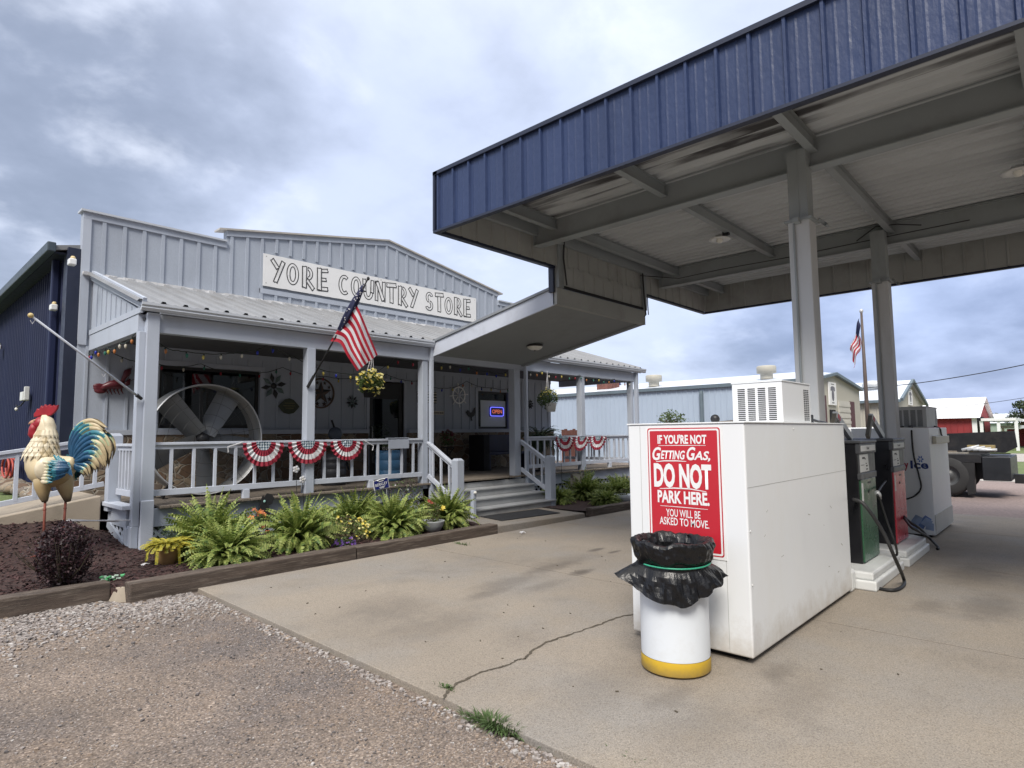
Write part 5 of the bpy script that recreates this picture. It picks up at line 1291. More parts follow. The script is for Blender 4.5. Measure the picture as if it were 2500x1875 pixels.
# mailbox-like board on the rail
t = thing('rail_board', 'blank pale grey board hung over the porch rail near the steps', 'board', (7.0, 9.4, 1.4))
MB().box(6.765, 7.235, 9.395, 9.412, 1.395, 1.565).build('panel', m_trim, t, bevel=.006); MB().box(6.765, 7.235, 9.395, 9.50, 1.587, 1.60).build('lip', m_trim, t, bevel=.004)
# black plant stand with red flowers
p = ppt(1092, 1075, 11.5); t = thing('plant_stand', 'black wire plant stand against the stone wall by the door', 'plant stand', (p.x, 11.5, DZ))
b = MB()
for sx, sy in ((-.2, -.2), (.2, -.2), (.2, .2), (-.2, .2)): b.tube([(p.x+sx, 11.5+sy, DZ), (p.x-sx*.6, 11.5-sy*.6, DZ+.62)], .010, 5)
for k in (0, 1): b.tube([(p.x+(.22-.06*k)*math.cos(a), 11.5+(.22-.06*k)*math.sin(a), DZ+.35+.27*k) for a in frange(0, 2*PI, 20)], .010, 5)
b.build('wire_frame', m_black, t)
# --- bunting
m_bred = M('bunting_red', (.30, .022, .045), .8, .15, 20, trans=.15); m_bwhite = M('bunting_white', (.68, .68, .70), .8, .08, 20, trans=.2)
def stars_mat():
    mt = M('bunting_stars', (.16, .20, .24), .8, .1, 20); t = mt.node_tree; N = t.nodes; L = t.links; b = N['Principled BSDF']
    g = N.new('ShaderNodeNewGeometry'); mp = N.new('ShaderNodeMapping'); mp.inputs['Rotation'].default_value = (0, R(45), 0); mp.inputs['Scale'].default_value = (34, 1, 34); L.new(g.outputs['Position'], mp.inputs[0])
    ck = N.new('ShaderNodeTexChecker'); ck.inputs['Scale'].default_value = 1; ck.inputs['Color1'].default_value = (.05, .09, .13, 1); ck.inputs['Color2'].default_value = (.45, .50, .54, 1); L.new(mp.outputs[0], ck.inputs[0]); L.new(ck.outputs[0], b.inputs['Base Color']); return mt
m_bstar = stars_mat()
def bunting(xa, xb, dep, label, squash=1.0, skew=0.0):
    c = Vector(((xa+xb)/2, 9.395, 1.572)); r = (xb-xa)/2; t = thing('bunting_fan', label, 'bunting', c, 'bunting fans along the porch rail')
    for nm, r0, r1, mm in (('star_panel', .0, .36, m_bstar), ('red_band', .36, .60, m_bred), ('white_band', .60, .82, m_bwhite), ('red_band', .82, 1.0, m_bred)):
        def fn(u, v, r0=r0, r1=r1):
            a = PI+PI*u; q = r0+(r1-r0)*v; wz = 1 if nm != 'star_panel' else .3
            pl = .018*math.sin(u*PI*26)*(q**.8)*wz+.012*noise.noise((u*9, q*4, xa))
            x = math.cos(a)*r*q+skew*q*math.sin(a)*r; z = math.sin(a)*dep*q*squash-.03*(q > .95)*math.sin(a)**2*0
            z = min(z, 0) - .02*q*abs(math.cos(a))
            return c+Vector((x, -.012-pl-.02*q*abs(math.sin(a)), z))
        MB().grid(fn, 104, 4).build(nm, mm, t, smooth=True)
bunting(4.06, 4.72, .385, 'first bunting fan from the corner post on the porch rail'); bunting(4.79, 5.49, .375, 'bunting fan on the rail in front of the second porch post'); bunting(5.55, 6.20, .345, 'bunting fan on the rail in front of the domed bin')
for xa, xb, lab, sk in ((11.66, 12.42, 'bunting fan on the right porch rail nearest the hanging fern', .05), (12.44, 13.10, 'skewed bunting fan on the right porch rail at its middle post', .55), (13.08, 13.86, 'bunting fan farthest right on the right porch rail', .3)): bunting(xa, xb, .37, lab, 1, sk)
for P, lab in (([(4.06, 9.385, 1.565), (3.84, 9.38, 1.50), (3.85, 9.38, 1.42)], 'white ribbon tying the first bunting fan to a baluster by the barn fan'), ([(6.20, 9.385, 1.57), (6.42, 9.38, 1.46), (6.40, 9.38, 1.38)], 'white ribbon tying the third bunting fan to a baluster')):
    tag(MB().tube(P, .010, 5).build('ribbon', m_bwhite), lab, 'ribbon')
pass
# --- string lights
m_wire = M('light_wire', (.012, .02, .014), .6, .1)
m_bulbs = [M('bulb_'+n_, c_, .25, .05, trans=.3) for n_, c_ in (('clear', (.60, .57, .48)), ('amber', (.55, .22, .07)), ('green', (.05, .22, .16)), ('blue', (.03, .05, .42)), ('yellow', (.60, .50, .12)), ('red', (.35, .03, .05)))]
bulbm = {}
def strand(pts, label, gap=.30, sag=.05, nper=1):
    c = Vector(pts[0]); t = thing('string_lights', label, 'string lights', c, 'strings of coloured bulbs round the porch'); P = []
    for p, q in zip(pts[:-1], pts[1:]):
        p, q = Vector(p), Vector(q); n_ = max(3, int((q-p).length/.06))
        for i in range(n_): u = i/n_; P.append(p+(q-p)*u-Z*(sag*4*u*(1-u))+Vector((0, .006*rnd(-1, 1), .006*rnd(-1, 1))))
    P.append(Vector(pts[-1])); MB().tube(P, .0065, 5).build('wire', m_wire, t)
    acc = gap*.5; k = 0
    for p, q in zip(P[:-1], P[1:]):
        acc += (q-p).length
        if acc > gap:
            acc = rnd(-.06, .05); mm = random.choice(m_bulbs)
            b = MB().lathe([(.011, 0), (.012, -.03), (.0, -.031)], 7, q); soc = b.build('socket', m_wire, t)
            MB().lathe([(.010, -.028), (.021, -.045), (.019, -.07), (.007, -.092), (0, -.095)], 9, q+Vector((rnd(-.01, .01), 0, 0))).build('bulb', mm, t, smooth=True)
zb3 = 3.10
strand([(2.90, 9.60, 3.02), (3.2, 9.7, 2.93), (4.0, 9.65, 2.96), (4.55, 9.60, 3.14), (5.0, 9.66, 3.0), (5.6, 9.6, 2.78), (6.5, 9.60, 2.79), (7.05, 9.6, 3.12), (7.55, 9.5, 3.10)], 'coloured bulb string looping inside the left porch beam', .25, .03)
strand([(2.63, 9.65, 3.12), (2.62, 10.3, 3.05), (2.62, 11.0, 3.06), (2.62, 11.6, 3.09), (2.62, 12.1, 3.08)], 'coloured bulb string under the left gable beam', .21, .05)
strand([(2.9, 11.9, 3.1), (3.6, 12.05, 2.98), (4.4, 12.05, 3.03), (5.2, 12.05, 2.92), (6.0, 12.05, 3.08), (7.0, 12.05, 2.95), (8.0, 12.05, 3.02), (8.6, 12.05, 3.1), (9.6, 12.05, 3.0), (10.4, 12.05, 2.85), (11.2, 12.05, 3.08), (12.2, 12.05, 2.95), (13, 12.05, 3.0)], 'coloured bulb string along the siding at the back of the porch', .32, .06)
strand([(7.85, 9.6, 3.12), (8.4, 9.6, 3.14), (9.0, 9.62, 3.12), (9.6, 9.6, 3.05), (10.2, 9.6, 3.08)], 'coloured bulb string across the top of the steps', .23, .05)
strand([(10.66, 9.40, 3.12), (11.2, 9.39, 3.15), (11.9, 9.39, 3.12), (12.7, 9.39, 3.14), (13.5, 9.39, 3.12), (14.3, 9.39, 3.13), (15.2, 9.39, 3.10)], 'coloured bulb string along the right porch beam', .22, .05)
# --- solar light and newel lamp, yard sign, ornaments
p = on(1137, 1200, 'y', 8.35); t = thing('step_light', 'grey post light with a small lit dome beside the left newel of the steps', 'light', (7.98, 8.42, .08))
MB().box(7.945, 8.035, 8.38, 8.47, .08, .60).build('post', m_trim, t, bevel=.02); MB().ell((7.98, 8.36, .56), .035, .03, .03).build('lens', m_bulbg, t, smooth=True)
t = thing('yard_sign', 'blue BERKLEY campaign sign among the ferns below the rail', 'sign', (6.26, 8.75, .1)); yy = 8.75
q = [on(911, 1175, 'y', yy), on(947, 1165, 'y', yy), on(951, 1190, 'y', yy), on(914, 1198, 'y', yy)]; u_ = (q[1]-q[0]); v_ = (q[0]-q[3])
MB().add([q[0], q[1], q[2], q[3]]+[k+Y*.01 for k in q], [(3, 2, 1, 0), (4, 5, 6, 7), (0, 1, 5, 4), (1, 2, 6, 5), (2, 3, 7, 6), (3, 0, 4, 7)]).build('panel', m_signw, t)
i_ = [(q[0]+q[1]+q[2]+q[3])/4+(k-(q[0]+q[1]+q[2]+q[3])/4)*.93-Y*.002 for k in q]
MB().add(i_, [(3, 2, 1, 0)]).build('blue_field', M('campaign_blue', (.012, .02, .17), .5, .05), t)
ce = (q[0]+q[1]+q[2]+q[3])/4-Y*.004; un, vn = u_.normalized(), v_.normalized()
text('lettering', 'BERKLEY', ce-vn*.02, un, vn, .045, m_signw, t, width=.25, bold=.015, ext=0)
b = MB()
for dx, dz, L in ((-.05, -.045, .12), (-.04, -.062, .09)): b.obox(ce+un*(dx+L/2)+vn*dz, un*L/2, Y*.0005, vn*.005)
b.obox(ce+vn*.052, un*.05, Y*.0005, vn*.007)
b.build('small_print', m_signw, t)
P = [ce+un*(-.08+.16*i/14)+vn*(.072+.012*math.sin(i/14*PI)) for i in range(15)]; MB().tube(P, .007, 5).build('ribbon_emblem', m_signw, t)
for s_ in (-1, 1): MB().tube([ce+un*.12*s_+Y*.012, Vector(((ce+un*.12*s_).x, yy+.012, .05))], .005, 5).build('stake', m_silver, t)
c = on(645, 1240, 'y', 9.30); t = thing('cat_silhouette', 'black metal cat cutout with bright eye in front of the lattice', 'garden ornament', (c.x, 9.3, .1))
MB().prism([(-.12, -.30), (.08, -.30), (.10, -.10), (.07, .02), (.13, .06), (.16, .14), (.12, .20), (.04, .22), (.0, .16), (-.02, .20), (-.05, .13), (-.06, .05), (-.12, -.08)], c, X, Z, (0, .012, 0)).build('cutout', m_ink, t); MB().ell(c+Vector((-.0, -.008, .10)), .018, .008, .022).build('eye', M('glass_eye', (.35, .6, .55), .2, .1), t, smooth=True)
def pinwheel(px, py, y, label, col):
    c = on(px, py, 'y', y); t = thing('pinwheel', label, 'garden ornament', (c.x, y, .2), 'small flower spinners')
    for k in range(5):
        a = 2*PI*k/5; MB().ell(c+Vector((.035*math.cos(a), 0, .035*math.sin(a))), .028, .008, .028, 8, 5).build('petal', col, t, smooth=True)
    MB().ell(c-Y*.01, .014, .01, .014, 8, 5).build('centre', m_cream, t, smooth=True); MB().tube([c+Y*.01, Vector((c.x+.05, y+.01, DZ-.4))], .005, 5).build('stem', m_black, t)
pinwheel(739, 1171, 9.25, 'white flower spinner low on the second porch post', m_bwhite); pinwheel(723, 1146, 9.3, 'tiny white spinner left of the second porch post', m_bwhite)
pinwheel(1368, 1065, 9.3, 'pale blue spinner on the right porch rail', M('pale_blue_petal', (.28, .52, .62), .5, .1))
# garden flag
t = thing('garden_flag', 'faded floral garden banner hanging in front of the right porch', 'garden flag', on(1411, 1210, 'y', 8.9)); q = [on(1393, 1157, 'y', 8.9), on(1427, 1153, 'y', 8.9), on(1431, 1202, 'y', 8.9), on(1396, 1208, 'y', 8.9)]
m_gf = M('banner_cloth', (.40, .36, .30), .8, .2, 7, col2=(.10, .075, .07), c2lo=.5, c2hi=.6, c2scale=9)
MB().grid(lambda u, v: (q[0]+(q[1]-q[0])*u)*(1-v)+(q[3]+(q[2]-q[3])*u)*v+Y*.02*math.sin(u*7+v*3), 10, 10).build('cloth', m_gf, t, smooth=True)
MB().tube([q[0]-X*.04+Z*.01, q[1]+X*.04+Z*.01, q[1]+X*.05, Vector((q[1].x+.05, 8.9, .05))], .006, 5).build('hanger', m_black, t)
MB().tube([q[3]+Z*.03-Y*.02, q[2]+Z*.03-Y*.02], .02, 5).build('fringe', m_cream, t)
# empty white flag pole on the corner post
a, c = on(338, 968, 'y', 9.36), Vector((2.30, 8.1, 3.55))
tipd = on(75, 770, 'y', 8.9); t = thing('flag_pole', 'empty white flag pole slanting out from the corner porch post', 'flag pole', a)
MB().tube([a, tipd], [.016, .013], 8).build('pole', m_rail, t, smooth=True); MB().ell(tipd, .03, .03, .03).build('finial', M('brass', (.55, .42, .18), .4, .1), t, smooth=True)
d = (tipd-a); MB().tube([a+d*.02, a-d*.035], [.028, .022], 8).build('socket', m_black, t)
for k in (.33, .96): MB().tube([a+d*k, a+d*k+Vector((-.03, 0, -.06)), a+d*k+Vector((-.05, 0, -.02))], .005, 5).build('clip', m_bwhite, t)
# small white rod tied to the rooster
b = MB(); b.tube([on(150, 1272, 'y', 9.7), on(330, 1270, 'y', 9.5)], .010, 5); b.tube([on(165, 1268, 'y', 9.75), on(290, 1274, 'y', 9.55)], .007, 5)
tag(b.build('guy_rope', m_bwhite), 'white rope tied from the rooster leg to the porch skirt', 'rope')
# ================================================================ plants
m_fernA = M('fern_leaf', (.21, .275, .062), .6, .30, 14, trans=.25); m_fernB = M('fern_leaf_dark', (.10, .165, .04), .6, .30, 14, trans=.2); m_fernC = M('fern_leaf_tip', (.31, .36, .10), .6, .25, 14, trans=.3)
m_stem = M('brown_stem', (.06, .05, .03), .8, .2)
def frond(b, az, el, L, droop, ll, roll=0.0, n=17):
    p = Vector((.03*math.cos(az), .03*math.sin(az), .02)); h = Vector((math.cos(az), math.sin(az), 0)); sd_ = Vector((-math.sin(az), math.cos(az), 0))
    step = L/n; prev = None
    for i in range(n+1):
        t = i/n; e = el-droop*t**1.4; d = h*math.cos(e)+Z*math.sin(e); nn = sd_.cross(d)
        side = (sd_*math.cos(roll*t)+nn*math.sin(roll*t)).normalized(); nn = side.cross(d)
        if i > 1:
            l = ll*min(1, (t+.05)*3.2)*(1-t**3.0)**.8+.006; w = step*1.0
            for s_ in (-1, 1):
                tip = p+side*s_*l*rnd(.85, 1.1)+d*l*.35-nn*(-.15*l)-Z*l*rnd(.05, .35); a = p+d*w*.1; c = p+d*w*.95
                mid = (a+tip)/2+d*w*.55+nn*.004
                k = 2 if t > .62 and random.random() < .5 else (0 if random.random() < .72 else 1)
                b.mat(k).add([a, (a+tip)/2-d*w*.10, tip, mid, c], [(0, 1, 3, 4), (1, 2, 3)])
        p = p+d*step
def fern_mesh(name, n, L, ll, seed, wide=1.0):
    random.seed(seed); b = MB()
    for i in range(n):
        q = (i+.5)/n; az = i*2.39996+rnd(-.3, .3); el = R(88-66*q**.8*wide)+rnd(-.2, .2); Lr = L*rnd(.45, 1.1)*(1 if q < .8 else .9)
        frond(b, az, el, Lr, rnd(.4, 1.7)+.4*q, ll*rnd(.8, 1.15), rnd(-1.2, 1.2))
    o = b.build(name, [m_fernA, m_fernB, m_fernC]); return o
FG = 'green ferns along the porch'
f1 = fern_mesh('fern', 400, .56, .056, 11); f2 = fern_mesh('fern', 420, .53, .054, 12, 1.05); f3 = fern_mesh('fern', 400, .54, .058, 13, .95)
used = set()
def fern(src, x, y, z, rz, s, label):
    if src.name in used: o = src.copy(); COL.objects.link(o)
    else: o = src; used.add(src.name)
    o.location = (x, y, z); o.rotation_euler = (0, 0, rz); o.scale = s if isinstance(s, tuple) else (s, s, s); tag(o, label, 'fern', FG); return o
fern(f1, 3.30, 8.55, .13, .3, (1.1, 1.1, 1.45), 'tall back fern beside the potted yellow plant, one spike above the deck edge')
fern(f2, 3.28, 7.9, .10, 1.2, (1.08, 1.05, 1.12), 'broad front fern above the timber, nearest the potted yellow plant')
fern(f3, 4.32, 8.05, .10, 2.5, (1.1, 1.05, 1.4), 'large fern between the cat silhouette and the yellow flower bush')
fern(f1, 5.62, 8.75, .11, 4.0, (1.1, 1.05, 1.28), 'back fern directly under the blue yard sign')
fern(f2, 5.82, 7.95, .10, 5.1, (1.15, 1.1, 1.32), 'fern between the yellow flower bush and the grey bowl planter')
fern(f3, 6.95, 7.98, .10, .9, (1.05, 1.0, 1.28), 'last fern left of the steps, beside the newel post')
fern(f1, 10.85, 8.7, .09, 2.2, .8, 'fern right of the steps, left of the garden banner')
fern(f2, 11.25, 7.7, .09, 3.3, .72, 'fern in front of the garden banner, right of the steps')
fern(f3, 12.1, 7.95, .09, 1.4, 1.05, 'fern right of the steps farthest toward the ice box'); fern(f1, 12.0, 8.8, .09, 5.5, (1.0, 1.0, 1.25), 'back fern against the right porch skirt')
fern(f2, 13.1, 8.4, .09, .2, 1.1, 'fern against the right porch skirt mostly hidden by the ice box')
# dark fern standing behind the right rail
fp_ = on(1318, 1062, 'y', 9.95)
m_dfA = M('dark_fern_leaf', (.040, .070, .030), .6, .3, 14, trans=.15); m_dfB = M('dark_fern_leaf_deep', (.025, .045, .02), .6, .3, 14)
random.seed(31); b = MB()
for i in range(110):
    q = (i+.5)/110; frond(b, i*2.4, R(75-75*q)+rnd(-.15, .15), rnd(.5, .72), 1.5+q*.6, .045, rnd(-.5, .5))
t = thing('fern', 'dark bushy fern in a pot behind the right porch rail', 'fern', (fp_.x, 9.98, 1.42), FG)
o = b.build('foliage', [m_dfA, m_dfB, m_dfA]); o.parent = t
MB().lathe([(.14, 1.20), (.17, 1.42), (.155, 1.42), (0, 1.40)], 20, (fp_.x, 9.98, 0)).build('pot', m_dark, t, smooth=True)
MB().lathe([(.12, DZ), (.12, DZ+.03), (.03, DZ+.05), (.03, 1.18), (.13, 1.2), (0, 1.2)], 14, (fp_.x, 9.98, 0)).build('stand', m_black, t)
# ---- leaf clouds
def leafcloud(b, c, rx, ry, rz, n, l, w, mats=1, hollow=.35, low=-.6, clump=6.0):
    c = Vector(c); k = 0
    while k < n:
        d = Vector((rnd(-1, 1), rnd(-1, 1), rnd(-1, 1)))
        if d.length > 1 or d.length < hollow or d.z < low: continue
        if noise.noise(d*clump*.5+c) < -.18: continue
        p = c+Vector((d.x*rx, d.y*ry, d.z*rz)); a = Vector((rnd(-1, 1), rnd(-1, 1), rnd(-.6, .9))).normalized(); s_ = a.cross(Vector((rnd(-1, 1), rnd(-1, 1), rnd(-1, 1)))).normalized(); L = l*rnd(.6, 1.2); W = w*rnd(.7, 1.2)
        b.mat(random.randrange(mats) if isinstance(mats, int) else random.choices(range(len(mats)), mats)[0]).add([p-a*L*.5, p+s_*W*.5, p+a*L*.5, p-s_*W*.5], [(0, 1, 2, 3)]); k += 1
def bloom(b, p, r, n=5):
    """small open flower facing out and up"""
    u = Vector((rnd(-.6, .6), rnd(-1, -.1), rnd(.2, 1))).normalized(); s_ = u.cross(X).normalized(); v = u.cross(s_)
    ring = [p+(s_*math.cos(2*PI*k/(2*n))+v*math.sin(2*PI*k/(2*n)))*r*(1 if k % 2 == 0 else .62)+u*(.25*r if k % 2 == 0 else .1*r) for k in range(2*n)]
    b.add([p]+ring, [(0, k+1, (k+1) % (2*n)+1) for k in range(2*n)])
# purple barberry under the rooster
bc = on(165, 1405, 'z', mulch_z(1.6, 7.9)); bc = Vector((1.60, 7.98, .10))
m_barA = M('barberry_leaf', (.022, .009, .013), .6, .4, 20, trans=.15); m_barB = M('barberry_leaf_pale', (.05, .016, .022), .6, .4, 20, trans=.2)  # second leaf colour is paler, mixed through the bush
t = thing('barberry_bush', 'dark purple barberry bush in the mulch under the rooster statue', 'bush', bc)
random.seed(41); b = MB(); leafcloud(b, bc+Z*.33, .26, .26, .36, 4200, .036, .022, (3, 1), .15, -.95)
for k in range(26):
    a = rnd(0, 2*PI); e = rnd(.5, 1.4); d = Vector((math.cos(a)*math.cos(e), math.sin(a)*math.cos(e), math.sin(e)))
    for i in range(24):
        p = bc+Z*.1+d*(.22+.015*i)+Vector((rnd(-.02, .02), rnd(-.02, .02), rnd(-.02, .02))); q_ = Vector((rnd(-1, 1), rnd(-1, 1), rnd(-1, 1))).normalized(); s_ = q_.cross(d).normalized()
        b.mat(i % 2).add([p-q_*.015, p+s_*.009, p+q_*.015, p-s_*.009], [(0, 1, 2, 3)])
b.build('foliage', [m_barA, m_barB], t)
b = MB()
for k in range(26):
    a = rnd(0, 2*PI); e = rnd(.6, 1.45); d = Vector((math.cos(a)*math.cos(e), math.sin(a)*math.cos(e), math.sin(e))); b.tube([bc, bc+d*.35, bc+d*.55+Z*.06], [.007, .004, .002], 4)
b.build('stems', m_stem, t)
# yellow creeper in a tan pot
pc = Vector((2.70, 8.30, .10)); m_pot = M('tan_pot', (.42, .27, .13), .55, .1, 4, dirt=(.28, .18, .09), damt=.5, dscale=5)
t = thing('potted_creeper', 'tan pot overflowing with yellow creeping jenny at the corner post', 'potted plant', pc)
MB().lathe([(0, .085), (.11, .085), (.15, .30), (.155, .34), (.14, .345), (.13, .32), (0, .32)], 28, (pc.x, pc.y, 0)).build('pot', m_pot, t, smooth=True)
m_cjA = M('jenny_leaf', (.42, .36, .04), .6, .25, 20, trans=.25); m_cjB = M('jenny_leaf_green', (.26, .27, .045), .6, .25, 20, trans=.25)
random.seed(42); b = MB()
for k in range(230):
    a = rnd(0, 2*PI); r0 = rnd(.0, .14); L = rnd(.28, .44) if random.random() < .05 else rnd(.07, .22); p = Vector((pc.x+r0*math.cos(a), pc.y+r0*math.sin(a), .35)); e = rnd(.1, .8)
    n_ = int(L/.016); hz = Vector((math.cos(a+rnd(-.4, .4)), math.sin(a), 0))
    for i in range(n_):
        e -= .075+.09*(i > 9); e = max(e, -1.45); d = hz*math.cos(e)+Z*math.sin(e); p = p+d*.016
        if p.z < .10: break
        sd_ = Vector((-hz.y, hz.x, 0))
        for s_ in (-1, 1):
            q_ = p+sd_*s_*.011; b.mat(0 if random.random() < .75 else 1).add([p-d*.006, q_-d*.009+Z*.004, q_+sd_*s_*.012, q_+d*.009+Z*.004, p+d*.006], [(0, 1, 2, 3, 4)])
b.build('trailing_foliage', [m_cjA, m_cjB], t)
# blue-grey grass behind the pot
gc = Vector((2.95, 8.75, .12)); random.seed(43); b = MB()
for k in range(260):
    a = rnd(0, 2*PI); e = R(rnd(50, 88)); L = rnd(.3, .58); h = Vector((math.cos(a), math.sin(a), 0)); p0 = gc+h*rnd(0, .08); w_ = Vector((-h.y, h.x, 0))*.004
    p1 = p0+(h*math.cos(e)+Z*math.sin(e))*L*.6; p2 = p1+(h*math.cos(e-.5)+Z*math.sin(e-.5))*L*.4; b.add([p0-w_, p0+w_, p1+w_*.8, p1-w_*.8, p2], [(0, 1, 2, 3), (3, 2, 4)])
tag(b.build('blue_grass', M('fescue', (.085, .125, .095), .7, .25, 12, trans=.15)), 'blue-grey tufted grass between the tan pot and the porch skirt', 'grass tuft')
# flower bushes
m_yel = M('yellow_petal', (.72, .58, .10), .6, .1, 20, trans=.2); m_paleyel = M('pale_yellow_petal', (.75, .68, .28), .6, .1, 20, trans=.2); m_lgA = M('leaf_green', (.075, .115, .035), .6, .3, 14, trans=.2); m_lgB = M('leaf_bronze', (.13, .10, .045), .6, .3, 14, trans=.2)
def flowerbush(name, label, cat, c, rx, rz, nleaf, nfl, r, mf, ml, seed, group=None):
    random.seed(seed); c = Vector(c); t = thing(name, label, cat, c, group); b = MB(); leafcloud(b, c+Z*rz*.7, rx, rx, rz, nleaf, .045, .02, 2, .2, -.7); b.build('foliage', ml, t)
    b = MB(); k = 0
    while k < nfl:
        d = Vector((rnd(-1, 1), rnd(-1, 1), rnd(-.35, 1))).normalized()
        if d.y > .45: continue
        b.mat(k % 2); bloom(b, c+Z*rz*.7+Vector((d.x*rx, d.y*rx, d.z*rz))*rnd(.88, 1.06), r*rnd(.7, 1.1)); k += 1
    b.build('flowers', mf, t); return t
flowerbush('yellow_flower_bush', 'low bush of pale yellow flowers in the bed between the ferns', 'flowers', (5.05, 8.0, .10), .30, .22, 900, 70, .024, [m_yel, m_paleyel], [m_lgA, m_lgB], 51)
flowerbush('pansies', 'small deep purple pansies at the timber left of the yellow flowers', 'flowers', (4.80, 7.72, .08), .16, .08, 260, 26, .025, [M('purple_petal', (.06, .02, .16), .6, .3, 20), M('violet_petal', (.10, .03, .20), .6, .3, 20)], [m_lgA, m_lgA], 52)
flowerbush('orange_lilies', 'orange flowers in front of the lattice by the cat silhouette', 'flowers', (3.98, 8.95, .22), .30, .22, 420, 16, .05, [M('orange_petal', (.50, .15, .035), .6, .2, 20), M('rust_petal', (.36, .11, .04), .6, .2, 20)], [m_lgA, m_fernB], 53)
flowerbush('dark_shrub', 'dark maroon-leaved shrub behind the ferns below the porch edge', 'shrub', (6.75, 8.85, .25), .34, .38, 900, 6, .02, [m_bwhite, m_bwhite], [M('maroon_leaf', (.05, .03, .03), .6, .3, 14), m_lgA], 54)
pb = Vector((6.42, 7.72, .08)); t = flowerbush('bowl_planter', 'grey bowl planter with one yellow flower between two ferns', 'potted plant', pb+Z*.17, .15, .20, 380, 0, .03, [m_yel, m_yel], [m_lgA, m_lgB], 55)
b = MB(); b.mat(0)
for k in range(3): bloom(b, pb+Vector((.07+.02*k, -.13, .36+.02*k)), .045)
for k in range(4): b.mat(1); bloom(b, pb+Vector((-.04-.03*k, -.06, .46+.02*k)), .035)
b.build('flowers', [m_yel, M('red_leaf', (.28, .05, .03), .6, .2)], t)
MB().lathe([(0, .075), (.10, .075), (.17, .20), (.19, .26), (.195, .275), (.18, .275), (.165, .25), (0, .24)], 28, (pb.x, pb.y, 0)).build('bowl', M('grey_plastic', (.36, .38, .39), .5, .05), t, smooth=True)
t = flowerbush('bowl_planter', 'grey bowl planter in the right bed under the fern nearest the ice box', 'potted plant', Vector((11.75, 7.55, .22)), .12, .12, 200, 0, .03, [m_yel, m_yel], [m_lgA, m_lgB], 56)
MB().lathe([(0, .08), (.12, .08), (.2, .22), (.22, .28), (.2, .28), (0, .25)], 24, (11.75, 7.55, 0)).build('bowl', m_canw, t, smooth=True)
# red blooms on the wire stand
ps = on(1092, 1060, 'y', 11.5); flowerbush('red_geranium', 'dark red flowering plant on the black wire stand', 'potted plant', (ps.x, 11.5, 1.38), .22, .22, 500, 30, .045, [M('dark_red_petal', (.10, .012, .02), .6, .3), M('red_petal', (.16, .02, .03), .6, .3)], [m_fernB, m_dfA], 57)
pd = on(935, 1050, 'y', 11.5); flowerbush('door_plant', 'dark leafy plant in front of the glass door', 'potted plant', (pd.x, 11.6, 1.25), .28, .42, 500, 0, .03, [m_yel, m_yel], [m_dfB, m_dfA], 58)
# hanging baskets
def basket(px, py, y, R_, label, seed, potz, pot):
    c = on(px, py, 'y', y); random.seed(seed); t = thing('hanging_basket', label, 'hanging basket', c, 'hanging flower baskets under the porch beam')
    b = MB(); leafcloud(b, c, R_, R_, R_*.95, 1500, .05, .024, 2, .25, -1); b.build('foliage', [m_fernB, m_lgA], t)
    b = MB(); k = 0
    while k < (95 if not pot else 45):
        d = Vector((rnd(-1, 1), rnd(-1, .35), rnd(-.8, 1))).normalized()
        if pot and d.z < .25: continue
        b.mat(k % 2); bloom(b, c+d*R_*rnd(.85, 1.12), .034 if not pot else .026); k += 1
    b.build('flowers', [m_yel, m_paleyel], t)
    b = MB()
    for s_ in (-1, 0, 1): b.tube([c+Vector((s_*.10, .02*s_, R_*.55)), c+Vector((.05 if not pot else .0, 0, R_+.32))], .006, 5)
    b.tube([c+Vector((.0, 0, R_+.30)), c+Vector((0, 0, max(R_+.36, 3.15-c.z)))], .007, 5); b.build('hanger', m_bwhite, t)
    zb_ = c.z-(.10 if pot else .06); MB().lathe([(0, zb_-.20), (.10, zb_-.20), (.135, zb_), (.145, zb_+.01), (.12, zb_+.01), (0, zb_-.02)], 24, (c.x, c.y-(.10 if pot else 0), 0)).build('pot', m_white if pot else m_dark, t, smooth=True)
basket(903, 935, 9.35, .235, 'round hanging basket full of yellow flowers in the left porch bay', 61, 0, False)
basket(1337, 975, 9.30, .26, 'hanging basket in a white pot with sparse yellow flowers in the right porch bay', 62, 0, True)
# weeds at the slab edge
def tuft(px, py, n, L, label, spread=.14, z=-.04):
    c = on(px, py, 'z', z); b = MB()
    for k in range(n):
        a = rnd(0, 2*PI); e = R(rnd(18, 80)); l = L*rnd(.5, 1.1); h = Vector((math.cos(a), math.sin(a), 0)); q = abs(random.gauss(0, spread)); p0 = c+Vector((.12*q*math.cos(a)*4*.4, q*math.sin(a)*1.3, 0)); w_ = Vector((-h.y, h.x, 0))*.0036
        p1 = p0+(h*math.cos(e)+Z*math.sin(e))*l*.6; p2 = p1+(h*math.cos(e-.8)+Z*math.sin(e-.8))*l*.4; b.add([p0-w_, p0+w_, p1+w_, p1-w_, p2], [(0, 1, 2, 3), (3, 2, 4)])
    tag(b.build('weed_tuft', M('weed_blade', (.085, .135, .045), .7, .3, 20, trans=.25)), label, 'grass tuft', 'weeds along the concrete edge')
random.seed(71)
tuft(1205, 1778, 420, .10, 'green grass tuft growing at the concrete edge in the foreground', .10); tuft(1540, 1868, 120, .07, 'small weed tuft at the bottom edge of the photo by the concrete', .05)
tuft(1092, 1680, 60, .035, 'tiny weeds where the long crack meets the concrete edge', .03, 0.0); tuft(1130, 1330, 60, .06, 'thin weeds at the timber beside the concrete near the steps', .10, 0.0)
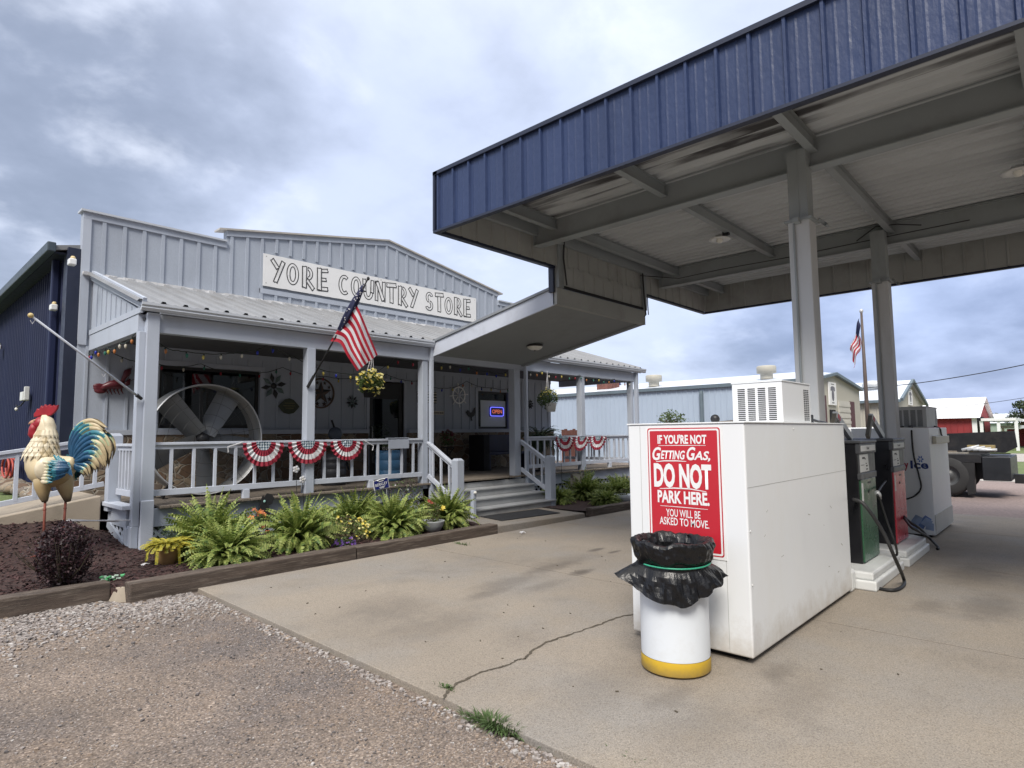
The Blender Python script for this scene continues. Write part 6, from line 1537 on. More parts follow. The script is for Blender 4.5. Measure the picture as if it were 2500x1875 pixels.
# litter
c = on(268, 1417, 'z', .1); random.seed(72); b = MB()
for k in range(26):
    p = c+Vector((rnd(-.09, .12), rnd(-.05, .05), rnd(0, .05))); a = rnd(0, PI); b.mat(k % 2).obox(p, Vector((math.cos(a), math.sin(a), rnd(-.3, .3)))*rnd(.015, .04), Vector((-math.sin(a), math.cos(a), 0))*.012, Z*.006)
tag(b.build('litter', [M('litter_green', (.10, .38, .16), .5, .2), M('litter_white', (.5, .62, .52), .5, .2)]), 'crumpled green and white plastic toy lying on the mulch', 'litter')
for px, py, lab in ((232, 1358, 'tiny white scrap on the mulch beside the purple bush'), (352, 1382, 'small pale scrap on the mulch left of the tan pot'), (1275, 1303, 'white paper scrap on the concrete near the steps')):
    c = on(px, py, 'z', .11 if px < 1000 else .01); b = MB()
    for k in range(7): p = c+Vector((rnd(-.03, .03), rnd(-.03, .03), rnd(.005, .03))); b.obox(p, Vector((rnd(-1, 1), rnd(-1, 1), rnd(-.5, .5))).normalized()*.022, Vector((rnd(-1, 1), rnd(-1, 1), 0)).normalized()*.014, Z*.004)
    tag(b.build('paper_scrap', m_bwhite), lab, 'litter')
b = MB(); random.seed(73)
for k in range(45):
    x, y = rnd(2.7, 8), rnd(1.0, 7); a = rnd(0, PI); L = rnd(.004, .012); b.obox((x, y, .004), Vector((math.cos(a), math.sin(a), .1))*L, Vector((-math.sin(a), math.cos(a), 0))*L*.45, Z*.003)
tag(b.build('leaf_crumbs', m_crack), kind='stuff')
# door mat
q = [on(1215, 1262, 'z', .095), on(1340, 1246, 'z', .095), on(1395, 1255, 'z', .095), on(1280, 1277, 'z', .095)]
tag(MB().prism([(8.05, 7.75), (9.55, 7.60), (9.75, 8.35), (8.2, 8.45)], (0, 0, .082), X, Y, (0, 0, .014)).build('door_mat', M('black_mat', (.022, .022, .024), .9, .2, 10, .5, 90), bevel=.004), 'black rubber mat on the concrete pad at the foot of the steps', 'mat')
# ================================================================ rooster statue
FT = on(131, 1318, 'y', 9.30)
dep = (FT-CAMP).dot(_F); sc = dep/FOC*.22906          # metres per measured unit
hx = -CR.copy(); hx.z = 0; hx.normalize(); hy = Z.cross(hx)
t = thing('rooster_statue', 'tall painted cream and blue metal rooster statue standing in the mulch', 'statue', FT)
def rp(zx, zy, lat=0.0):
    """statue drawing -> world: forward along hx, lateral hy, up"""
    return FT+hx*((572-zx)*sc)+Z*((1607-zy)*sc)+hy*(lat*sc)
def gradmat(name, stops, axis='z', z0=0.0, z1=1.0, rough=.42):
    """painted colours blending along the statue's height"""
    mt = M(name, (.5, .5, .5), rough, .08, 8); tt = mt.node_tree; N = tt.nodes; L = tt.links; b = N['Principled BSDF']
    g = N.new('ShaderNodeNewGeometry'); sp = N.new('ShaderNodeSeparateXYZ'); L.new(g.outputs['Position'], sp.inputs[0])
    n = N.new('ShaderNodeTexNoise'); n.inputs['Scale'].default_value = 9; L.new(g.outputs['Position'], n.inputs['Vector'])
    ad = N.new('ShaderNodeMath'); ad.operation = 'MULTIPLY_ADD'; L.new(n.outputs[0], ad.inputs[0]); ad.inputs[1].default_value = .14; L.new(sp.outputs[2], ad.inputs[2])
    r = N.new('ShaderNodeMapRange'); r.inputs[1].default_value = z0+.07; r.inputs[2].default_value = z1+.07; L.new(ad.outputs[0], r.inputs[0])
    c = N.new('ShaderNodeValToRGB'); L.new(r.outputs[0], c.inputs[0]); e = c.color_ramp.elements
    e[0].position, e[0].color = stops[0][0], (*stops[0][1], 1); e[1].position, e[1].color = stops[-1][0], (*stops[-1][1], 1)
    for p_, c_ in stops[1:-1]: q = e.new(p_); q.color = (*c_, 1)
    L.new(c.outputs[0], b.inputs['Base Color']); return mt
CRM, TAN, BRN, TEAL, BLU, PGR = (.60, .50, .32), (.42, .31, .16), (.10, .075, .05), (.03, .17, .22), (.012, .065, .14), (.36, .40, .24)
zA, zB = rp(0, 1190).z, rp(0, 600).z
m_body = gradmat('rooster_body', [(0, BRN), (.22, TAN), (.45, (.52, .42, .25)), (.75, CRM), (1, (.66, .57, .40))], z0=zA, z1=zB)
m_crm = M('rooster_cream', (.66, .58, .42), .42, .12, 14, dirt=(.40, .30, .16), damt=.5, dscale=9); m_blu = M('rooster_blue', BLU, .38, .25, 12); m_tea = M('rooster_teal', TEAL, .38, .25, 12); m_pgr = M('rooster_pale_green', PGR, .42, .2, 12)
m_tanf = M('rooster_tan', (.46, .37, .22), .45, .2, 12); m_rred = M('rooster_red', (.30, .012, .022), .45, .15, 9); m_beak = M('beak_horn', (.50, .26, .15), .45, .1); m_leg = M('rusty_leg', (.20, .055, .035), .7, .3, 14); m_edge = M('rooster_dark_edge', (.05, .04, .03), .6, .2)
spine = [(765, 745, 30), (720, 790, 85), (650, 835, 140), (565, 880, 188), (470, 880, 212), (400, 800, 178), (400, 690, 150), (420, 590, 125), (437, 500, 100), (432, 420, 86), (405, 360, 82), (378, 325, 62), (350, 310, 22)]
def loft(b, sp_, lat, n=22):
    P = [rp(a, c) for a, c, r in sp_]; vs = []
    for i, p in enumerate(P):
        d = (P[min(i+1, len(P)-1)]-P[max(i-1, 0)]).normalized(); s_ = d.cross(hy).normalized(); r = sp_[i][2]*sc
        for j in range(n): a = 2*PI*j/n; vs.append(p+s_*(r*math.cos(a))+hy*(r*lat*math.sin(a)))
    b.add(vs, [(i*n+j, i*n+(j+1) % n, (i+1)*n+(j+1) % n, (i+1)*n+j) for i in range(len(P)-1) for j in range(n)]+[tuple(range(n)), tuple((len(P)-1)*n+j for j in range(n))])
b = MB(); loft(b, spine, .86); o = b.build('body', m_body, t, smooth=True); sm = o.modifiers.new('sub', 'SUBSURF'); sm.levels = 1; sm.render_levels = 1
for lat, th in ((-66, [(590, 880, 60), (600, 940, 98), (615, 1040, 84), (638, 1125, 58), (650, 1180, 40), (655, 1212, 28), (655, 1216, 12)]), (66, [(480, 900, 60), (480, 960, 92), (480, 1050, 76), (492, 1130, 50), (505, 1180, 34), (508, 1200, 24), (508, 1204, 10)])):
    b = MB(); P = [rp(a, c, lat) for a, c, r in th]; b.tube(P, [r*sc for *_, r in th], 16); b.build('thigh', m_body, t, smooth=True)
for lat, pts in ((-66, [(632, 1190), (628, 1400), (622, 1760)]), (66, [(510, 1180), (512, 1400), (520, 1760)])):
    P = [rp(a, c, lat) for a, c in pts]; b = MB(); b.tube(P, 12.5*sc, 10); b.lathe([(16*sc, 0), (16*sc, 12*sc)], 10, rp(pts[0][0]-2, 1290, lat)); lg = b.build('leg', m_leg, t, smooth=True)
    b = MB(); p = P[-1]
    for a in (-.5, 0, .5, PI): d = hx*math.cos(a)+hy*math.sin(a); b.tube([p, p+d*60*sc+Z*8*sc, p+d*110*sc-Z*4*sc], [11*sc, 10*sc, 4*sc], 6)
    b.build('foot', m_leg, t, smooth=True)
# head
b = MB(); b.ell(rp(385, 372), 80*sc, 72*sc, 82*sc, 18, 12); b.build('face', m_rred, t, smooth=True)
b = MB(); b.tube([rp(335, 352), rp(305, 350), rp(275, 354), rp(252, 362), rp(236, 374)], [34*sc, 30*sc, 22*sc, 12*sc, 2*sc], 12); b.build('beak', m_beak, t, smooth=True)
comb = [(300, 300), (296, 262), (318, 235), (330, 205), (352, 215), (372, 172), (392, 192), (412, 158), (432, 182), (462, 160), (478, 186), (512, 165), (520, 184), (555, 165), (545, 210), (520, 250), (480, 280), (440, 290), (390, 275), (350, 290)]
P = [rp(a, c) for a, c in comb]; n_ = len(P); b = MB(); b.add([p-hy*(14*sc) for p in P]+[p+hy*(14*sc) for p in P], [tuple(range(n_)), tuple(range(2*n_-1, n_-1, -1))]+[(i, i+n_, (i+1) % n_+n_, (i+1) % n_) for i in range(n_)]); b.build('comb', m_rred, t, bevel=.006)
for lat in (-28, 28):
    b = MB(); P = [rp(345, 390, lat), rp(318, 430, lat), rp(322, 480, lat), rp(340, 520, lat), rp(345, 538, lat)]; b.tube(P, [q*sc for q in (50, 44, 52, 40, 10)], 14); b.build('wattle', m_rred, t, smooth=True)
    MB().ell(rp(352, 335, lat*2.3), 13*sc, 8*sc, 13*sc, 10, 7).build('eye', m_beak, t, smooth=True)
# white cowl strip behind the face
b = MB(); loft(b, [(462, 480, 60), (465, 400, 58), (445, 340, 52), (410, 300, 38), (385, 280, 12)], 1.15, 16); b.build('cowl', m_crm, t, smooth=True)
# feathers
def feather(b, pts, w, lat, tip=.25, k=0, cup=.25, up=None):
    """pts in drawing units; tapering curved feather with a raised mid rib"""
    P = smooth_path([rp(a, c, l) for a, c, l in pts], 5); N_ = len(P); vs = []
    for i, p in enumerate(P):
        u = i/(N_-1); d = (P[min(i+1, N_-1)]-P[max(i-1, 0)]).normalized(); out = hy*(-1 if lat < 0 else 1)
        s_ = d.cross(out).normalized(); ww = w*sc*(min(1, .35+u*3))*(1-max(0, (u-(1-tip))/tip)**1.6*.96)
        vs += [p-s_*ww, p-s_*ww*.5+out*ww*cup*.8, p+out*ww*cup*1.1, p+s_*ww*.5+out*ww*cup*.8, p+s_*ww]
    b0 = len(b.v); b.v += [tuple(q) for q in vs]
    for i in range(N_-1):
        u = i/(N_-1); jt = rnd(-.04, .04)
        for j in range(4): m_ = k(min(1, max(0, u+jt+(-.05 if j in (1, 2) else .05)+rnd(-.02, .02)))) if callable(k) else k; b.f.append((b0+i*5+j, b0+i*5+j+1, b0+(i+1)*5+j+1, b0+(i+1)*5+j)); b.m.append(m_)
random.seed(81)
# neck hackles, rows overlapping downwards all round
b = MB()
rows = [(438, 440, 92), (428, 500, 108), (415, 560, 128), (405, 615, 146), (402, 660, 156)]
for ri, (cx_, cy_, r) in enumerate(rows):
    nn = 16
    for j in range(nn):
        a = 2*PI*(j+.5*(ri % 2))/nn; ca, sa = math.cos(a), math.sin(a)
        x0, l0 = cx_-r*.92*ca, r*.80*sa*1.02; x1, l1 = cx_-8+(-(r+26)*1.03*ca), (r+26)*.84*sa
        p0, p1, p2 = rp(x0, cy_, l0), rp((x0+x1)/2-3*ca, cy_+52, (l0+l1)/2*1.06), rp(x1, cy_+108+rnd(-10, 12), l1)
        P = [p0, p1, p2]; o_ = (hx*ca+hy*sa); d = (p2-p0).normalized(); s_ = d.cross(o_).normalized(); w_ = 25*sc
        vs = [p0-s_*w_*.8, p0+s_*w_*.8, p1-s_*w_+o_*2*sc, p1+s_*w_+o_*2*sc, p1+o_*9*sc, p2+o_*4*sc, p0+o_*7*sc]
        b.mat(0 if random.random() < .75 else 1).add(vs, [(0, 2, 4, 6), (6, 4, 3, 1), (2, 5, 4), (4, 5, 3)])
b.build('neck_hackles', [m_crm, m_tanf], t)
# wings
for sgn in (-1, 1):
    b = MB(); b.ell(rp(572, 850, sgn*150), 105*sc, 62*sc, 128*sc, 18, 12); wg = b.build('wing', m_crm, t, smooth=True)
    b = MB()
    for k in range(11):
        y0 = 770+k*20; x0 = 600+10*math.sin(k); x1 = 800-8*abs(k-4)+rnd(-12, 12); y1 = 850+(k-5)*13
        feather(b, [(x0, y0, sgn*(188-abs(k-5)*5)), ((x0+x1)/2, (y0+y1)/2+4, sgn*(176-abs(k-5)*5)), (x1, y1, sgn*118)], 19, sgn, .4, (lambda u, kk=k: 2 if u < .12 else (1 if u < .42 else 0)), .3)
    for k in range(7):
        y0 = 775+k*33; feather(b, [(560, y0, sgn*208), (610, y0+8, sgn*205), (668+rnd(-15, 15), y0+10, sgn*192)], 19, sgn, .5, (lambda u: 3 if u < .45 else (2 if u < .62 else 1)), .3)
    o = b.build('wing_feathers', [m_blu, m_tea, m_pgr, m_crm], t); o.parent = wg
# saddle and rump
b = MB()
for sgn in (-1, 1):
    for k in range(14):
        x0 = 600+k*10; y0 = 705+k*6; feather(b, [(x0, y0, sgn*(40+rnd(0, 60))), (x0+55, y0+60, sgn*110), (x0+75+rnd(-15, 25), y0+150, sgn*118)], 15, sgn, .5, (lambda u: 0 if u > .5 else 1), .3)
b.build('saddle_feathers', [m_blu, m_tea], t)
# tail: sickles fanning from the rump
tail = [[(725, 760), (712, 600), (760, 450), (860, 360), (975, 350), (1102, 415)], [(735, 750), (730, 600), (790, 470), (890, 395), (1000, 400), (1085, 445)], [(740, 750), (750, 620), (820, 500), (920, 430), (1030, 435), (1100, 480)],
        [(745, 755), (775, 640), (860, 530), (970, 475), (1080, 490), (1150, 560), (1180, 660), (1165, 765)], [(750, 760), (790, 660), (880, 565), (980, 520), (1070, 545), (1140, 620), (1160, 700)],
        [(750, 765), (805, 690), (900, 605), (1000, 570), (1080, 610), (1130, 700), (1140, 780)], [(750, 770), (815, 715), (910, 645), (1005, 625), (1085, 690), (1120, 780), (1132, 842)],
        [(750, 775), (830, 740), (920, 690), (1010, 690), (1075, 760), (1110, 840)], [(750, 780), (840, 765), (920, 735), (1000, 745), (1050, 810), (1055, 855)], [(750, 785), (840, 790), (910, 775), (975, 800), (1010, 850), (1015, 880)],
        [(745, 790), (820, 810), (890, 815), (940, 850), (952, 925)], [(740, 795), (800, 830), (860, 850), (910, 880), (930, 930)], [(735, 800), (790, 845), (840, 870), (875, 900), (880, 925)]]
b = MB()
for ti, P in enumerate(tail):
    for sgn in (-1, 1):
        ext_ = 16 if 2 < ti < 9 else 8; n_ = len(P)
        pts = [(745+(a-745)*.94, c+rnd(-4, 4), sgn*(10+ext_*2.4*math.sin(PI*min(1, i/(n_-1)*.9))+3*(ti % 3))) for i, (a, c) in enumerate(P)]
        cut1, cut2 = rnd(.34, .46)+(.06 if ti > 3 else -.06), rnd(.58, .72)
        def km(u, c1=cut1, c2=cut2, top_=ti): return 0 if u < c1 else (1 if u < c2*.85 else (2 if u < c2 else 3))
        feather(b, pts, 27 if ti < 9 else 20, sgn, .32, km, .42)
        q = [(a, c+22, l*.9) for a, c, l in pts]; feather(b, q, 8, sgn, .3, (lambda u: 0 if u < .5 else 4), .3)
b.build('tail', [m_blu, m_tea, m_pgr, m_tanf, m_edge], t)

# ================================================================ flags
m_fr = M('flag_red', (.44, .014, .035), .75, .1, 20, trans=.3); m_fw = M('flag_white', (.66, .66, .68), .75, .05, 20, trans=.3); m_fb = M('flag_navy', (.012, .016, .06), .75, .2, 20, trans=.1)
A, T_ = on(755, 938, 'y', 9.38), on(899, 680, 'y', 8.55)
t = thing('porch_flag', 'American flag drooping from a black pole on the second porch post', 'flag', A)
MB().tube([A, T_], [.016, .013], 8).build('pole', m_black, t, smooth=True); MB().ell(T_, .026, .026, .034).build('finial', m_black, t, smooth=True)
d_ = (T_-A).normalized(); MB().tube([A-d_*.06, A+d_*.16], .026, 8).build('bracket', m_black, t)
def yv(px): return 9.38-(px-755)/144*.83
def fpt(px, py, dy=0): return on(px, py, 'y', yv(min(px, 880))+dy)
bot = [(806, 833), (830, 838), (847, 868), (872, 906)]; topc = [(868, 738), (884, 772), (904, 822), (922, 866)]
def cat(C, u):
    k = min(2, int(u*3)); f_ = u*3-k; P = [Vector((*c, 0)) for c in C]; p0, p1, p2, p3 = P[max(k-1, 0)], P[k], P[k+1], P[min(k+2, 3)]
    return .5*((2*p1)+(p2-p0)*f_+(2*p0-5*p1+4*p2-p3)*f_*f_+(3*p1-p0-3*p2+p3)*f_**3)
b = MB(); nu, nv = 28, 52
def ffn(u, v):
    p = cat(bot, u)*(1-v)+cat(topc, u)*v
    w_ = .085*u**.6*math.sin(v*PI*4.2+u*1.6)+.03*math.sin(v*17+u*4)*u
    return fpt(p.x, p.y, -.02+w_*.7)
vs = [ffn(i/nu, j/nv) for j in range(nv+1) for i in range(nu+1)]
b0 = len(b.v); b.v += [tuple(q) for q in vs]
for j in range(nv):
    for i in range(nu): b.f.append((j*(nu+1)+i, j*(nu+1)+i+1, (j+1)*(nu+1)+i+1, (j+1)*(nu+1)+i)); b.m.append((j*11//52+1) % 2)
b.build('stripes', [m_fw, m_fr], t, smooth=True)
b = MB(); cp = [fpt(828, 806, -.03), fpt(842, 782, -.05), fpt(856, 757, -.05), fpt(868, 735, -.04), fpt(876, 720, -.03), fpt(884, 704, -.02), fpt(890, 694, 0)]
n = 20; vs = []; rad = [.035, .052, .055, .05, .04, .03, .02]
for i, p in enumerate(cp):
    d = d_; s_ = d.cross(Y).normalized(); v2 = d.cross(s_)
    for j in range(n): a = 2*PI*j/n; r = rad[i]*(1+.35*math.sin(a*4+i*.9)); vs.append(p+s_*r*math.cos(a)+v2*r*math.sin(a)*.8)
b.add(vs, [(i*n+j, i*n+(j+1) % n, (i+1)*n+(j+1) % n, (i+1)*n+j) for i in range(len(cp)-1) for j in range(n)]); b.build('canton', m_fb, t, smooth=True)
b = MB(); random.seed(5)
for k in range(34):
    i = random.randrange(len(cp)-1); f_ = random.random(); p = cp[i].lerp(cp[i+1], f_); r = rad[i]*(1-f_)+rad[i+1]*f_; a = rnd(0, PI); s_ = d_.cross(Y).normalized(); o_ = s_*math.cos(a)+Vector((0, -1, 0))*math.sin(a)
    c = p+o_*r*1.12; u_ = d_; v_ = o_.cross(d_)
    b.add([c+(u_*math.cos(2*PI*q/10)+v_*math.sin(2*PI*q/10))*(.016 if q % 2 == 0 else .007) for q in range(10)], [tuple(range(10))])
b.build('stars', m_fw, t)
# distant flag pole
xF = 26.0
p0, p1 = on(2119, 1040, 'x', xF), on(2091, 764, 'x', xF); p0 = Vector((p0.x, p0.y, 0)); p1 = Vector((xF, p0.y, p1.z))
t = thing('flagpole', 'tall brown flagpole with a limp American flag beyond the pumps', 'flagpole', p0)
MB().tube([p0, p0.lerp(p1, .6), p1], [.085, .065, .04], 10).build('pole', M('brown_pole', (.10, .075, .065), .6, .2), t, smooth=True); MB().ell(p1+Z*.05, .07, .07, .08).build('finial', m_silver, t, smooth=True)
b = MB(); H = p1.z; nu, nv = 10, 26
def g2(u, v):
    top_ = Vector((xF-.05, p0.y+.05, H-.20-1.15*v)); ln = .55*u
    return top_+Vector((-.10*math.sin(u*9+v*3), ln*(.7-.15*v)+.03*math.sin(v*14), -1.15*u*(1-.35*v)+.05*math.sin(u*7+v*5)))
vs = [g2(i/nu, j/nv) for j in range(nv+1) for i in range(nu+1)]; b.v += [tuple(q) for q in vs]
for j in range(nv):
    for i in range(nu): b.f.append((j*(nu+1)+i, j*(nu+1)+i+1, (j+1)*(nu+1)+i+1, (j+1)*(nu+1)+i)); b.m.append(2 if (j < 14 and i < 4) else (j//2) % 2)
b.build('flag_cloth', [m_fr, m_fw, m_fb], t, smooth=True)
# ================================================================ background
m_pblue = M('pale_blue_steel', (.40, .475, .575), .5, .06, .5, dirt=(.33, .39, .47), damt=.4, dscale=.6, stretch=(1, 1, .4)); m_bbeige = M('beige_steel', (.44, .42, .36), .6, .06, .5); m_wroof = M('white_steel_roof', (.62, .66, .72), .4, .05, .3)
m_barn = M('barn_red', (.26, .03, .035), .7, .12, .8); m_slate = M('grey_blue_trim', (.13, .17, .20), .5, .1); m_rolld = M('roller_door', (.52, .50, .45), .6, .05); m_maroon = M('maroon_trim', (.09, .03, .035), .6, .1)
m_brick = M('chimney_brick', (.17, .07, .055), .9, .3, 4)
t = thing('metal_warehouse', 'long pale blue steel building with beige gable end beyond the porch', 'warehouse', (33, 16, 0))
BX, BY0, BY1 = 30.0, 8.55, 42.0; RX, RZ, EX, EZ = 32.0, 4.33, 36.6, 3.80; BZ = 4.06
MB().ribs((BX, BY1, -.1), -Y, BY1-BY0, Z, BZ+.1, -X, .305, .07, .035).build('side_wall', m_pblue, t)
MB().prism([(BX, -.1), (EX, -.1), (EX, EZ-.05), (RX, RZ-.05), (BX, BZ-.05)], (0, BY0, 0), X, Z, (0, .1, 0)).build('gable_wall', m_bbeige, t)
b = MB(); b.box(BX-.16, BX-.04, BY0-.15, BY1, BZ-.16, BZ); b.bar((BX-.1, BY0-.08, BZ), (RX, BY0-.08, RZ+.03), .2, .12); b.bar((RX, BY0-.08, RZ+.03), (EX+.15, BY0-.08, EZ), .2, .14); b.box(BX-.03, BX+.05, BY0-.03, BY0+.0, -.1, BZ-.16); b.build('eave_trim', m_slate, t)
MB().add([(BX-.1, BY0-.1, BZ+.02), (BX-.1, BY1, BZ+.02), (RX+1.2, BY1, RZ+.35), (RX+1.2, BY0+1.5, RZ+.35), (RX, BY0-.1, RZ+.06)], [(0, 4, 3, 2, 1)]).build('roof', m_wroof, t)
MB().add([(RX, BY0-.1, RZ+.06), (RX+1.2, BY0+1.5, RZ+.35), (RX+1.2, BY1, RZ+.35), (EX+.2, BY1, EZ+.02), (EX+.2, BY0-.1, EZ+.02)], [(0, 4, 3, 2, 1)]).build('roof', m_wroof, t)
def gp(px, py): return on(px, py, 'y', BY0-.02)
a, c = gp(2046, 978), gp(2077, 1045)
b = MB()
for k in range(16): b.box(a.x, c.x, BY0-.05-.02*(k % 2), BY0-.005, a.z-.14*(k+1), a.z-.14*k)
b.build('roller_door', m_rolld, t)
MB().box(c.x, c.x+.8, BY0-.06, BY0-.006, -.1, a.z+.02).build('door_frame', m_maroon, t); a2 = gp(2009, 965); MB().box(a2.x, a2.x+.35, BY0-.06, BY0-.006, -.1, a2.z).build('door_frame', m_maroon, t)
a3, c3 = gp(2026, 1000), gp(2040, 1030); MB().box(a3.x, c3.x, BY0-.05, BY0-.006, a3.z-.8, a3.z).build('window', m_dark, t)
for px in (1597, 1873):
    p = on(px, 950, 'x', BX+1.0); MB().lathe([(.30, BZ), (.30, BZ+.28), (.46, BZ+.30), (.46, BZ+.62), (.42, BZ+.66), (0, BZ+.68)], 20, (p.x, p.y, .18)).build('roof_vent', m_bbeige, t, smooth=True)
p = on(1485, 960, 'x', BX+2); MB().box(p.x-.45, p.x+.45, p.y-.55, p.y+.55, BZ, BZ+1.1).build('chimney', m_brick, t, bevel=.02); MB().box(p.x-.5, p.x+.5, p.y-.6, p.y+.6, BZ+1.1, BZ+1.22).build('chimney_cap', m_brick, t)
p = on(1712, 955, 'x', BX-.1); MB().tube([(BX-.1, p.y, BZ-.3), (BX-.12, p.y, BZ-.45), (BX-.12, p.y, .1)], .10, 8).build('flue_pipe', m_slate, t)
def emblem(parent_label, y, a, c, nm):
    t2 = thing('emblem_sign', parent_label, 'sign', ((a.x+c.x)/2, y, c.z)); w_, h_ = c.x-a.x, a.z-c.z
    MB().box(a.x, c.x, y-.05, y, c.z, a.z).build('panel', m_signw, t2)
    ce = Vector(((a.x+c.x)/2, y-.055, (a.z+c.z)/2)); b = MB(); b.ell(ce-Z*h_*.06, w_*.17, .004, h_*.27, 12, 8); b.ell(ce+Z*h_*.24, w_*.30, .004, h_*.09, 12, 8)
    b.ell(ce+Z*h_*.17-X*w_*.22, w_*.09, .004, h_*.06, 8, 6); b.ell(ce+Z*h_*.17+X*w_*.22, w_*.09, .004, h_*.06, 8, 6); b.build('emblem', M('emblem_grey', (.16, .16, .19), .6, .3, 3), t2)
    b = MB(); b.box(ce.x-w_*.15, ce.x+w_*.15, y-.054, y-.05, c.z+h_*.08, c.z+h_*.12); b.box(ce.x-w_*.2, ce.x+w_*.2, y-.054, y-.05, a.z-h_*.10, a.z-h_*.07); b.build('line', m_ink, t2)
emblem('white sign with a grey emblem on the beige gable of the blue building', BY0-.02, gp(2020, 932), gp(2041, 990), 'e')
# second building
X2 = 44.0
t = thing('metal_shed', 'beige shed with steep white roof behind the flagpole', 'shed', (47, 6, 0))
e0, e1 = on(2097, 978, 'x', X2), on(2192, 970, 'x', X2); EZ2 = (e0.z+e1.z)/2; gy = e1.y
def g3(px, py): return on(px, py, 'y', gy)
pk, rt = g3(2218, 931), g3(2252, 986)
lf = Vector((X2, gy, EZ2)); 
MB().prism([(lf.x, -.1), (rt.x, -.1), (rt.x, rt.z), (pk.x, pk.z), (lf.x, lf.z)], (0, gy, 0), X, Z, (0, .1, 0)).build('gable_wall', m_bbeige, t)
MB().ribs((X2, gy+14, -.1), -Y, 14, Z, EZ2+.1, -X, .4, .08, .04).build('side_wall', m_bbeige, t)
MB().add([(lf.x-.3, gy-.2, lf.z-.1), (pk.x, gy-.2, pk.z+.08), (pk.x, gy+14, pk.z+.08), (lf.x-.3, gy+14, lf.z-.1)], [(0, 1, 2, 3)]).build('roof', m_wroof, t)
MB().add([(rt.x+.3, gy-.2, rt.z-.1), (pk.x, gy-.2, pk.z+.08), (pk.x, gy+14, pk.z+.08), (rt.x+.3, gy+14, rt.z-.1)], [(3, 2, 1, 0)]).build('roof', m_wroof, t)
b = MB(); b.bar((lf.x-.3, gy-.25, lf.z-.1), (pk.x, gy-.25, pk.z+.06), .15, .18); b.bar((pk.x, gy-.25, pk.z+.06), (rt.x+.3, gy-.25, rt.z-.1), .15, .18); b.box(lf.x-.38, lf.x-.2, gy-.2, gy+14, lf.z-.25, lf.z-.08); b.build('eave_trim', m_slate, t)
p = on(2130, 945, 'x', X2+2.2); MB().lathe([(.4, p.z-.6), (.4, p.z-.1), (.65, p.z), (.62, p.z+.25), (.3, p.z+.42), (0, p.z+.45)], 18, (p.x, p.y, 0)).build('turbine_vent', m_silver, t, smooth=True)
emblem('white sign with a grey emblem on the steep gable behind the far ice box', gy-.02, g3(2214, 950), g3(2226, 990), 'e')
# red barn
X3 = 58.0
t = thing('red_barn', 'red barn with a white metal roof at the right', 'barn', (62, 6, 0))
q0, q1 = on(2230, 1028, 'x', X3), on(2382, 1017, 'x', X3); gz = q1.z; gy = q1.y
rg = on(2397, 972, 'y', gy); rr_ = on(2413, 1014, 'y', gy)
rx_ = rg.x; ex_ = 2*rx_-X3
MB().prism([(X3, -.1), (ex_, -.1), (ex_, gz), (rx_, rg.z), (X3, gz)], (0, gy, 0), X, Z, (0, .15, 0)).build('gable_wall', m_barn, t)
MB().ribs((X3, gy+12, -.1), -Y, 12, Z, gz+.1, -X, .4, .08, .03).build('side_wall', m_barn, t)
MB().add([(X3-.4, gy-.3, gz-.1), (rx_, gy-.3, rg.z+.08), (rx_, gy+12, rg.z+.08), (X3-.4, gy+12, gz-.1)], [(0, 1, 2, 3)]).build('roof', m_signw, t)
MB().add([(ex_+.4, gy-.3, gz-.1), (rx_, gy-.3, rg.z+.08), (rx_, gy+12, rg.z+.08), (ex_+.4, gy+12, gz-.1)], [(3, 2, 1, 0)]).build('roof', m_signw, t)
b = MB(); pe = on(2482, 1022, 'x', X3+1); b.box(X3, ex_, pe.y, gy-.3, gz-.35, gz-.15); b.build('porch_roof', m_signw, t)
for k in range(3): y = gy-.3-(gy-.3-pe.y)*k/2; MB().box(X3+.1, X3+.26, y-.1, y+.1, 0, gz-.35).build('porch_post', m_signw, t)
MB().box(X3-.05, X3+.1, gy-.05, gy+.25, 0, gz-.1).build('corner_board', m_signw, t)
b = MB()
for k in range(3): b.box(X3+.4+k*1.6, X3+1.6+k*1.6, gy-.06, gy-.01, 1.0, 2.6)
b.build('window', m_dark, t)
# open pole shed at the right edge
t = thing('pole_shed', 'open shed with white posts at the right edge of the photo', 'shed', (70, 0, 0))
a = on(2440, 1042, 'x', 66); MB().box(66, 74, a.y-7, a.y, a.z-.15, a.z+.1).build('roof', m_wroof, t); MB().box(73, 73.2, a.y-7, a.y, 0, a.z-.2).build('back_wall', m_barn, t)
for k in range(3): MB().box(66, 66.16, a.y-.3-k*3, a.y-.14-k*3, 0, a.z-.15).build('post', m_signw, t)
t = thing('green_shed', 'small pale green shed in the distance beside the red barn', 'shed', (95, 5, 0)); a = on(2440, 1033, 'x', 95)
MB().box(95, 101, a.y-2, a.y+4.5, 0, a.z).build('wall', M('pale_green_wall', (.30, .36, .30), .7, .08), t); MB().prism([(94.7, a.z), (101.3, a.z), (98, a.z+1.2)], (0, a.y-2.3, 0), X, Z, (0, 7.1, 0)).build('roof', m_wroof, t)
# white box trailer behind the pumps
a, c = on(2163, 1043, 'x', 22), on(2060, 1043, 'x', 22)
t = thing('box_trailer', 'white-topped grey trailer seen between the two fuel pumps', 'trailer', (23, (a.y+c.y)/2, 0))
MB().box(22, 24, a.y, c.y+2, .5, a.z-.16).build('body', m_pgrey, t, bevel=.03); MB().box(21.97, 24.03, a.y-.03, c.y+2.03, a.z-.155, a.z).build('roof', m_white, t, bevel=.03)
for y in (a.y+.9, a.y+1.8): MB().lathe([(0, -.1), (.3, -.1), (.34, -.05), (.34, .1), (0, .1)], 20, (22.0, y, .345), 'x').build('wheel', m_rubber, t, smooth=True)
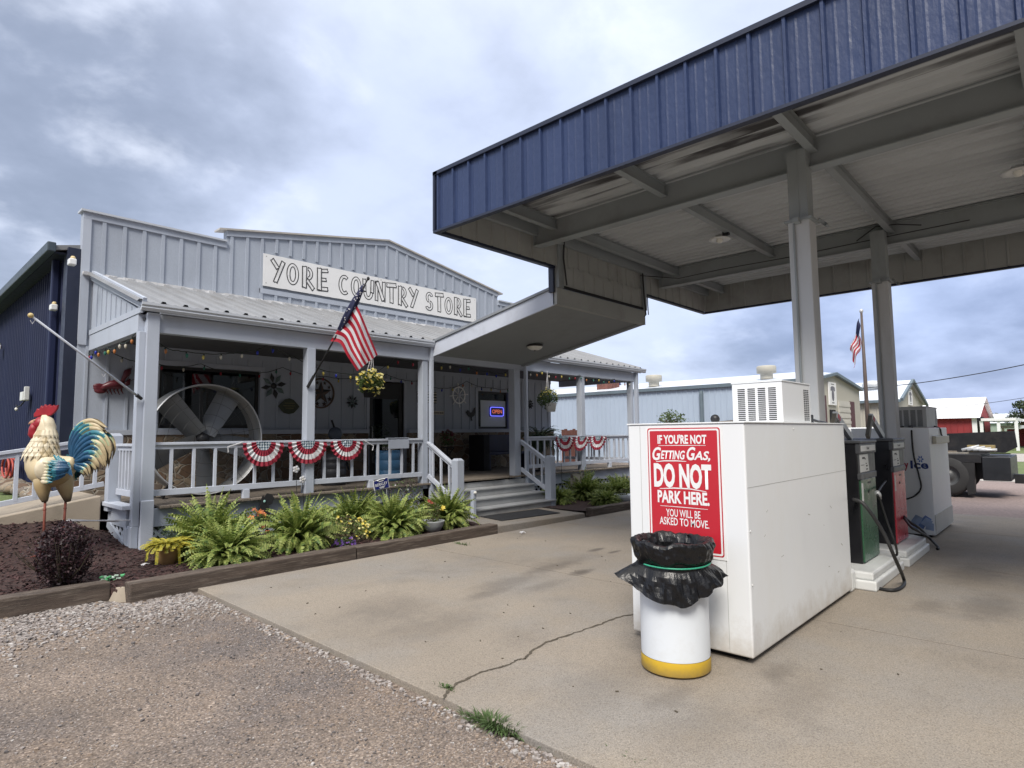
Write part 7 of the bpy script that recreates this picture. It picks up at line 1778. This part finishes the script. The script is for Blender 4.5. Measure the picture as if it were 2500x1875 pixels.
# low things seen under the right porch roof
a, c = on(1346, 1028, 'y', 26), on(1392, 1046, 'y', 26)
tag(MB().box(a.x, c.x+1.2, 26, 26.15, -.1, a.z).build('garden_wall', m_signw, bevel=.02), 'low white wall beyond the right end of the porch', 'wall')
a, c = on(1372, 1049, 'y', 22), on(1400, 1070, 'y', 22); b = MB()
for k in range(6): x = a.x+(c.x-a.x+.5)*k/6; b.box(x, x+(c.x-a.x+.5)/6-.02, 22, 22.04, -.1, a.z+.05*math.sin(k*2))
tag(b.build('board_fence', M('red_brown_boards', (.14, .055, .04), .8, .25, 2)), 'short red-brown board fence beyond the porch beside the pale blue building', 'fence')
# flatbed truck, rear end showing
TX = 18.6
t = thing('flatbed_trailer', 'black flatbed trailer with a raised side board, rear end showing at right', 'trailer', (TX+1, 3, 0))
def tp(px, py): return on(px, py, 'x', TX)
yr = tp(2466, 1115).y
m_tblk = M('truck_black', (.014, .014, .016), .45, .3, 3, dirt=(.06, .05, .045), damt=.5, dscale=4); m_tyre = M('tyre', (.03, .03, .031), .8, .2)
zt_ = tp(2400, 1110).z
MB().box(TX, TX+2.1, yr+.55, 3.6, zt_-.20, zt_).build('bed', m_tblk, t, bevel=.01)
MB().box(TX+.5, TX+1.6, yr+.2, 3.6, zt_-.62, zt_-.205).build('chassis', m_tblk, t)
b = MB(); ztop = tp(2400, 1058).z; y1_ = tp(2470, 1070).y; b.add([(TX+1.5, 3.6, zt_), (TX+1.5, y1_+.25, zt_), (TX+1.5, y1_, zt_+.15), (TX+1.5, y1_+.03, ztop+.05), (TX+1.5, 3.6, ztop-.05), (TX+1.62, 3.6, zt_), (TX+1.62, y1_+.25, zt_), (TX+1.62, y1_, zt_+.15), (TX+1.62, y1_+.03, ztop+.05), (TX+1.62, 3.6, ztop-.05)],
    [(0, 1, 2, 3, 4), (9, 8, 7, 6, 5), (0, 5, 6, 1), (1, 6, 7, 2), (2, 7, 8, 3), (3, 8, 9, 4), (4, 9, 5, 0)]); b.build('side_board', m_tblk, t)
MB().box(TX+.0, TX+2.1, yr, yr+.54, zt_-.62, zt_-.05).build('tail_box', M('truck_steel', (.016, .018, .022), .4, .2), t, bevel=.02)
MB().add([(TX-.01, yr+.95, zt_-.2), (TX-.01, yr+.68, zt_-.2), (TX-.01, yr+.72, zt_-.95), (TX-.01, yr+.85, zt_-.98), (TX+.3, yr+.95, zt_-.2), (TX+.3, yr+.68, zt_-.2), (TX+.3, yr+.72, zt_-.95), (TX+.3, yr+.85, zt_-.98)], [(0, 1, 2, 3), (7, 6, 5, 4), (0, 4, 5, 1), (1, 5, 6, 2), (2, 6, 7, 3), (3, 7, 4, 0)]).build('mud_flap', m_rubber, t)
b = MB(); b.tube([(TX+1, yr-.02, zt_-.60), (TX+1, yr-.35, zt_-.62), (TX+1, yr-.55, zt_-.50)], .05, 8); b.box(TX+.85, TX+1.15, yr-.18, yr, zt_-.72, zt_-.5); b.build('tow_hitch', m_black, t)
yw = tp(2335, 1211).y+.15
for x in (TX+.12, TX+1.85):
    for yy in (yw, yw+1.15) if x < TX+1 else (yw,):
        w_ = MB().lathe([(.25, -.13), (.42, -.135), (.495, -.09), (.50, 0), (.495, .09), (.42, .135), (.2, .12)], 32, (x, yy, .50), 'x').build('wheel', m_tyre, t, smooth=True)
        MB().lathe([(.255, -.12), (.24, -.05), (.12, -.04), (.10, -.09), (0, -.09)], 24, (x, yy, .50), 'x').build('rim', m_pgrey, w_, smooth=True)
t = thing('lumber_pile', 'loose boards and chrome tools lying on the black flatbed', 'lumber', (TX+.4, yr+2, zt_)); random.seed(91)
for k in range(6):
    a = rnd(-.15, .15); y = yr+1.3+.25*k; b = MB().bar((TX+.15+.1*k, y-.5, zt_+.03+.03*(k % 3)), (TX+.25+.1*k, y+1.3, zt_+.04+.05*(k % 2)), .12, .035); b.build('board', (m_wood, m_deck, m_rust)[k % 3], t)
MB().box(TX+.3, TX+.6, tp(2412, 1100).y-.1, tp(2395, 1100).y+.3, zt_+.06, zt_+.22).build('yellow_beam', M('tan_beam', (.30, .23, .10), .7, .15), t)
for k in range(4):
    y = tp(2345+14*k, 1100).y; MB().tube([(TX+.2, y, zt_+.10), (TX+.25, y-.35, zt_+.2-.03*k)], .035, 8).build('chrome_tube', m_silver, t, smooth=True)
# power lines
def pline(pts, r, label):
    P = smooth_path([Vector(p) for p in pts], 8); tag(MB().tube(P, r, 5).build('power_line', m_black, smooth=True), label, 'power line', 'overhead lines at the right')
L1 = [on(2560, 878, 'x', 36), on(2400, 910, 'x', 37), on(2250, 934, 'x', 38), on(2150, 944, 'x', 39), on(2020, 952, 'x', 40), on(1880, 956, 'x', 42)]
pline(L1, .022, 'thick overhead line crossing the sky above the shed roofs'); pline([on(2560, 962, 'x', 50), on(2420, 983, 'x', 51), on(2330, 993, 'x', 52), on(2230, 1002, 'x', 54)], .016, 'lower thin overhead line across the red barn roof')
p = on(1382, 985, 'y', 60); tag(MB().tube([(p.x, 60, 0), (p.x, 60, p.z)], [.17, .12], 8).build('utility_pole', m_wood, smooth=True), 'distant wooden utility pole seen past the porch', 'pole')
# trees
m_tlA = M('tree_leaf', (.055, .085, .035), .7, .3, 3, trans=.15); m_tlB = M('tree_leaf_light', (.10, .135, .055), .7, .3, 3, trans=.2); m_tlD = M('tree_leaf_dark', (.028, .042, .022), .7, .3, 3); m_bark = M('bark', (.09, .07, .055), .9, .3, 4)
def tree(c, h, r, label, mats, seed, n=1500, ls=.3):
    random.seed(seed); c = Vector(c); t = thing('tree', label, 'tree', c, 'trees in the background'); b = MB(); b.tube([c, c+Vector((.1*r, 0, h*.35)), c+Vector((0, .1*r, h*.75))], [.05*h, .04*h, .015*h], 8)
    cl = []
    for k in range(11):
        a = rnd(0, 2*PI); q = rnd(.35, .8)*r; z = rnd(.40, .92)*h; p = c+Vector((q*math.cos(a), q*math.sin(a), z)); cl.append((p, rnd(.3, .5)*r)); b.tube([c+Z*h*.35, (c+Z*h*.4+p)/2+Z*.1*h, p], [.018*h, .012*h, .005*h], 5)
    cl.append((c+Z*h*.85, .42*r)); b.build('trunk', m_bark, t, smooth=True); f = MB()
    for p, q in cl: leafcloud(f, p, q, q, q*.8, n//len(cl), ls, ls*.55, 2, .3, -.9, 4)
    f.build('crown', mats, t)
def at(px, py, ax, v): return on(px, py, ax, v)
def tree_px(pxc, pyt, pyb, ax, v, wpx, label, mats, seed, n=1500, base=0.0):
    p = on(pxc, pyt, ax, v); dd = (p-CAMP).dot(_F); r = wpx/2*dd/FOC; h = p.z-base; tree((p.x, p.y, base), h, r, label, mats, seed, n, r*.16)
tree_px(1500, 930, 0, 'x', 52, 95, 'tree rising behind the pale blue roof by the brick chimney', [m_tlA, m_tlB], 101); tree_px(1712, 915, 0, 'x', 60, 75, 'leafy treetop above the middle of the pale blue roof', [m_tlA, m_tlB], 102)
tree_px(1362, 1003, 0, 'y', 55, 62, 'tree beyond the porch end beside the utility pole', [m_tlA, m_tlB], 103); tree_px(1400, 1012, 0, 'y', 62, 44, 'darker tree right of the utility pole beyond the porch', [m_tlD, m_tlA], 104)
tree_px(2494, 976, 0, 'x', 85, 70, 'dark round tree at the right edge beyond the red barn', [m_tlD, m_tlA], 105); tree_px(2390, 1026, 0, 'x', 140, 140, 'far dark tree line clump behind the barn', [m_tlD, m_tlD], 106); tree_px(2470, 1028, 0, 'x', 150, 120, 'far low trees at the right horizon', [m_tlD, m_tlD], 107)
c = on(1640, 990, 'x', 26); dd = (c-CAMP).dot(_F); tree((c.x, c.y, 0), c.z, 45*dd/FOC, 'small feathery young tree in front of the pale blue building', [m_tlB, m_lgA], 108, 700, .14)
flowerbush('low_shrub', 'low green shrub beside the young tree before the blue building', 'shrub', on(1682, 1040, 'x', 25.5)-Z*.5, .75, .5, 500, 0, .1, [m_yel, m_yel], [m_tlA, m_tlB], 109)
